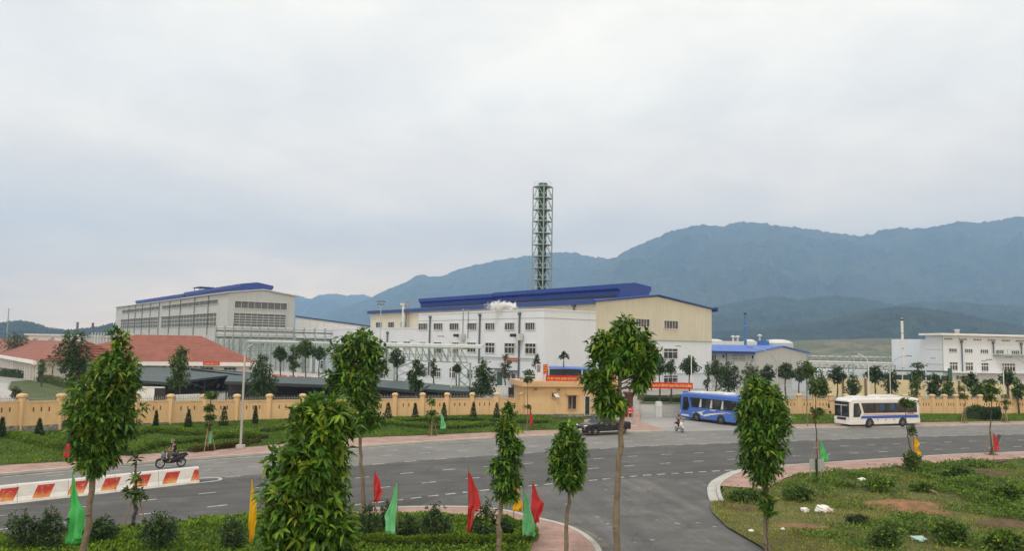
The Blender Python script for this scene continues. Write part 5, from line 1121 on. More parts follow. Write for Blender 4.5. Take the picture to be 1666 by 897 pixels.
rs_ = mat('red soil', (.25, .125, .055), .95, .4, 2.5, bump=1, bscale=8, col2=(.12, .1, .035), c2scale=1.3, c2pos=(.48, .6)); bs_ = mat('brown soil', (.1, .065, .035), .95, .4, 3, bump=.8, bscale=8)
mound('wide heap of orange soil in the middle of the rough field', 1470, 823, 2.3, 1.5, .3, rs_, 1); mound('low orange soil spread just below the wide heap', 1492, 833, 1.9, .8, .18, rs_, 2); mound('brown soil patch below the white sacks', 1305, 857, 1.5, .55, .12, mat('dry soil', (.2, .12, .06), .95, .3, 2.5), 3)
mound('brown soil bank at the right edge of the rough field', 1640, 855, 1.9, .9, .3, bs_, 4); mound('brown soil patch at the left end of the rough field', 1215, 828, 1.1, .5, .15, bs_, 5); mound('dark earth bank among weeds near the far end of the rough field', 1595, 772, 2.4, 1.0, .4, bs_, 6)
def log(label, p0, p1, r0, r1, m): 
    mb = MB(); a, b = np.asarray(p0), np.asarray(p1); k = 6; pts = [a + (b - a) * i / k + np.array([0, 0, .03 * sin(i * 2.1)]) for i in range(k + 1)]; mb.path(pts, [r0 + (r1 - r0) * i / k for i in range(k + 1)], 8); return tag(mb.build('log', m, smooth=False), label, 'log')
bk = mat('dark bark', (.07, .05, .04), .9, .35, 3, bump=.6)
log('thick broken log leaning beside the red flag at the far right', G(1612, 741, .1), P(1626, 709, G(1612, 741)[1]), .17, .13, bk); log('pale log lying in the weeds above the soil heap', G(1504, 797, .2), G(1524, 802, .25), .1, .06, mat('pale wood', (.25, .18, .11), .9)); log('thin dark branch lying on the weeds at the far right', G(1620, 754, .4), G(1640, 751, .6), .07, .04, bk)

# ================================================================== VEHICLES, PEOPLE, FLAGS
M['tyre'] = mat('tyre rubber', (.02, .02, .021), .85, .2); M['rim'] = mat('alloy rim', (.35, .35, .36), .35, .1, metal=.7)
M['tint'] = mat('tinted glass', (.014, .018, .022), .18, .5, 1.6, spec=.3, col2=(.05, .06, .065), c2scale=1.1, c2pos=(.5, .62)); M['head'] = mat('lamp lens', (.7, .72, .74), .15, .05, spec=.6); M['chrome'] = mat('chrome', (.6, .6, .6), .2, .05, metal=.9)
M['plate'] = mat('number plate', (.75, .75, .72), .5, .02); M['plastic'] = mat('black plastic', (.02, .02, .022), .55, .15); M['tail'] = mat('tail lens', (.3, .01, .01), .25, .05)
M['curtain'] = mat('pale curtain', (.45, .47, .48), .8, .15, 3)
def wheel(t, x, y, r, w, side, r_rim=.62, m='rim'):
    mb = MB(); ax = (0, side, 0)
    mb.lathe((x, y, r), [(r * .62, -w), (r * .93, -w), (r, -w * .7), (r, -w * .3), (r * .93, 0), (r * .62, 0)], 24, axis=ax); ty = mb.build('wheel', M['tyre'], t)
    mb = MB(); mb.lathe((x, y, r), [(r * r_rim, -w * .6), (r * r_rim, -.02), (r * .5, -.05), (r * .2, -.01), (r * .14, .02)], 20, axis=ax)
    for k in range(6):
        a = 2 * pi * k / 6; mb.bar((x + cos(a) * r * .1, y + side * .005, r + sin(a) * r * .1), (x + cos(a) * r * .6, y - side * .005, r + sin(a) * r * .6), .07 * r / .35, .03)
    mb.build('rim', M[m], ty); return ty
def rounded(hw, z0, z1, rc=.28, rb=.1, k=5, tw=.0):
    """closed body section in y,z: flat bottom, sides leaning in by tw, rounded roof corners"""
    pts = [(-hw + rb, z0), (hw - rb, z0), (hw, z0 + rb)]
    top = hw - tw
    for a in np.linspace(0, pi / 2, k): pts.append((top - rc + rc * cos(a), z1 - rc + rc * sin(a)))
    for a in np.linspace(pi / 2, pi, k): pts.append((-top + rc + rc * cos(a), z1 - rc + rc * sin(a)))
    pts.append((-hw, z0 + rb)); return pts
def coach(label, L, loc, head, body, lower, scheme):
    t = thing('parked_coach' if scheme == 'white' else 'blue_bus', label, 'bus', (loc[0], loc[1], 0.0), head); hw = 1.22
    st_ = [(0, .9, .45, 2.75, .3), (.05, 1.12, .36, 3.0, .3), (.35, 1.2, .34, 3.2, .28), (1.2, hw, .33, 3.28, .26), (L - .8, hw, .36, 3.28, .26), (L - .2, 1.2, .4, 3.2, .28), (L, 1.08, .55, 3.0, .3)]
    mb = MB(); mb.loft([[(-x, y, z) for y, z in rounded(w, z0, z1, rc, .08, 5, .06)] for x, w, z0, z1, rc in st_]); b = mb.build('body', body, t, smooth=False)
    # roof unit and front fairing
    mb = MB(); mb.loft([[(-x, y, z) for y, z in rounded(w, 3.2, z1, .1, .02, 3)] for x, w, z1 in ((.8, .7, 3.3), (1.6, .95, 3.42), (3.2, .95, 3.42), (3.5, .8, 3.32))]); mb.build('roof_fairing', M['frame'], t)
    mb = MB(); mb.loft([[(-x, y, z) for y, z in rounded(w, 3.2, z1, .1, .02, 3)] for x, w, z1 in ((L * .42, .75, 3.35), (L * .46, .9, 3.5), (L * .72, .9, 3.5), (L * .76, .75, 3.35))]); mb.build('air_conditioner', M['frame'], t)
    wy = hw + .012
    for s in (1, -1):
        x0, x1 = 2.0, L - .55; n = 5 if scheme == 'white' else 4
        mb = MB(); mb.prism([(-x0, s * wy, 1.62), (-x1, s * wy, 1.62), (-x1, s * (wy - .045), 2.72), (-x0 - .0 + .35, s * (wy - .045), 2.72)], (0, -s * .03, 0)); gb = mb.build('side_glazing', M['tint'], t)
        for k in range(1, n):
            xx = x0 + (x1 - x0) * k / n; mb = MB(); mb.box(-xx - .035, -xx + .035, s * (wy - .02) - .01, s * (wy + .0) + .006, 1.64, 2.68); mb.build('window_divider', M['plastic'], gb)
            if scheme != 'white':
                mb = MB(); mb.prism([(-xx + .5, s * (wy + .003), 1.68), (-xx + .12, s * (wy + .003), 1.68), (-xx + .12, s * (wy - .033), 2.62), (-xx + .3, s * (wy - .033), 2.62)], (0, s * .004, 0)); mb.build('curtain', M['curtain'], gb)
            elif k in (2, 3): mb = MB(); mb.prism([(-xx + .9, s * (wy + .003), 1.9), (-xx + .15, s * (wy + .003), 1.9), (-xx + .15, s * (wy - .033), 2.6), (-xx + .9, s * (wy - .033), 2.6)], (0, s * .004, 0)); mb.build('curtain', mat('blue curtain', (.03, .06, .14), .8), gb)
        mb = MB(); mb.prism([(-.5, s * (wy), 1.2), (-1.35, s * wy, 1.2), (-1.62, s * wy, 1.75), (-1.3, s * (wy - .045), 2.72), (-.62, s * (wy - .045), 2.68)], (0, -s * .03, 0)); mb.build('driver_window', M['tint'], t)
        for xx in (2.75, L - 2.7):
            mb = MB(); mb.prism([(-xx + .62 * cos(a), s * (hw - .02), .34 + (.62 + .12) * max(0, sin(a))) for a in np.linspace(0, pi, 12)], (0, s * .035, 0)); mb.build('wheel_arch', M['plastic'], t); wheel(t, -xx, s * (hw + .0), .5, .3, s)
        for xx in np.arange(3.9, L - 3.6, 1.15): mb = MB(); mb.box(-xx - .06, -xx + .06, s * hw, s * (hw + .02), .8, .92); mb.build('hatch_lock', M['plastic'], t)
        if scheme == 'white':
            mb = MB(); mb.prism([(-1.5, s * (hw + .004), 1.02), (-L + .35, s * (hw + .004), 1.02), (-L + .35, s * (hw + .004), 1.34), (-1.62, s * (hw + .004), 1.3)], (0, s * .008, 0)); mb.build('blue_stripe', mat('bus blue', (.03, .09, .42), .35), t)
            mb = MB(); mb.prism([(-1.9, s * (hw + .004), 1.4), (-L + .6, s * (hw + .004), 1.38), (-L + .6, s * (hw + .004), 1.44), (-1.9, s * (hw + .004), 1.46)], (0, s * .008, 0)); mb.build('pink_stripe', mat('bus pink', (.55, .2, .2), .35), t)
            if s == 1: text_mesh('lettering', 'XE DU LỊCH', .16, M['plastic'], t, (-L + 1.5, hw + .012, 1.53), (1 * s * -1, 0, 0), width=.9)
        else:
            sw_ = [[(-1.9, .95), (-3.2, 1.15), (-4.3, 1.4), (-3.6, 1.1), (-3.9, .88), (-5.0, 1.1), (-6.4, 1.28), (-7.4, 1.2), (-6.3, 1.16), (-5.0, .9), (-4.0, .68), (-3.4, .85), (-3.2, .98)], [(-6.2, 1.38), (-8.0, 1.3), (-8.0, 1.34), (-6.8, 1.42)], [(-.25, .5), (-1.6, .5), (-1.5, .68), (-.3, .7)]]
            for q_ in sw_: mb = MB(); mb.prism([(x, s * (hw + .004), z) for x, z in q_], (0, s * .008, 0)); mb.build('white_swoosh', M['frame'], t)
            text_mesh('lettering', 'WORLD', .2, M['whitetxt'], t, (-5.3, s * (hw + .012), 1.48), (-s, 0, 0), width=.9)
    mb = MB(); pr = [(.012, -1.0, 1.15), (.012, 1.0, 1.15), (-.0, 1.0, 2.2), (-.07, .95, 2.75), (-.07, -.95, 2.75), (0, -1.0, 2.2)]
    mb.loft([[(-.02, y, z) for y, z in ((-1.08, 1.2), (1.08, 1.2), (1.08, 2.86), (-1.08, 2.86))], [(.05, y, z) for y, z in ((-1.0, 1.22), (1.0, 1.22), (.98, 2.8), (-.98, 2.8))]]); ws = mb.build('windscreen', M['tint'], t)
    mb = MB(); mb.box(.05, .07, -.95, .95, 2.42, 2.5); mb.box(.05, .07, -.03, .03, 1.24, 2.4); mb.build('sun_strip', M['frame'], ws)
    mb = MB(); mb.bar((.09, -.1, 1.3), (.09, .55, 2.1), .03); mb.bar((.09, -.3, 1.3), (.09, -.9, 2.0), .03); mb.build('wiper', M['plastic'], ws)
    mb = MB(); mb.loft([[(x, y, z) for y, z in rounded(w, z0, z1, .06, .04, 3)] for x, w, z0, z1 in ((-.5, 1.235, .36, .8), (-.05, 1.18, .36, .8), (.1, .95, .4, .72))]); mb.build('front_bumper', body, t)
    mb = MB(); mb.box(.0, .06, -.62, .62, .86, 1.1); mb.build('grille', M['plastic'], t)
    for s in (1, -1):
        mb = MB(); mb.loft([[(x, s * y, z) for y, z in ((.68, .85), (1.1, .85), (1.12, 1.12), (.78, 1.12))] for x in (-.12, .045)]); mb.build('headlight', M['head'], t)
        mb = MB(); mb.path([(-.15, s * 1.1, 2.75), (.3, s * 1.35, 2.8), (.5, s * 1.42, 2.6), (.5, s * 1.42, 2.45)], .035, 6); mr = mb.build('mirror_arm', M['plastic'], t); mb = MB(); mb.box(.42, .54, s * 1.42 - .1, s * 1.42 + .1, 2.0, 2.46); mb.build('mirror', M['plastic'], mr, bevel=.03)
    mb = MB(); mb.box(.095, .11, -.25, .25, .5, .62); mb.build('number_plate', M['plate'], t)
    mb = MB(); mb.prism([(-L - .0, -.95, 1.7), (-L, .95, 1.7), (-L + .03, .9, 2.7), (-L + .03, -.9, 2.7)], (-.03, 0, 0)); mb.build('rear_window', M['tint'], t)
    for s in (1, -1): mb = MB(); mb.box(-L - .03, -L + .06, s * .95 - .1, s * .95 + .1, .8, 1.3); mb.build('tail_light', M['tail'], t)
    if scheme == 'white': mb = MB(); mb.box(-L + .05, -L + .35, -1.16, 1.16, .4, .9); mb.build('engine_skirt', body, t)
    mb = MB(); mb.box(-L + .6, -.7, -.95, .95, .22, .45); mb.build('chassis', M['plastic'], t)
    return t
c0 = G(1383, 697.5); hd = np.array([-.94, -.34]); hd /= np.linalg.norm(hd)
cw = mat('coach white paint', (.66, .67, .67), .35, .05, .6, spec=.5, streak=.1); cb_ = mat('coach blue paint', (.055, .145, .5), .3, .05, .5, spec=.5)
# nearest front corner of the white coach sits at c0; centre line is half a width further back
ln = np.array([-hd[1], hd[0]])
cc = c0[:2] - ln * 1.2
coach('white coach with a broad blue stripe parked before the right wall', 10.2, cc, math.atan2(hd[1], hd[0]), cw, cw, 'white')
f = G(1133, 686.5)[:2]; r_ = G(1180, 692.5)[:2]; hb = (f - r_) / np.linalg.norm(f - r_); lb = np.array([-hb[1], hb[0]]); fr = f + hb * 2.75 - lb * 1.22
coach('bright blue bus with white wave swooshes turning in at the gate', 9.2, fr, math.atan2(hb[1], hb[0]), cb_, cb_, 'blue')

def pickup(label, loc, head):
    t = thing('pickup_truck', label, 'pickup truck', (loc[0], loc[1], 0), head); bp = mat('black car paint', (.012, .012, .014), .22, .1, spec=.6); hw = .9
    # lower body: side profile with wheel cut-outs swept in width with slight tumblehome
    def prof(w, sh):
        up_ = [(.0, .62), (.03, .9), (-.15, 1.02), (-1.25, 1.12), (-1.32, 1.12), (-5.2, 1.16), (-5.22, .62)]
        lo = [(-5.2, .5), (-4.72, .5)] + [(-4.3 + .46 * cos(a), .42 + .44 * sin(a)) for a in np.linspace(pi, 0, 7)] + [(-3.7, .38), (-1.5, .38)] + [(-1.0 + .46 * cos(a), .42 + .44 * sin(a)) for a in np.linspace(pi, 0, 7)] + [(-.4, .45), (-.05, .42)]
        return [(x, w, z + (sh if z > .9 else 0)) for x, z in up_ + lo]
    mb = MB(); mb.loft([prof(-hw + .06, .0), prof(-hw, -.06), prof(-.6, .03), prof(.6, .03), prof(hw, -.06), prof(hw - .06, .0)]); mb.build('body', bp, t, smooth=False)
    cabp = [(-1.3, 1.1), (-2.0, 1.7), (-2.25, 1.77), (-3.2, 1.76), (-3.42, 1.68), (-3.62, 1.12)]
    mb = MB(); mb.loft([[(x, s * (.86 if z < 1.3 else .7), z) for x, z in cabp] for s in (-1, 1)]); mb.build('cab', bp, t, bevel=.03)
    for s in (-1, 1):
        f_ = lambda x, z: (x, s * (.872 - (.16) * max(0, (z - 1.12)) / .6), z)
        for q_ in ([(-1.5, 1.17), (-2.4, 1.17), (-2.4, 1.66), (-2.07, 1.65)], [(-2.48, 1.17), (-3.42, 1.17), (-3.32, 1.6), (-2.48, 1.66)]): mb = MB(); mb.prism([f_(x, z) for x, z in q_], (0, s * .012, 0)); mb.build('side_window', M['tint'], t)
        for xx, nm in ((-2.3, 0), (-3.25, 0)): mb = MB(); mb.box(xx - .12, xx + .12, s * .9, s * .93, .98, 1.02); mb.build('door_handle', M['chrome'], t)
        mb = MB(); mb.box(-1.68, -1.5, s * .9, s * 1.1, 1.1, 1.28); mb.build('mirror', M['chrome'], t, bevel=.04)
        mb = MB(); mb.tube((-1.5, s * .9, .34), (-3.75, s * .9, .34), .05); mb.build('side_step', M['chrome'], t)
        for xx in (-1.0, -4.3):
            wheel(t, xx, s * .9, .39, .24, s); mb = MB(); mb.path([(xx + .45 * cos(a), s * .905, .42 + .45 * sin(a)) for a in np.linspace(0, pi, 9)], .035, 6); mb.build('wheel_arch', M['plastic'], t)
        mb = MB(); mb.prism([(.04, s * .45, .88), (.0, s * .84, .9), (-.1, s * .86, 1.0), (.02, s * .5, .98)], (.025, 0, 0)); mb.build('headlight', M['head'], t); mb = MB(); mb.prism([(.05, s * .55, .8), (.03, s * .75, .8), (.03, s * .65, .55)], (.04, 0, 0)); mb.build('fog_lamp_trim', M['chrome'], t)
        mb = MB(); mb.box(-5.25, -5.2, s * .82 - .07, s * .82 + .07, .75, 1.1); mb.build('tail_light', M['tail'], t)
    mb = MB(); mb.prism([(-1.36, -.78, 1.15), (-1.36, .78, 1.15), (-1.98, .64, 1.68), (-1.98, -.64, 1.68)], (-.02, 0, .022)); mb.build('windscreen', M['tint'], t)
    mb = MB(); mb.prism([(-3.6, -.7, 1.2), (-3.6, .7, 1.2), (-3.48, .6, 1.6), (-3.48, -.6, 1.6)], (-.02, 0, 0)); mb.build('rear_window', M['tint'], t)
    mb = MB(); mb.box(.02, .06, -.45, .45, .68, .9); gr = mb.build('grille', M['plastic'], t); mb = MB(); mb.box(.06, .08, -.5, .5, .85, .89); mb.box(.06, .08, -.42, .42, .74, .77); mb.build('grille_bar', M['chrome'], gr)
    mb = MB(); mb.box(-.05, .1, -.86, .86, .4, .6); mb.build('bumper', M['plastic'], t, bevel=.03); mb = MB(); mb.box(.1, .12, -.24, .24, .5, .62); mb.build('number_plate', M['plate'], t)
    mb = MB(); mb.box(-5.12, -3.72, -.82, .82, 1.1, 1.2); mb.build('bed_cover', M['plastic'], t, bevel=.02); mb = MB(); mb.box(-5.3, -5.2, -.8, .8, .45, .6); mb.build('rear_bumper', M['chrome'], t); return t
a = G(968.7, 709.8)[:2]; b = G(1011, 707.6)[:2]; hp = (a - b) / np.linalg.norm(a - b); lp = np.array([-hp[1], hp[0]]); fr = a + hp * 1.0 - lp * .9
pickup('black double cab pickup standing at the kerb before the gatehouse', fr, math.atan2(hp[1], hp[0]))
def van(label, loc, head):
    t = thing('white_van', label, 'van', (loc[0], loc[1], 0), head); pr = [(0, .45), (.05, .85), (-.3, 1.05), (-.95, 1.25), (-1.7, 1.95), (-2.2, 2.12), (-4.6, 2.1), (-4.8, 1.9), (-4.85, .45)]
    mb = MB(); mb.loft([[(x, s * (.86 if z < 1.3 else .74), z) for x, z in pr] for s in (-1, 1)]); mb.build('body', cw, t, bevel=.06)
    for s in (-1, 1):
        mb = MB(); mb.prism([(-1.35, s * .84, 1.3), (-4.5, s * .84, 1.3), (-4.5, s * .78, 1.85), (-1.85, s * .78, 1.85)], (0, s * .02, 0)); mb.build('side_window', M['tint'], t)
        for xx in (-.85, -3.95): wheel(t, xx, s * .88, .33, .2, s)
        mb = MB(); mb.prism([(.03, s * .5, .82), (-.02, s * .84, .84), (-.12, s * .86, 1.0), (.0, s * .55, .95)], (.03, 0, 0)); mb.build('headlight', M['head'], t)
    mb = MB(); mb.prism([(-1.0, -.75, 1.3), (-1.0, .75, 1.3), (-1.68, .66, 1.9), (-1.68, -.66, 1.9)], (.0, 0, .025)); mb.build('windscreen', M['tint'], t)
    mb = MB(); mb.box(.0, .06, -.5, .5, .6, .78); mb.build('grille', M['plastic'], t); mb = MB(); mb.box(-.05, .08, -.8, .8, .4, .55); mb.build('bumper', M['plastic'], t, bevel=.02)
    mb = MB(); mb.box(.08, .1, -.24, .24, .43, .53); mb.build('number_plate', M['plate'], t); return t
vp = G(1266, 693); van('white van mostly hidden behind the leafy tree right of the blue bus', vp[:2] + np.array([.9, 0]), radians(-62))

def scooter(label, loc, head, col=(.02, .02, .022), group=None, front=(.02, .02, .022), lean=0, detail=True, name='motorbike'):
    t = thing(name, label, 'motorbike', (loc[0], loc[1], loc[2] if len(loc) > 2 else 0.006), head, group); pm = mat('bike paint %s' % (col,), col, .3, .1); r = .29
    for x in (.62, -.62):
        mb = MB(); n = 20 if detail else 12
        ring = [[(x + (r - .045 + .045 * cos(b)) * cos(a), .045 * sin(b), r + (r - .045 + .045 * cos(b)) * sin(a)) for b in np.linspace(0, 2 * pi, 7)[:-1]] for a in np.linspace(0, 2 * pi, n + 1)]
        mb.loft(ring, cap=False); w = mb.build('wheel', M['tyre'], t)
        if detail:
            mb = MB(); mb.lathe((x, 0, r), [(.05, -.06), (.05, .06)], 8, axis=(0, 1, 0))
            for k in range(5): a = 2 * pi * k / 5; mb.bar((x, 0, r), (x + (r - .07) * cos(a), 0, r + (r - .07) * sin(a)), .03)
            mb.path([(x + (r - .075) * cos(a), 0, r + (r - .075) * sin(a)) for a in np.linspace(0, 2 * pi, 17)], .018, 5); mb.build('rim', M['rim'], w)
    sec = lambda x, z0, z1, w: [(x, y, z) for y, z in ((-w * .7, z0), (w * .7, z0), (w, (z0 + z1) / 2), (w * .6, z1), (-w * .6, z1), (-w, (z0 + z1) / 2))]
    mb = MB(); mb.loft([sec(-.95, .72, .8, .05), sec(-.7, .5, .82, .12), (sec(-.3, .32, .78, .15)), sec(-.08, .28, .6, .13), sec(.1, .28, .5, .12), sec(.3, .34, .6, .13), sec(.42, .5, .85, .12)]); mb.build('body', pm, t, smooth=True)
    mb = MB(); mb.loft([sec(-.92, .8, .88, .07), sec(-.6, .77, .86, .13), sec(-.25, .72, .8, .13), sec(0, .66, .74, .08)]); mb.build('seat', M['plastic'], t, smooth=True)
    mb = MB(); mb.loft([sec(.34, .5, .95, .17), sec(.46, .5, 1.02, .2), sec(.56, .6, 1.0, .13), sec(.6, .75, .95, .06)]); mb.build('front_cowl', mat('bike cowl %s' % (front,), front, .35, .1), t, smooth=True)
    mb = MB(); mb.tube((.45, .07, .95), (.62, .07, r), .03); mb.tube((.45, -.07, .95), (.62, -.07, r), .03); mb.build('fork', M['galv'], t)
    mb = MB(); mb.path([(.3, .34, 1.02), (.4, .2, 1.04), (.42, 0, 1.0), (.4, -.2, 1.04), (.3, -.34, 1.02)], .02, 6); mb.build('handlebar', M['plastic'], t)
    if detail:
        mb = MB(); mb.loft([[(.62 + (r + .05) * cos(a), y, r + (r + .05) * sin(a)) for y in (-.06, .06)] + [(.62 + (r + .02) * cos(a), y, r + (r + .02) * sin(a)) for y in (.06, -.06)] for a in np.linspace(radians(30), radians(150), 6)]); mb.build('front_mudguard', pm, t)
        for s in (-1, 1): mb = MB(); mb.tube((.36, s * .24, 1.03), (.34, s * .3, 1.2), .01, n=5); mb.lathe((.34, s * .32, 1.22), [(.06, 0), (.06, .015)], 8, axis=(1, 0, 0)); mb.build('mirror', M['plastic'], t)
        mb = MB(); mb.lathe((.58, 0, .82), [(.07, 0), (.05, .03)], 10, axis=(1, 0, .2)); mb.build('headlight', M['head'], t)
        mb = MB(); mb.tube((-.35, -.15, .34), (-.95, -.17, .42), .05, .06); mb.build('exhaust', M['rim'], t); mb = MB(); mb.tube((-.35, .09, .4), (-.62, .09, r), .035); mb.build('swingarm', M['plastic'], t)
        mb = MB(); mb.box(-1.0, -.93, -.07, .07, .68, .78); mb.build('tail_light', M['tail'], t)
    return t
def skin(name, pts, edges, rad, m, parent, sub=2):
    me = bpy.data.meshes.new(name); me.from_pydata([V3(p) for p in pts], edges, []); o = bpy.data.objects.new(name, me); COL.objects.link(o)
    o.modifiers.new('s', 'SKIN'); sm_ = o.modifiers.new('u', 'SUBSURF'); sm_.levels = sub
    for v, r in zip(me.skin_vertices[0].data, rad): v.radius = (r, r) if not hasattr(r, '__len__') else r
    me.skin_vertices[0].data[0].use_root = True
    bpy.context.view_layer.update(); me2 = bpy.data.meshes.new_from_object(o.evaluated_get(bpy.context.evaluated_depsgraph_get())); o.modifiers.clear(); o.data = me2; bpy.data.meshes.remove(me)
    me2.materials.clear(); me2.materials.append(m); me2.polygons.foreach_set('use_smooth', [True] * len(me2.polygons)); o.parent = parent; return o
def hand(t, w, d, m, side):
    """five curled fingers round a grip at w, pointing along d"""
    d = np.asarray(d, float); s = np.array([0, 1., 0]) * side
    pts = [w]; ed = []; rad = [.022]; pts.append(w + d * .07); ed.append((0, 1)); rad.append(.026)
    for k, L_ in enumerate((.03, .035, .033, .026)):
        b = w + d * .08 + s * (-.03 + .02 * k); i = len(pts); pts += [b, b + d * L_ - ZV * .012, b + d * L_ * .8 - ZV * .045, b + d * .0 - ZV * .05]; rad += [.011, .009, .008, .007]; ed += [(1, i), (i, i + 1), (i + 1, i + 2), (i + 2, i + 3)]
    i = len(pts); pts += [w + d * .03 - s * .035 - ZV * .015, w + d * .06 - s * .03 - ZV * .045]; rad += [.011, .009]; ed += [(0, i), (i, i + 1)]
    return pts, ed, rad
def rider(label, scoot, shirt, trousers, skinc, hat, masked=True, name='person'):
    """seated rider in the frame of the scooter: x forward, saddle top at .82"""
    t = thing(name, label, 'person', scoot.location, scoot.rotation_euler.z); sk = mat('skin %s' % name, skinc, .6, .05); sh = mat('shirt %s' % (shirt,), shirt, .8, .1); tr_ = mat('trousers %s' % (trousers,), trousers, .85, .1)
    hip = np.array([-.28, 0, .9]); ch = np.array([-.17, 0, 1.22]); nk = np.array([-.11, 0, 1.43]); hd_ = np.array([-.05, 0, 1.58])
    pts = [hip, (hip + ch) / 2, ch, np.array([-.13, 0, 1.37]), nk, hd_ - ZV * .03, hd_ + ZV * .06]; rad = [(.15, .12), (.14, .11), (.16, .12), (.12, .09), (.05, .05), (.085, .075), (.08, .07)]; ed = [(0, 1), (1, 2), (2, 3), (3, 4), (4, 5), (5, 6)]
    for s in (-1, 1):
        i = len(pts); sho = np.array([-.14, s * .18, 1.36]); el = np.array([.04, s * .27, 1.12]); wr = np.array([.25, s * .3, 1.06]); pts += [sho, el, wr]; rad += [.055, .042, .03]; ed += [(3, i), (i, i + 1), (i + 1, i + 2)]
        hp_, he, hr = hand(t, wr + np.array([.03, 0, 0]), (1, 0, 0), sk, s); j = len(pts); pts += hp_; rad += hr; ed += [(a + j, b + j) for a, b in he] + [(i + 2, j)]
        i = len(pts); hj = np.array([-.26, s * .1, .88]); kn = np.array([.16, s * .17, .84]); an = np.array([.1, s * .17, .42]); to = np.array([.26, s * .18, .35]); pts += [hj, kn, an, to]; rad += [.095, .065, .045, .035]; ed += [(0, i), (i, i + 1), (i + 1, i + 2), (i + 2, i + 3)]
    skin('body', pts, ed, rad, sk, t, 1)
    # clothes a little outside the body
    p2 = [hip - ZV * .02, (hip + ch) / 2, ch, np.array([-.13, 0, 1.38])]; r2 = [(.165, .135), (.155, .125), (.175, .135), (.125, .1)]; e2 = [(0, 1), (1, 2), (2, 3)]
    for s in (-1, 1): i = len(p2); p2 += [np.array([-.14, s * .18, 1.36]), np.array([-.03, s * .235, 1.22])]; r2 += [.07, .062]; e2 += [(3, i), (i, i + 1)]
    skin('shirt', p2, e2, r2, sh, t, 1)
    p3 = [hip]; r3 = [(.16, .13)]; e3 = []
    for s in (-1, 1): i = len(p3); p3 += [np.array([-.26, s * .1, .88]), np.array([.16, s * .17, .84]), np.array([.1, s * .17, .47])]; r3 += [.11, .08, .06]; e3 += [(0, i), (i, i + 1), (i + 1, i + 2)]
    skin('trousers', p3, e3, r3, tr_, t, 1)
    for s in (-1, 1): mb = MB(); mb.loft([[(x, s * .18 + y, z) for y, z in ((-.04, .3), (.04, .3), (.045, h_), (-.045, h_))] for x, h_ in ((.05, .38), (.15, .42), (.28, .36), (.33, .33))]); mb.build('shoe', M['plastic'], t, bevel=.01)
    # face
    hc = hd_ + ZV * .015
    mb = MB(); mb.lathe((hc[0] + .085, 0, hc[2] - .005), [(.018, 0), (.012, .02), (.004, .03)], 8, axis=(1, 0, -.3)); mb.build('nose', sk, t)
    for s in (-1, 1):
        mb = MB(); mb.lathe((hc[0] + .072, s * .032, hc[2] + .022), [(.013, 0), (.01, .008)], 8, axis=(1, 0, 0)); mb.build('eye', M['plastic'], t)
        mb = MB(); mb.lathe((hc[0] - .005, s * .082, hc[2]), [(.028, 0), (.02, .014)], 8, axis=(0, s, 0)); mb.build('ear', sk, t)
    if masked: mb = MB(); mb.loft([[(hc[0] + .04 + .05 * c_, y, z) for y, z in ((-.06 * k, hc[2] - .07), (.06 * k, hc[2] - .07), (.065 * k, hc[2] - .01), (-.065 * k, hc[2] - .01))] for c_, k in ((0, 1.2), (.6, 1.05), (1.05, .55))]); mb.build('face_mask', mat('mask', (.5, .55, .6), .8), t, smooth=True)
    else: mb = MB(); mb.bar((hc[0] + .08, -.025, hc[2] - .045), (hc[0] + .08, .025, hc[2] - .045), .012); mb.build('mouth', mat('lips', (.25, .07, .06), .6), t)
    if hat == 'hat':
        mb = MB(); mb.lathe((hc[0], 0, hc[2] + .05), [(.15, -.012), (.15, 0), (.098, .012), (.093, .06), (.07, .09), (.02, .1)], 16); mb.build('bush_hat', mat('olive hat', (.16, .17, .09), .85), t)
    else:
        mb = MB(); mb.lathe((hc[0] - .005, 0, hc[2] + .03), [(.118, -.03), (.125, .02), (.11, .075), (.07, .11), (.02, .125)], 16); mb.build('helmet', mat('dark helmet', (.05, .03, .03), .3), t, smooth=True)
    mb = MB(); mb.lathe((hc[0] - .035, 0, hc[2] - .035), [(.06, 0), (.088, .05), (.085, .09)], 12); mb.build('hair', M['plastic'], t)
    return t
a = G(262.3, 763)[:2]; b = G(292.5, 760.6)[:2]; hm = (a - b) / np.linalg.norm(a - b)
s1 = scooter('black motorbike ridden along the far lane beyond the barrier', (*((a + b) / 2), .006), math.atan2(hm[1], hm[0]), (.02, .02, .024), front=(.12, .13, .14)); s1.scale = (1.06, 1.06, 1.06)
r1 = rider('person in a dark navy top and wide brimmed hat riding the black motorbike', s1, (.015, .02, .05), (.09, .09, .085), (.35, .2, .13), 'hat'); r1.scale = s1.scale
m2 = G(1105, 703.5); s2 = scooter('white scooter coming towards the camera out of the entrance', (m2[0], m2[1], .008), math.atan2(-.98, .25), (.55, .55, .56), front=(.6, .6, .62))
rider('person in dark clothes and dark helmet riding the white scooter', s2, (.05, .03, .03), (.02, .02, .022), (.35, .2, .13), 'helmet', masked=False, name='person')
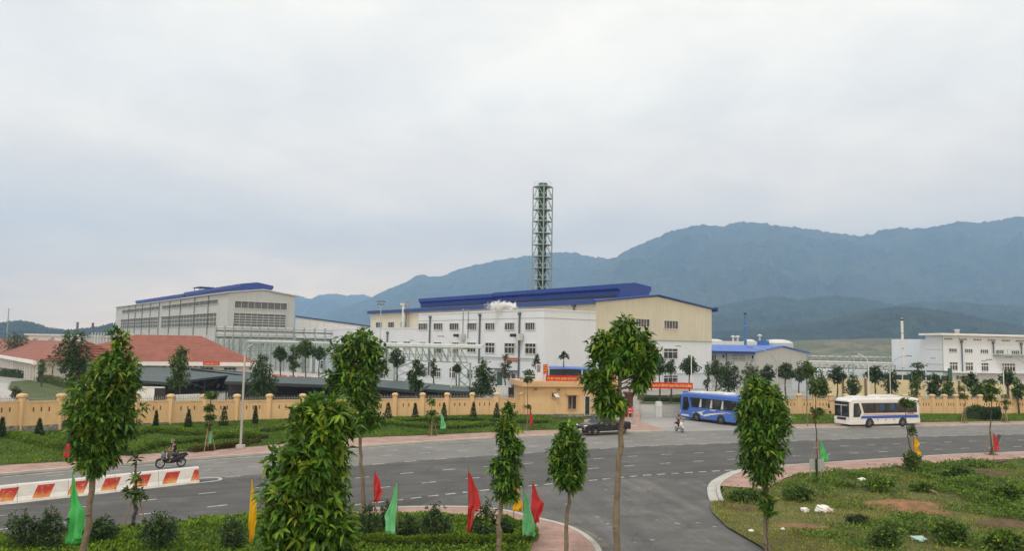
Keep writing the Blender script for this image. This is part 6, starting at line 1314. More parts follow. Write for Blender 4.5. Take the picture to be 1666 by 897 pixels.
# parked motorbikes below the canopies
proto = None; cols = [(.02, .02, .022), (.25, .02, .02), (.4, .4, .42), (.03, .05, .12)]; rp = np.random.default_rng(3); protos = []
spots = [(x, y) for x0, x1, yy, n in ((300, 372, 632, 9), (395, 470, 641, 9), (470, 560, 646, 10), (590, 690, 644, 12), (700, 775, 648, 8), (400, 540, 633, 10)) for x, y in zip(np.linspace(x0, x1, n), np.linspace(yy, yy + 4, n))]
GL_ = 'motorbike parked in a row in the shade of the canopies'
for i, (x, y) in enumerate(spots):
    p = G(x, y); j = i % 4; 
    if len(protos) <= j: o = scooter(GL_, (p[0], p[1], 0), 0, cols[j], 'motorbikes parked under the canopies', front=cols[j], detail=False, name='parked_motorbike'); protos.append(o)
    else: o = copy_tree(protos[j])
    o.location = (p[0], p[1], 0); o.rotation_euler.z = radians(-55 + rp.uniform(-6, 6))

# ---- flags
def flag(label, px0, py0, px1, py1, pyb, col, w, seed, D=None, side=1, lean=None, sag=1.0, prof=None, grp='slim festival flags on poles'):
    """px0,py0 top of the cloth; px1,py1 its lowest point; pyb the foot of the pole; w greatest width in px"""
    if D is None: D = G(px0, pyb, .1)[1]
    base = P(px0 if lean is None else lean, pyb, D); z0 = .1; top = P(px0, py0, D); low = P(px1, py1, D); t = thing('festival_flag', label, 'flag', (base[0], D, z0), group=grp)
    o = np.array([base[0], D, z0]); A = top - o; B_ = low - o; wm = w * 1.22 * D / F; q_ = np.random.default_rng(seed); n, k = 34, 13; vs_ = []
    Bh = B_[2]; 
    for i in range(n):
        f = i / (n - 1); z = A[2] + (Bh - A[2]) * f
        pr_ = prof or [(0, .04), (.25, .42), (.55, .78), (.85, 1.0), (1, .86)]
        wid = wm * float(np.interp(f, [q[0] for q in pr_], [q[1] for q in pr_])) * (1 + .07 * sin(f * 13 + seed * 1.7) + .04 * sin(f * 29 + seed))
        cx0 = A[0] + (0 if lean is None else (0 - A[0]) * f)
        for j in range(k):
            u = j / (k - 1); drop = -.4 * wm * u; fold = .13 * wm * sin(u * 10 + f * 6 + seed) * (.3 + u) + .07 * wm * sin(u * 21 + seed * 2 + f * 9) + .05 * wm * sin(f * 17 + u * 4)
            vs_.append((cx0 + side * wid * (u + .07 * sin(u * 8 + f * 5 + seed)) + .04 * wm * sin(f * 13 + seed) * u, fold * (.3 + f), z * (1 - .0) + drop * f * (1 if f < .9 else .2)))
    fs = [(i * k + j, i * k + j + 1, (i + 1) * k + j + 1, (i + 1) * k + j) for i in range(n - 1) for j in range(k - 1)]
    me = bpy.data.meshes.new('cloth'); me.from_pydata(vs_, [], fs); me.polygons.foreach_set('use_smooth', [True] * len(fs)); me.materials.append(M[col]); me.update(); c = bpy.data.objects.new('cloth', me); COL.objects.link(c); c.parent = t
    so_ = c.modifiers.new('thick', 'SOLIDIFY'); so_.thickness = .006
    mb = MB(); mb.tube((0, .02, -.1), (A[0], .02, A[2] + .12), .02, .012, 6); mb.build('pole', mat('bamboo', (.14, .11, .07), .7, .2), t); return t
def cloth(name, col):
    m = mat(name, col, .75, .08, 1.5); t = m.node_tree; b = t.nodes['Principled BSDF']; tr_ = N(t, 'ShaderNodeBsdfTranslucent'); tr_.inputs[0].default_value = (*[min(1, c * 1.3) for c in col], 1); ms = N(t, 'ShaderNodeMixShader', i_0=.35); t.links.new(b.outputs[0], ms.inputs[1]); t.links.new(tr_.outputs[0], ms.inputs[2]); t.links.new(ms.outputs[0], t.nodes['Material Output'].inputs[0]); return m
M['f_green'] = cloth('green flag cloth', (.12, .62, .2)); M['f_green2'] = cloth('pale green flag cloth', (.24, .66, .36)); M['f_red'] = cloth('red flag cloth', (.6, .06, .06)); M['f_yellow'] = cloth('yellow flag cloth', (.8, .52, .01))
flag('large bright green flag at the lower left beside a leaning trunk', 118, 774, 122, 886, 897, 'f_green', 24, 1, side=1, lean=107)
flag('tall yellow flag left of the big foreground tree', 409, 781, 407, 884, 893, 'f_yellow', 10, 2, side=1, prof=[(0, .06), (.15, .4), (.35, .75), (.6, 1.0), (.75, .8), (1, .55)], lean=403)
flag('small red flag behind the shrubs right of the big foreground tree', 609, 767, 618, 818, 850, 'f_red', 11, 3, side=1, prof=[(0, .06), (.15, .4), (.35, .75), (.6, 1.0), (.75, .8), (1, .55)])
flag('pale green flag low among the shrubs, point down', 647, 787, 640, 872, 884, 'f_green2', 16, 4, side=-1)
flag('tall red flag standing alone over the island shrubs', 762, 766, 760, 868, 886, 'f_red', 17, 5, side=1, prof=[(0, .04), (.2, .5), (.45, .95), (.56, 1.0), (.6, .5), (.8, .42), (1, .36)])
flag('yellow flag partly hidden behind the slim tree', 836, 778, 832, 832, 852, 'f_yellow', 13, 6, side=1)
flag('green flag in front of the red one on the pink pavement', 852, 799, 846, 872, 890, 'f_green2', 17, 7, side=1)
flag('red flag right of the green one on the pink pavement', 866, 787, 867, 852, 868, 'f_red', 15, 8, side=1, prof=[(0, .05), (.2, .5), (.45, 1.0), (.7, .85), (.9, .5), (1, .3)])
flag('red flag against the stakes by the left verge', 115, 708, 117, 746, 754, 'f_red', 7, 9, side=-1)
flag('pale green flag on the verge beside the staked tree, left of the tall lamp', 346, 690, 347, 724, 733, 'f_green2', 5, 10, side=-1)
flag('pale green flag on the verge before the ochre wall, beside a staked tree', 717, 671, 721, 699, 706, 'f_green2', 8, 11, side=1)
flag('red flag on the verge before the gatehouse', 862, 664, 862, 692, 699, 'f_red', 5, 12, side=1)
flag('green flag half hidden by the tall tree before the gatehouse', 1003, 664, 1004, 679, 690, 'f_green', 7, 13, side=-1)
flag('green flag behind the grey sign board', 1335, 717, 1336, 750, 763, 'f_green', 10, 14, side=1)
flag('left of two short red flags on the right pavement', 1226, 757, 1229, 770, 784, 'f_red', 7, 15, side=1)
flag('right of two short red flags on the right pavement', 1236, 759, 1239, 773, 785, 'f_red', 7, 16, side=1)
flag('yellow flag wrapped round its pole by the staked tree on the right', 1487, 712, 1491, 741, 752, 'f_yellow', 9, 17, side=1, prof=[(0, .3), (.3, .7), (.5, .45), (.7, .8), (1, 1.0)])
flag('red flag at the far right beside the leaning log', 1616, 705, 1618, 733, 744, 'f_red', 8, 18, side=1)
flag('thin red flag on the verge left of the white coach', 1322, 661, 1321, 684, 689, 'f_red', 4, 19, side=1)

# ================================================================== VEGETATION
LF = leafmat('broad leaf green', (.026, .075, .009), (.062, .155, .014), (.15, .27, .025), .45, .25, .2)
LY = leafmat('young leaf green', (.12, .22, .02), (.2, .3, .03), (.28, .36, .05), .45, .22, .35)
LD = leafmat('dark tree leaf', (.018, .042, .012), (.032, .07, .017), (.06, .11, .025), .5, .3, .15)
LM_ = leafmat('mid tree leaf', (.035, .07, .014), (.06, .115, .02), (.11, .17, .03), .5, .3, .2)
LO = leafmat('olive leaf', (.05, .06, .02), (.09, .1, .03), (.14, .13, .05), .55, .25, .2)
LG = leafmat('ground cover leaf', (.08, .15, .012), (.14, .235, .018), (.24, .34, .03), .6, .15, .25)
LGR = leafmat('grass blade', (.06, .12, .014), (.095, .175, .018), (.15, .235, .028), .6, .2, .25)
LGY = leafmat('dry grass blade', (.19, .2, .03), (.27, .26, .04), (.38, .32, .1), .65, .2, .25)
LW = leafmat('weed leaf', (.045, .095, .014), (.08, .15, .02), (.14, .21, .035), .55, .25, .22)
LS = leafmat('shrub leaf', (.02, .045, .018), (.032, .07, .025), (.055, .105, .035), .55, .25, .15)
LR = leafmat('red brown leaf', (.07, .03, .015), (.12, .05, .03), (.17, .09, .04), .6, .25, .15)
BK = mat('young bark', (.17, .14, .1), .9, .3, 5, bump=.5); BD = mat('dark trunk bark', (.07, .06, .045), .9, .3, 4, bump=.5); BW = mat('stake wood', (.3, .22, .13), .8, .2, 3)

def tree(name, label, px, pyb, D, blobs, leaf, seed, ncl=220, per=9, wl=.42, mats=None, young=.12, trunk=(.09, .05), lean_top=None, group=None, bark=None, base_px=None, fine=True, z0=.1, stakes=0, up=.35, droop=.25, cat='tree', whorl=True, shell=.5, hs=1.0, twigs=True):
    """blobs: crown lobes in photo px (cx, cy, rx, ry) at depth D; leaf length in metres"""
    r = np.random.default_rng(seed); bx = base_px if base_px is not None else px
    b = G(bx, pyb, z0) if D is None else P(bx, pyb, D)
    D_ = b[1] if D is None else D; base = np.array([b[0], D_, z0 if D is None else 0.0])
    if D is not None: base[2] = z0
    t = thing(name, label, cat, base, group=group); s = D_ / F
    bl = []
    for cx, cy, rx, ry in blobs:
        c = P(cx, cy, D_) - base; bl.append((c, np.array([rx * s, rx * s * .95, ry * s])))
    vol = np.array([np.prod(q) ** (.8) for _, q in bl]); cnt = np.maximum(3, (ncl * vol / vol.sum()).astype(int))
    C = []; O_ = []; cen = np.average([c for c, _ in bl], axis=0, weights=vol)
    for (c, q), k in zip(bl, cnt):
        u = unit(r.normal(size=(k, 3))); rad = r.uniform(0, 1, k) ** shell * .93 + .07 * r.normal(size=k); p = c + u * q * rad[:, None]
        p += r.normal(size=(k, 3)) * q * .08; C.append(p); O_.append(u)
    C = np.concatenate(C); O_ = np.concatenate(O_)
    top = max(c[2] + q[2] for c, q in bl); lowest = min(c[2] - q[2] for c, q in bl)
    # trunk through the crown
    tp = np.array([bl[int(np.argmax([c[2] for c, _ in bl]))][0][0], 0, top * .93]) if lean_top is None else np.array([(P(lean_top, 500, D_) - base)[0], 0, top * .93])
    mb = MB(); k = 22; pts = [tp * f + np.array([.07 * sin(f * 7 + seed) , .07 * cos(f * 6 + seed), 0]) * min(1, top / 6) * (4 * f * (1 - f)) + (r.normal(size=3) * np.array([.02, .02, 0]) if 0 < f < 1 else 0) for f in np.linspace(0, 1, k)]
    pts[0] = np.array([0, 0, -.25]); rad = [trunk[0] * (1 - f) + trunk[1] * f * .5 + (.4 * trunk[0] if f == 0 else 0) + trunk[0] * .12 * abs(r.normal()) for f in np.linspace(0, 1, k)]
    mb.path(pts, rad, 8)
    def on(z):
        f = min(max(z / tp[2], 0), 1) * (k - 1); i = min(int(f), k - 2); return pts[i] + (pts[i + 1] - pts[i]) * (f - i)
    if twigs:
        for (c, q) in bl:
            a = on(max(.3, c[2] - q[2] * .9)); mb.path([a, (a + c) / 2 + np.array([0, 0, -.05]), c], [trunk[1] * .55, trunk[1] * .4, trunk[1] * .25], 5)
        sel = r.permutation(len(C))[:min(len(C), 90)]
        for i in sel:
            p = C[i]; a = on(min(tp[2] * .97, max(lowest * .95, p[2] - np.hypot(*p[:2]) * .6))); mb.path([a, a * .45 + p * .55 + np.array([0, 0, -.04]), p], [trunk[1] * .3, trunk[1] * .2, .006], 4)
    mb.build('trunk', bark or BK, t, fix=False, smooth=True)
    # leaves: whorls at the twig ends
    n = len(C) * per; ax = unit(O_ * np.array([.8, .8, .5]) + np.array([0, 0, up]) + .25 * r.normal(size=O_.shape)); AX = np.repeat(ax, per, 0); CC = np.repeat(C, per, 0)
    rnd = r.normal(size=(n, 3)); perp = unit(rnd - (rnd * AX).sum(1)[:, None] * AX); sp = r.uniform(.6, 1.6, n)[:, None]
    Dv = unit(AX * np.cos(sp) + perp * np.sin(sp)); 
    CC = CC + AX * r.uniform(-.5, .2, n)[:, None] * leaf + perp * .03
    hz_ = (CC[:, 2] - lowest) / (top - lowest); out = np.repeat(np.linalg.norm((C - cen) / (np.max([q for _, q in bl], 0)), axis=1), per)
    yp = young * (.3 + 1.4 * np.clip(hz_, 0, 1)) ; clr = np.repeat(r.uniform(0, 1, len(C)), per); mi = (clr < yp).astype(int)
    if mats is None: mats = (LF, LY)
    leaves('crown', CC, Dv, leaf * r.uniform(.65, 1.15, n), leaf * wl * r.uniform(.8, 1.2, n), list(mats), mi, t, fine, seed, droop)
    for i in range(stakes):
        a = 2 * pi * i / stakes + .4; mb = MB(); mb.tube((.55 * cos(a), .55 * sin(a), -.1), (.04 * cos(a), .04 * sin(a), min(2.1, top * .5)), .03, .025, 6); mb.build('stake', BW, t)
    if stakes: mb = MB(); mb.box(-.45, .45, -.3, .3, -.02, .05); mb.build('soil_pit', mat('tree pit soil', (.1, .06, .04), .95, .3), t)
    return t
# -- the tall planted trees in the foreground
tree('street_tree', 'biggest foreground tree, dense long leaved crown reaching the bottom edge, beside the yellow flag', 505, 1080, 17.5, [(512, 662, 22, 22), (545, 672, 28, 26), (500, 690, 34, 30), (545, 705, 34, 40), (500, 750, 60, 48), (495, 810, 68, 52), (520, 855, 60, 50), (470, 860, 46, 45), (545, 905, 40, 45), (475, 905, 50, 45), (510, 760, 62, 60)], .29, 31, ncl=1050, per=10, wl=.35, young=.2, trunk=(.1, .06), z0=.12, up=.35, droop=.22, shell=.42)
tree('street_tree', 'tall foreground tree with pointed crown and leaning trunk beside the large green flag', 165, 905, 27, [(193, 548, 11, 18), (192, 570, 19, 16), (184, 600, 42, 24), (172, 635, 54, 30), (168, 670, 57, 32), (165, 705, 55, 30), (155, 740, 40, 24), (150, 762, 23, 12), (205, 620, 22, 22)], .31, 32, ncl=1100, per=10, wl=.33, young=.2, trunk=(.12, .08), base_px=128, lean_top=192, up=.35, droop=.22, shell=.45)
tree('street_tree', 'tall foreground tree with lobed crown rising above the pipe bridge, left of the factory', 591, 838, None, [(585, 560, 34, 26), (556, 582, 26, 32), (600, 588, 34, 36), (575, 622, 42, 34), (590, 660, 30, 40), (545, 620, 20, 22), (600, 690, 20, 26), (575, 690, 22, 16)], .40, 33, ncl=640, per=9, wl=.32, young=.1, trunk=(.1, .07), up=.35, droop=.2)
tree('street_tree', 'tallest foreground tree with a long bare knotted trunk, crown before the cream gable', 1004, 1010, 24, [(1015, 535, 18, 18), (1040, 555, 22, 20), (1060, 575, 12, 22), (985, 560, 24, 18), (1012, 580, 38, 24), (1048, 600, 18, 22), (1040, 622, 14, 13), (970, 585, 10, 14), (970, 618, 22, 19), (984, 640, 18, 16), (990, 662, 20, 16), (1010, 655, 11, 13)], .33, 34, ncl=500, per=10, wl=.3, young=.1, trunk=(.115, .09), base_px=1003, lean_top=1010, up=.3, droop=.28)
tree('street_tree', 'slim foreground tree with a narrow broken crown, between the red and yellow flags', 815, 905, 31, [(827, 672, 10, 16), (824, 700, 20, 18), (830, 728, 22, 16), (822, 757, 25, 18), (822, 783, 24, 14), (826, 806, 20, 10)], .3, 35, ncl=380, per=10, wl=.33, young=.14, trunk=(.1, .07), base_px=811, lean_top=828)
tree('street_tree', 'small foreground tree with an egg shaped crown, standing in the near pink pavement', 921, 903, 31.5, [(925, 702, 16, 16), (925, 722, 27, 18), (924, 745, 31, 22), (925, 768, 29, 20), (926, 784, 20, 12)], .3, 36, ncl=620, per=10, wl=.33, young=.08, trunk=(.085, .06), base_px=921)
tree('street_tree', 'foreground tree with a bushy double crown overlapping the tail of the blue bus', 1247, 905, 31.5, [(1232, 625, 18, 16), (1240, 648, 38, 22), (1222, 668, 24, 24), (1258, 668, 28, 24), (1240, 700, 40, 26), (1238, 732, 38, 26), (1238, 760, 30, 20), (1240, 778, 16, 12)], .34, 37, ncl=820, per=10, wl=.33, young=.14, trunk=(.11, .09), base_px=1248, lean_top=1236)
# -- young staked trees
def tiers(label, px, pyb, tl, leaf=.3, seed=1, D=None, stakes=3, mats=None, tr=(.055, .035), name='young_tree', cl=14, group='young staked trees', **k):
    return tree(name, label, px, pyb, D, [(a, b, c, d) for a, b, c, d in tl], leaf, seed, ncl=cl * len(tl), per=8, mats=mats or (LM_, LY), young=.1, trunk=tr, stakes=stakes, fine=False, group=group, shell=.6, **k)
tiers('young layered tree in the verge beside the tall grey lamp', 338, 735, [(343, 643, 12, 4), (340, 664, 9, 5), (343, 680, 8, 5), (339, 694, 6, 4)], seed=41, cl=26)
tiers('thin sapling with sparse fronds leaning over the near kerb, right of the pointed tree', 218, 862, [(222, 778, 14, 6), (214, 800, 20, 6), (226, 808, 14, 5), (222, 748, 5, 4)], seed=42, stakes=2, cl=7, bark=BD, tr=(.09, .05))
tiers('staked young tree in the verge left of the slim tree, before the ochre wall', 703, 710, [(703, 652, 8, 5), (700, 672, 11, 4), (704, 685, 12, 4)], seed=43, cl=22)
tiers('tall thin sapling before the left end of the gatehouse', 857, 702, [(860, 606, 9, 5), (857, 618, 12, 3), (858, 662, 10, 2)], seed=44, cl=18, stakes=0)
tiers('two tiered young tree before the grey sign board', 1330, 762, [(1330, 632, 18, 9), (1326, 622, 12, 7), (1332, 669, 18, 4), (1326, 680, 8, 3)], seed=45, cl=30, bark=BD)
tiers('young tree behind the white coach tail with one flat leafy tier', 1484, 752, [(1478, 657, 13, 5), (1470, 652, 8, 4), (1484, 700, 6, 8)], seed=46, cl=28, bark=BD)
tiers('young layered tree beside the far red flag and leaning log', 1613, 741, [(1612, 622, 12, 4), (1614, 636, 16, 4), (1610, 648, 12, 4), (1608, 630, 9, 3)], seed=47, cl=26, bark=BD)
tiers('young tree on the right verge left of the white coach', 1314, 694, [(1316, 604, 14, 12), (1310, 595, 10, 8), (1322, 618, 10, 8)], seed=48, cl=36, stakes=0, leaf=.4)
tiers('slim layered tree on the verge right of the white coach', 1569, 689, [(1568, 615, 11, 3), (1568, 632, 9, 4), (1566, 645, 10, 5), (1570, 622, 7, 3)], seed=49, cl=22, stakes=2)
tiers('small low tree on the verge right of the round hedge', 1636, 688, [(1636, 655, 8, 4), (1634, 645, 6, 3), (1637, 663, 5, 3)], seed=50, cl=18, stakes=3)
tiers('young tree with upright twigs behind the tail of the white coach', 1491, 690, [(1491, 628, 12, 10), (1488, 640, 12, 6), (1494, 618, 8, 8)], seed=51, cl=26, stakes=0, mats=(LM_, LO))
tiers('staked sapling behind the pointed foreground tree, by the red flag', 112, 752, [(114, 668, 7, 8), (108, 690, 7, 6)], seed=52, cl=16, mats=(LM_, LY))
# bush at the foot of the coach-side tree
# -- trees inside the wall: (label, px, top, base, halfwidth, kind, D, leafmats)
bgt = [
 ('broad dark round tree before the canteen, left of the pointed foreground tree', 120, 532, 648, 34, 'round', 84, (LD, LM_), 520),
 ('narrow upright tree behind the wall below the canteen sign', 292, 562, 650, 18, 'narrow', 90, (LM_, LF), 330),
 ('dense conical tree behind the wall right of the tall grey lamp', 427, 572, 655, 28, 'cone', 92, (LD, LM_), 460),
 ('dense dark conifer like tree behind the wall before the factory doors', 786, 583, 650, 24, 'cone', 97, (LD, LM_), 420),
 ('ragged tree behind the wall before the pipe bridge leg', 678, 582, 650, 17, 'ragged', 94, (LD, LM_), 260),
 ('umbrella shaped tree in front of the factory loading door', 646, 566, 628, 15, 'umbrella', 112, (LD, LM_), 170),
 ('small upright tree left of the white lamp before the factory', 705, 582, 620, 6, 'narrow', 120, (LD, LM_), 60),
 ('small mop headed tree right of the white lamp before the factory', 743, 592, 622, 8, 'umbrella', 122, (LD, LM_), 70),
 ('sparse brownish tree in front of the factory entrance door', 823, 574, 628, 11, 'ragged', 114, (LO, LD), 90),
 ('small brownish tree beside the last window of the white factory wall', 874, 575, 628, 7, 'umbrella', 116, (LO, LD), 60),
 ('bare branched sapling standing before the blank white factory wall', 917, 574, 612, 8, 'bare', 118, (LD, LD), 40),
 ('tree at the left end of the clump below the pipe bridge', 456, 562, 612, 13, 'umbrella', 122, (LD, LM_), 150),
 ('second tree from the left in the clump below the pipe bridge', 478, 560, 612, 14, 'ragged', 124, (LM_, LF), 170),
 ('tallest tree of the clump below the pipe bridge', 498, 552, 612, 18, 'umbrella', 120, (LM_, LF), 240),
 ('right hand tree of the clump below the pipe bridge', 520, 562, 612, 12, 'umbrella', 126, (LD, LM_), 130),
 ('bushy pale tree at the far left beyond the canteen', 28, 538, 588, 27, 'round', 190, (LM_, LO), 260),
 ('small dark tree left of the broad dark round tree, beyond the canteen roof', 58, 548, 576, 8, 'round', 200, (LD, LD), 80),
 ('small dark tree above the canteen roof, beside the broad dark round tree', 84, 550, 575, 8, 'round', 200, (LD, LD), 80),
 ('slim young tree before the canteen wing, in the lawn', 68, 583, 618, 6, 'narrow', 130, (LM_, LF), 60),
 ('umbrella shaped tree right of the tallest foreground crown', 1073, 578, 643, 17, 'umbrella', 116, (LD, LM_), 210),
 ('small tree standing beside the umbrella shaped one before the cream hall', 1092, 582, 643, 9, 'umbrella', 118, (LD, LM_), 80),
 ('spreading tree around the white lamp by the slogan banner', 1122, 578, 642, 18, 'umbrella', 114, (LD, LM_), 200),
 ('very slim tree at the right corner of the cream hall', 1151, 586, 642, 6, 'narrow', 122, (LD, LM_), 60),
 ('left tree of the row in front of the blue roofed warehouse', 1165, 584, 648, 15, 'umbrella', 118, (LM_, LO), 170),
 ('dense dark tree behind the blue bus', 1185, 588, 652, 22, 'round', 114, (LD, LM_), 330),
 ('olive tree above the big bushy double crown', 1222, 588, 650, 18, 'round', 118, (LM_, LO), 230),
 ('tree right of the grey lamp before the warehouse gable', 1248, 592, 648, 14, 'umbrella', 120, (LD, LO), 130),
 ('leafy tree before the middle of the warehouse gable', 1278, 588, 650, 17, 'umbrella', 118, (LD, LO), 190),
 ('tree before the right corner of the warehouse gable', 1300, 594, 650, 13, 'umbrella', 122, (LM_, LO), 130),
 ('dark tree rising just behind the right wall, left of the coach', 1336, 602, 655, 15, 'cone', 110, (LD, LM_), 200),
 ('two stemmed tree before the white lattice pipe bridge', 1362, 594, 655, 17, 'umbrella', 114, (LD, LD), 190),
 ('dense low tree behind the wall above the coach front', 1387, 606, 656, 15, 'cone', 110, (LD, LM_), 230),
 ('umbrella tree right of the white lamp over the coach', 1424, 594, 655, 18, 'umbrella', 114, (LD, LM_), 200),
 ('dark tree beside the grey lamp over the coach', 1450, 600, 655, 14, 'round', 112, (LD, LD), 160),
 ('flat topped tall tree before the netted compound', 1492, 590, 655, 15, 'tiered', 110, (LD, LM_), 160),
 ('dense dark tree before the netted compound', 1520, 606, 656, 15, 'ragged', 110, (LD, LM_), 200),
 ('green conical tree behind the wall, right of the netted compound', 1542, 611, 656, 11, 'cone', 109, (LM_, LF), 170),
 ('dark topped tree before the first ground windows of the plant building', 1580, 606, 656, 12, 'umbrella', 112, (LD, LM_), 110),
 ('broad bushy tree just behind the right wall', 1594, 622, 656, 16, 'round', 109, (LM_, LF), 190),
 ('forked tree before the wide window of the plant building', 1640, 601, 656, 15, 'umbrella', 112, (LD, LM_), 150),
 ('bushy green tree near the right edge behind the wall', 1657, 617, 656, 13, 'ragged', 109, (LM_, LF), 150),
]
kinds = {
 'round': lambda x, t, b, w: [(x, t + (b - t) * .22, w * .7, (b - t) * .2), (x - w * .35, t + (b - t) * .42, w * .7, (b - t) * .24), (x + w * .35, t + (b - t) * .45, w * .65, (b - t) * .24), (x, t + (b - t) * .62, w * .75, (b - t) * .2)],
 'narrow': lambda x, t, b, w: [(x + w * .2, t + (b - t) * .12, w * .6, (b - t) * .1), (x, t + (b - t) * .3, w, (b - t) * .16), (x + w * .1, t + (b - t) * .5, w * .9, (b - t) * .15), (x - w * .2, t + (b - t) * .68, w * 1.0, (b - t) * .12)],
 'cone': lambda x, t, b, w: [(x, t + (b - t) * .12, w * .35, (b - t) * .12), (x, t + (b - t) * .32, w * .7, (b - t) * .17), (x + w * .1, t + (b - t) * .55, w * .92, (b - t) * .2), (x - w * .1, t + (b - t) * .78, w, (b - t) * .18)],
 'ragged': lambda x, t, b, w: [(x - w * .1, t + (b - t) * .15, w * .45, (b - t) * .13), (x + w * .4, t + (b - t) * .32, w * .55, (b - t) * .14), (x - w * .35, t + (b - t) * .45, w * .6, (b - t) * .15), (x, t + (b - t) * .65, w * .8, (b - t) * .16)],
 'umbrella': lambda x, t, b, w: [(x, t + (b - t) * .14, w * .6, (b - t) * .12), (x - w * .45, t + (b - t) * .28, w * .55, (b - t) * .13), (x + w * .45, t + (b - t) * .3, w * .55, (b - t) * .12), (x, t + (b - t) * .4, w * .5, (b - t) * .1)],
 'tiered': lambda x, t, b, w: [(x, t + (b - t) * .07, w * .8, (b - t) * .05), (x, t + (b - t) * .3, w, (b - t) * .1), (x - w * .2, t + (b - t) * .45, w * .8, (b - t) * .07)],
 'bare': lambda x, t, b, w: [(x, t + 2, w * .5, 2), (x - w * .6, t + 7, w * .3, 2), (x + w * .7, t + 6, w * .3, 2)],
}
for i, (lab, x, tp_, b_, w, kd, D, ms_, nc) in enumerate(bgt):
    zb = 0.0; leaf = .3 + .0012 * D
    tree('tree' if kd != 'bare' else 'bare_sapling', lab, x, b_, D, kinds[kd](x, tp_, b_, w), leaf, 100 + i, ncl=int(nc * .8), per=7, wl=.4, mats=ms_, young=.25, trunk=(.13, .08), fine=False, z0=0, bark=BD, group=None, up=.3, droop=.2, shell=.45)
# -- conical shrubs along the wall
con = [(2, 712, 680, 6), (63, 710, 682, 7), (253, 697, 669, 4.5), (306, 696, 667, 6), (364, 693, 662, 8), (415, 690, 661, 4.5), (474, 690, 664, 6), (631, 682, 656, 7), (675, 684, 657, 6), (722, 683, 656, 6), (770, 681, 655, 6), (808, 681, 656, 6)]
nn = ['first', 'second', 'third', 'fourth', 'fifth', 'sixth', 'seventh', 'eighth', 'ninth', 'tenth', 'eleventh', 'twelfth']
for i, (x, b_, t_, w) in enumerate(con):
    p = G(x, b_ + 1, .15); s = p[1] / F; h = (b_ - t_) * s; wr = w * s; r = np.random.default_rng(300 + i); t = thing('conical_shrub', 'dark clipped conical shrub, %s from the left along the ochre wall' % nn[i], 'shrub', (p[0], p[1], .13), group='conical shrubs along the wall')
    n = 900; f = r.uniform(0, 1, n) ** 1.4; a = r.uniform(0, 2 * pi, n); rd_ = wr * (1 - f) ** .8 * r.uniform(.55, 1.05, n) * (1 + .15 * np.sin(a * 3 + i)) * np.where(f < .08, .6, 1)
    C_ = np.stack([rd_ * np.cos(a), rd_ * np.sin(a), f * h], 1); Dv = unit(np.stack([np.cos(a), np.sin(a), np.full(n, 1.1)], 1) + .4 * r.normal(size=(n, 3)))
    leaves('foliage', C_, Dv, .16 * r.uniform(.7, 1.3, n), .08, [LD], None, t, False, 300 + i, .05); mb = MB(); mb.tube((0, 0, -.1), (0, 0, h * .8), .04, .02, 6); mb.build('stem', BD, t)

# -- ground cover
def scatter(name, label, cat, poly, n, L, W_, mats, mixp, seed, up=1.0, z=.14, hfun=None, kind='stuff', fine=False, dens=None, droop=.1, spread=.6, parent=None):
    r = np.random.default_rng(seed); poly = [np.asarray(p[:2], float) for p in poly]; lo = np.min(poly, 0); hi = np.max(poly, 0); xs = []; ys = []; got = 0
    while got < n:
        x = r.uniform(lo[0], hi[0], n * 2); y = r.uniform(lo[1], hi[1], n * 2); k = inpoly(x, y, poly)
        if dens is not None: k &= r.uniform(0, 1, len(x)) < dens(x, y)
        xs.append(x[k]); ys.append(y[k]); got += k.sum()
        if len(xs) > 60: break
    x = np.concatenate(xs)[:n]; y = np.concatenate(ys)[:n]; n = len(x); h = np.zeros(n) if hfun is None else hfun(x, y)
    C_ = np.stack([x, y, z + h * r.uniform(0, 1, n)], 1); Dv = unit(np.stack([r.normal(size=n) * spread, r.normal(size=n) * spread, np.full(n, up)], 1))
    pn = noise2(x * .35 + 50, y * .35 + 50, seed, 4) * .5 + .5; mi = (r.uniform(0, 1, n) < (mixp if not callable(mixp) else mixp(x, y))).astype(int)
    sc = r.uniform(.6, 1.3, n) * (.75 + .5 * pn)
    o = leaves(name, C_, Dv, L * sc, W_ * sc, mats, mi, parent, fine, seed, droop)
    return tag(o, label, cat, kind=kind) if parent is None else o
nz_ = lambda x, y, s, sd: noise2(np.asarray(x) * s + 90, np.asarray(y) * s + 90, sd, 4)
vis_l = [p for p in verge_l]
scatter('verge_grass', 'mown green verge between the far pavement and the ochre wall', None, verge_l, 150000, .17, .05, [LGR, LG], lambda x, y: np.clip(.25 + .5 * nz_(x, y, .25, 3), 0, 1), 401, z=.15, up=.8)
scatter('verge_grass', 'bright mown verge before the right wall', None, verge_r, 60000, .17, .06, [LG, LGR], .35, 402, z=.15, up=.8)
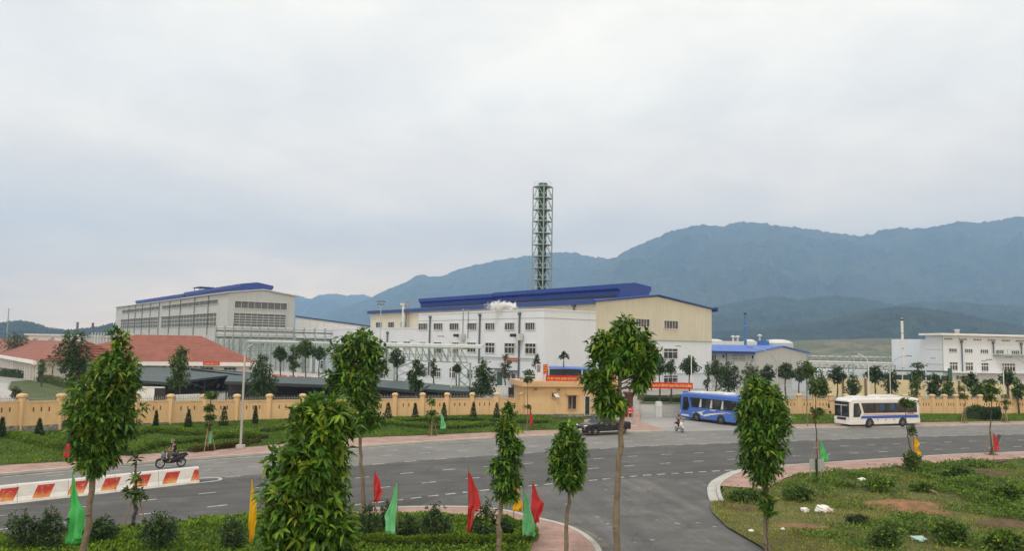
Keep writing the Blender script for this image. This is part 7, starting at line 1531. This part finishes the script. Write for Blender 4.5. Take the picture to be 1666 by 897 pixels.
# wavy clipped hedge bands on the verge
def hedge(label, pts_px, w, h, mats, n, seed, mix=.3, leaf=.14, z=.15, name='clipped_hedge', pr=.0):
    line = smoothline(gl(pts_px, z), 6); r = np.random.default_rng(seed); line = [np.asarray(p) for p in line]; seg_ = np.array([np.linalg.norm(line[i + 1] - line[i]) for i in range(len(line) - 1)]); cum = np.concatenate([[0], np.cumsum(seg_)])
    s = r.uniform(0, cum[-1], n); i = np.clip(np.searchsorted(cum, s, 'right') - 1, 0, len(seg_) - 1); A_ = np.array(line); d = (A_[i + 1] - A_[i]) / seg_[i][:, None]; p = A_[i] + d * (s - cum[i])[:, None]; nr = np.stack([-d[:, 1], d[:, 0]], 1)
    th_ = r.uniform(0, pi, n); rr_ = r.uniform(.75, 1.05, n) * (1 + .12 * np.sin(s * 1.7) + .08 * np.sin(s * 4.1 + 1)); off = np.cos(th_) * w / 2 * rr_; zz = np.abs(np.sin(th_)) ** .7 * h * rr_
    base = line[len(line) // 2]; C_ = np.stack([p[:, 0] + nr[:, 0] * off - base[0], p[:, 1] + nr[:, 1] * off - base[1], zz], 1)
    Dv = unit(np.stack([nr[:, 0] * np.cos(th_), nr[:, 1] * np.cos(th_), np.sin(th_) * 1.0 + .3], 1) + .5 * r.normal(size=(n, 3))); t = thing(name, label, 'hedge', (base[0], base[1], z))
    leaves('foliage', C_, Dv, leaf * r.uniform(.6, 1.3, n), leaf * .5, mats, (r.uniform(0, 1, n) < mix).astype(int), t, False, seed, .1)
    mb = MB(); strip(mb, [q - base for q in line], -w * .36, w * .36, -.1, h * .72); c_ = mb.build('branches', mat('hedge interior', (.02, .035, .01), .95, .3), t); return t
hedge('light green hedge band rising from the left edge below the stone plinth', [(-60, 716), (20, 712), (60, 722), (110, 732), (150, 728)], 1.3, .45, [LG, LGR], 9000, 411)
hedge('light green hedge band peaking behind the motorbike', [(195, 716), (225, 707), (262, 704), (300, 708), (345, 712), (400, 714), (430, 716)], 1.5, .5, [LG, LGR], 12000, 412)
hedge('darker zigzag hedge below the tall grey lamp', [(205, 742), (225, 736), (262, 727), (310, 722), (350, 716), (390, 708)], 1.0, .4, [LGR, LG], 9000, 413)
hedge('long wavy hedge band on the verge below the ochre wall', [(430, 705), (470, 698), (520, 700), (620, 692), (680, 697), (740, 699), (800, 693)], 1.2, .45, [LG, LGR], 12000, 414)
hedge('low hedge band near the ochre wall, right of the big foreground tree', [(630, 690), (700, 686), (760, 686), (840, 690), (890, 689)], .9, .4, [LGR, LG], 8000, 415)
hedge('reddish low planting along the back of the pavement by the lamp', [(310, 736), (360, 730), (420, 722)], .8, .3, [LR, LGR], 4000, 416, mix=.4)
hedge('round dark hedge on the verge at the right', [(1583, 684), (1603, 683), (1628, 684)], 2.2, 1.5, [LD, LM_], 6000, 417, leaf=.2)
hedge('clipped light hedge edging the near island, curved at its tip', [(560, 889), (640, 890), (720, 890), (800, 889), (845, 884), (860, 872), (846, 864), (818, 855)], .75, .4, [LG, LGR], 14000, 418, mix=.15, leaf=.12)
hedge('dark planter hedge behind the entrance drive', [(1045, 652), (1080, 653), (1115, 654)], 1.2, .7, [LD, LM_], 1800, 419)
hedge('low clipped hedge in front of the canteen wing', [(0, 612), (30, 615), (60, 617), (84, 619)], 2.2, 1.4, [LD, LO], 3000, 420, leaf=.3, z=0)
hedge('pale shrubs in the lawn under the broad dark round tree', [(62, 622), (85, 625), (110, 632), (130, 636)], 1.6, 1.2, [LO, LG], 2500, 421, leaf=.28, z=0)
# left foreground strip and island
scatter('ground_cover', 'light green ground cover of the near planted strip', None, green_l, 90000, .17, .08, [LG, LGR], lambda x, y: np.clip(.4 + .55 * nz_(x, y, .3, 5), 0, 1), 431, z=.14, up=.6, hfun=lambda x, y: .12 + .1 * nz_(x, y, .5, 6), dens=lambda x, y: (y > 26) * np.clip(.85 + .5 * nz_(x, y, .4, 8), .15, 1))
# field
def weedy(x, y): return np.clip(.5 + .75 * nz_(x, y, .13, 21), 0, 1)
X_ = lambda px, py: G(px, py)[:2]
patches = [(1230, 808, 2.6), (1290, 795, 3.5), (1350, 800, 4.5), (1420, 790, 4.5), (1490, 775, 4), (1550, 765, 5), (1620, 765, 6), (1600, 800, 5), (1640, 825, 4.5), (1560, 870, 2.8), (1470, 870, 1.6), (1630, 885, 3), (1390, 880, 2.2), (1650, 790, 5), (1510, 885, 2.2), (1560, 815, 3)]
PW = [(X_(a, b), c) for a, b, c in patches]
def tall(x, y):
    v = np.zeros_like(x)
    for (c, r_) in PW: v = np.maximum(v, np.clip(1.25 - np.hypot((x - c[0]) , (y - c[1]) * .8) / r_, 0, 1))
    return v
bald = [(X_(1470, 823), 1.9, 1.2), (X_(1492, 833), 1.5, .6), (X_(1305, 857), 1.1, .4), (X_(1215, 828), .8, .35), (X_(1640, 855), 1.5, .7), (X_(1595, 772), 2, .8)]
def notbald(x, y):
    v = np.ones_like(x)
    for c, a, b in bald: v *= np.clip((np.hypot((x - c[0]) / a, (y - c[1]) / b) - .75) * 3, .04, 1)
    return v
scatter('field_grass', 'short yellow green grass of the rough field', None, field, 230000, .12, .035, [LGY, LGR], lambda x, y: np.clip(.1 + .6 * tall(x, y), 0, 1), 441, z=.09, up=.9, dens=lambda x, y: notbald(x, y) * (y > 28) * np.clip(.8 + .6 * nz_(x, y, .5, 23), .1, 1) * np.clip(1.3 - (np.hypot(x, y) - 40) / 60, .2, 1))
scatter('field_weeds', 'tall dark weeds growing in patches over the rough field', None, field, 42000, .19, .06, [LW, LG], .4, 442, z=.1, up=.55, spread=.8, hfun=lambda x, y: .05 + .38 * tall(x, y) * np.clip(.7 + .8 * nz_(x, y, .7, 31), 0.1, 1.4), dens=lambda x, y: notbald(x, y) * tall(x, y) * (y > 28) * np.clip(.05 + 1.8 * nz_(x, y, .45, 32), .01, 1))
# -- bushes
def bush(label, x, yb, yt, w, seed, mats=(LS, LM_), leaf=.13, ncl=150, D=None, name='shrub', **k):
    h = yb - yt; bl = [(x, yt + h * .3, w * .6, h * .3), (x - w * .45, yt + h * .5, w * .5, h * .3), (x + w * .45, yt + h * .52, w * .5, h * .3), (x, yt + h * .7, w * .8, h * .25)]
    return tree(name, label, x, yb, D, bl, leaf, seed, ncl=ncl, per=9, wl=.45, mats=mats, young=.3, trunk=(.03, .02), fine=False, bark=BD, cat='shrub', up=.5, droop=.05, shell=.7, **k)
bush('loose dark shrub at the lower left corner', 40, 896, 824, 36, 501, ncl=220); bush('dark twiggy shrub left of the green flag', 82, 898, 818, 34, 502, ncl=220)
bush('round dark shrub right of the thin sapling, lower left', 258, 898, 828, 40, 503, ncl=320); bush('low dark shrub between the leaning trunk and the thin sapling', 165, 885, 838, 34, 504, ncl=200); bush('dark shrub left of the yellow flag', 380, 898, 838, 26, 505, ncl=170)
bush('twiggy shrub just right of the biggest foreground tree', 600, 880, 815, 26, 506, ncl=150); bush('grey green shrub between the small red and pale green flags', 665, 882, 836, 28, 507, ncl=170); bush('dark shrub right of the pale green flag', 708, 884, 815, 34, 508, ncl=230); bush('airy shrub around the pole of the tall red flag', 790, 884, 812, 30, 509, ncl=190); bush('low shrub at the tip of the near island, beside the slim trunk', 822, 880, 842, 20, 510, ncl=110); bush('small shrub in front of the small red flag', 630, 868, 812, 18, 511, ncl=90)
bush('leafy shrub at the foot of the tree behind the yellow wrapped flag', 1484, 768, 728, 17, 512, (LM_, LG), .22, 110); bush('bright bushy weed at the lower right corner', 1630, 896, 862, 34, 513, (LW, LG), .2, 260); bush('big bushy weed clump in the lower right of the rough field', 1545, 884, 846, 34, 514, (LW, LGR), .2, 260); bush('bushy weed clump below the soil heap', 1440, 890, 858, 30, 515, (LW, LM_), .18, 180); bush('weed clump above the white sacks', 1300, 815, 790, 30, 516, (LW, LM_), .2, 200); bush('weed clump left of the soil heap', 1430, 800, 776, 30, 518, (LW, LG), .2, 200)
bush('dense weeds against the pavement edge at the right', 1560, 782, 758, 34, 519, (LW, LM_), .2, 240); bush('weed mass at the right edge of the rough field', 1640, 818, 786, 34, 520, (LW, LG), .2, 260); bush('small dark brush in the grass below the soil heap', 1395, 852, 838, 26, 521, (LS, LO), .14, 120); bush('weeds behind the kerb corner of the rough field', 1215, 816, 796, 34, 522, (LW, LM_), .18, 200); bush('leafy sprout on the trunk foot of the double crowned tree', 1248, 842, 800, 15, 523, (LF, LY), .3, 26, D=31.4)
bush('dark bush behind the wall near the leftmost lawn', 26, 652, 628, 10, 525, (LD, LO), .25, 90); bush('weed tuft near the far end of the rough field', 1500, 800, 784, 26, 526, (LW, LG), .18, 150)
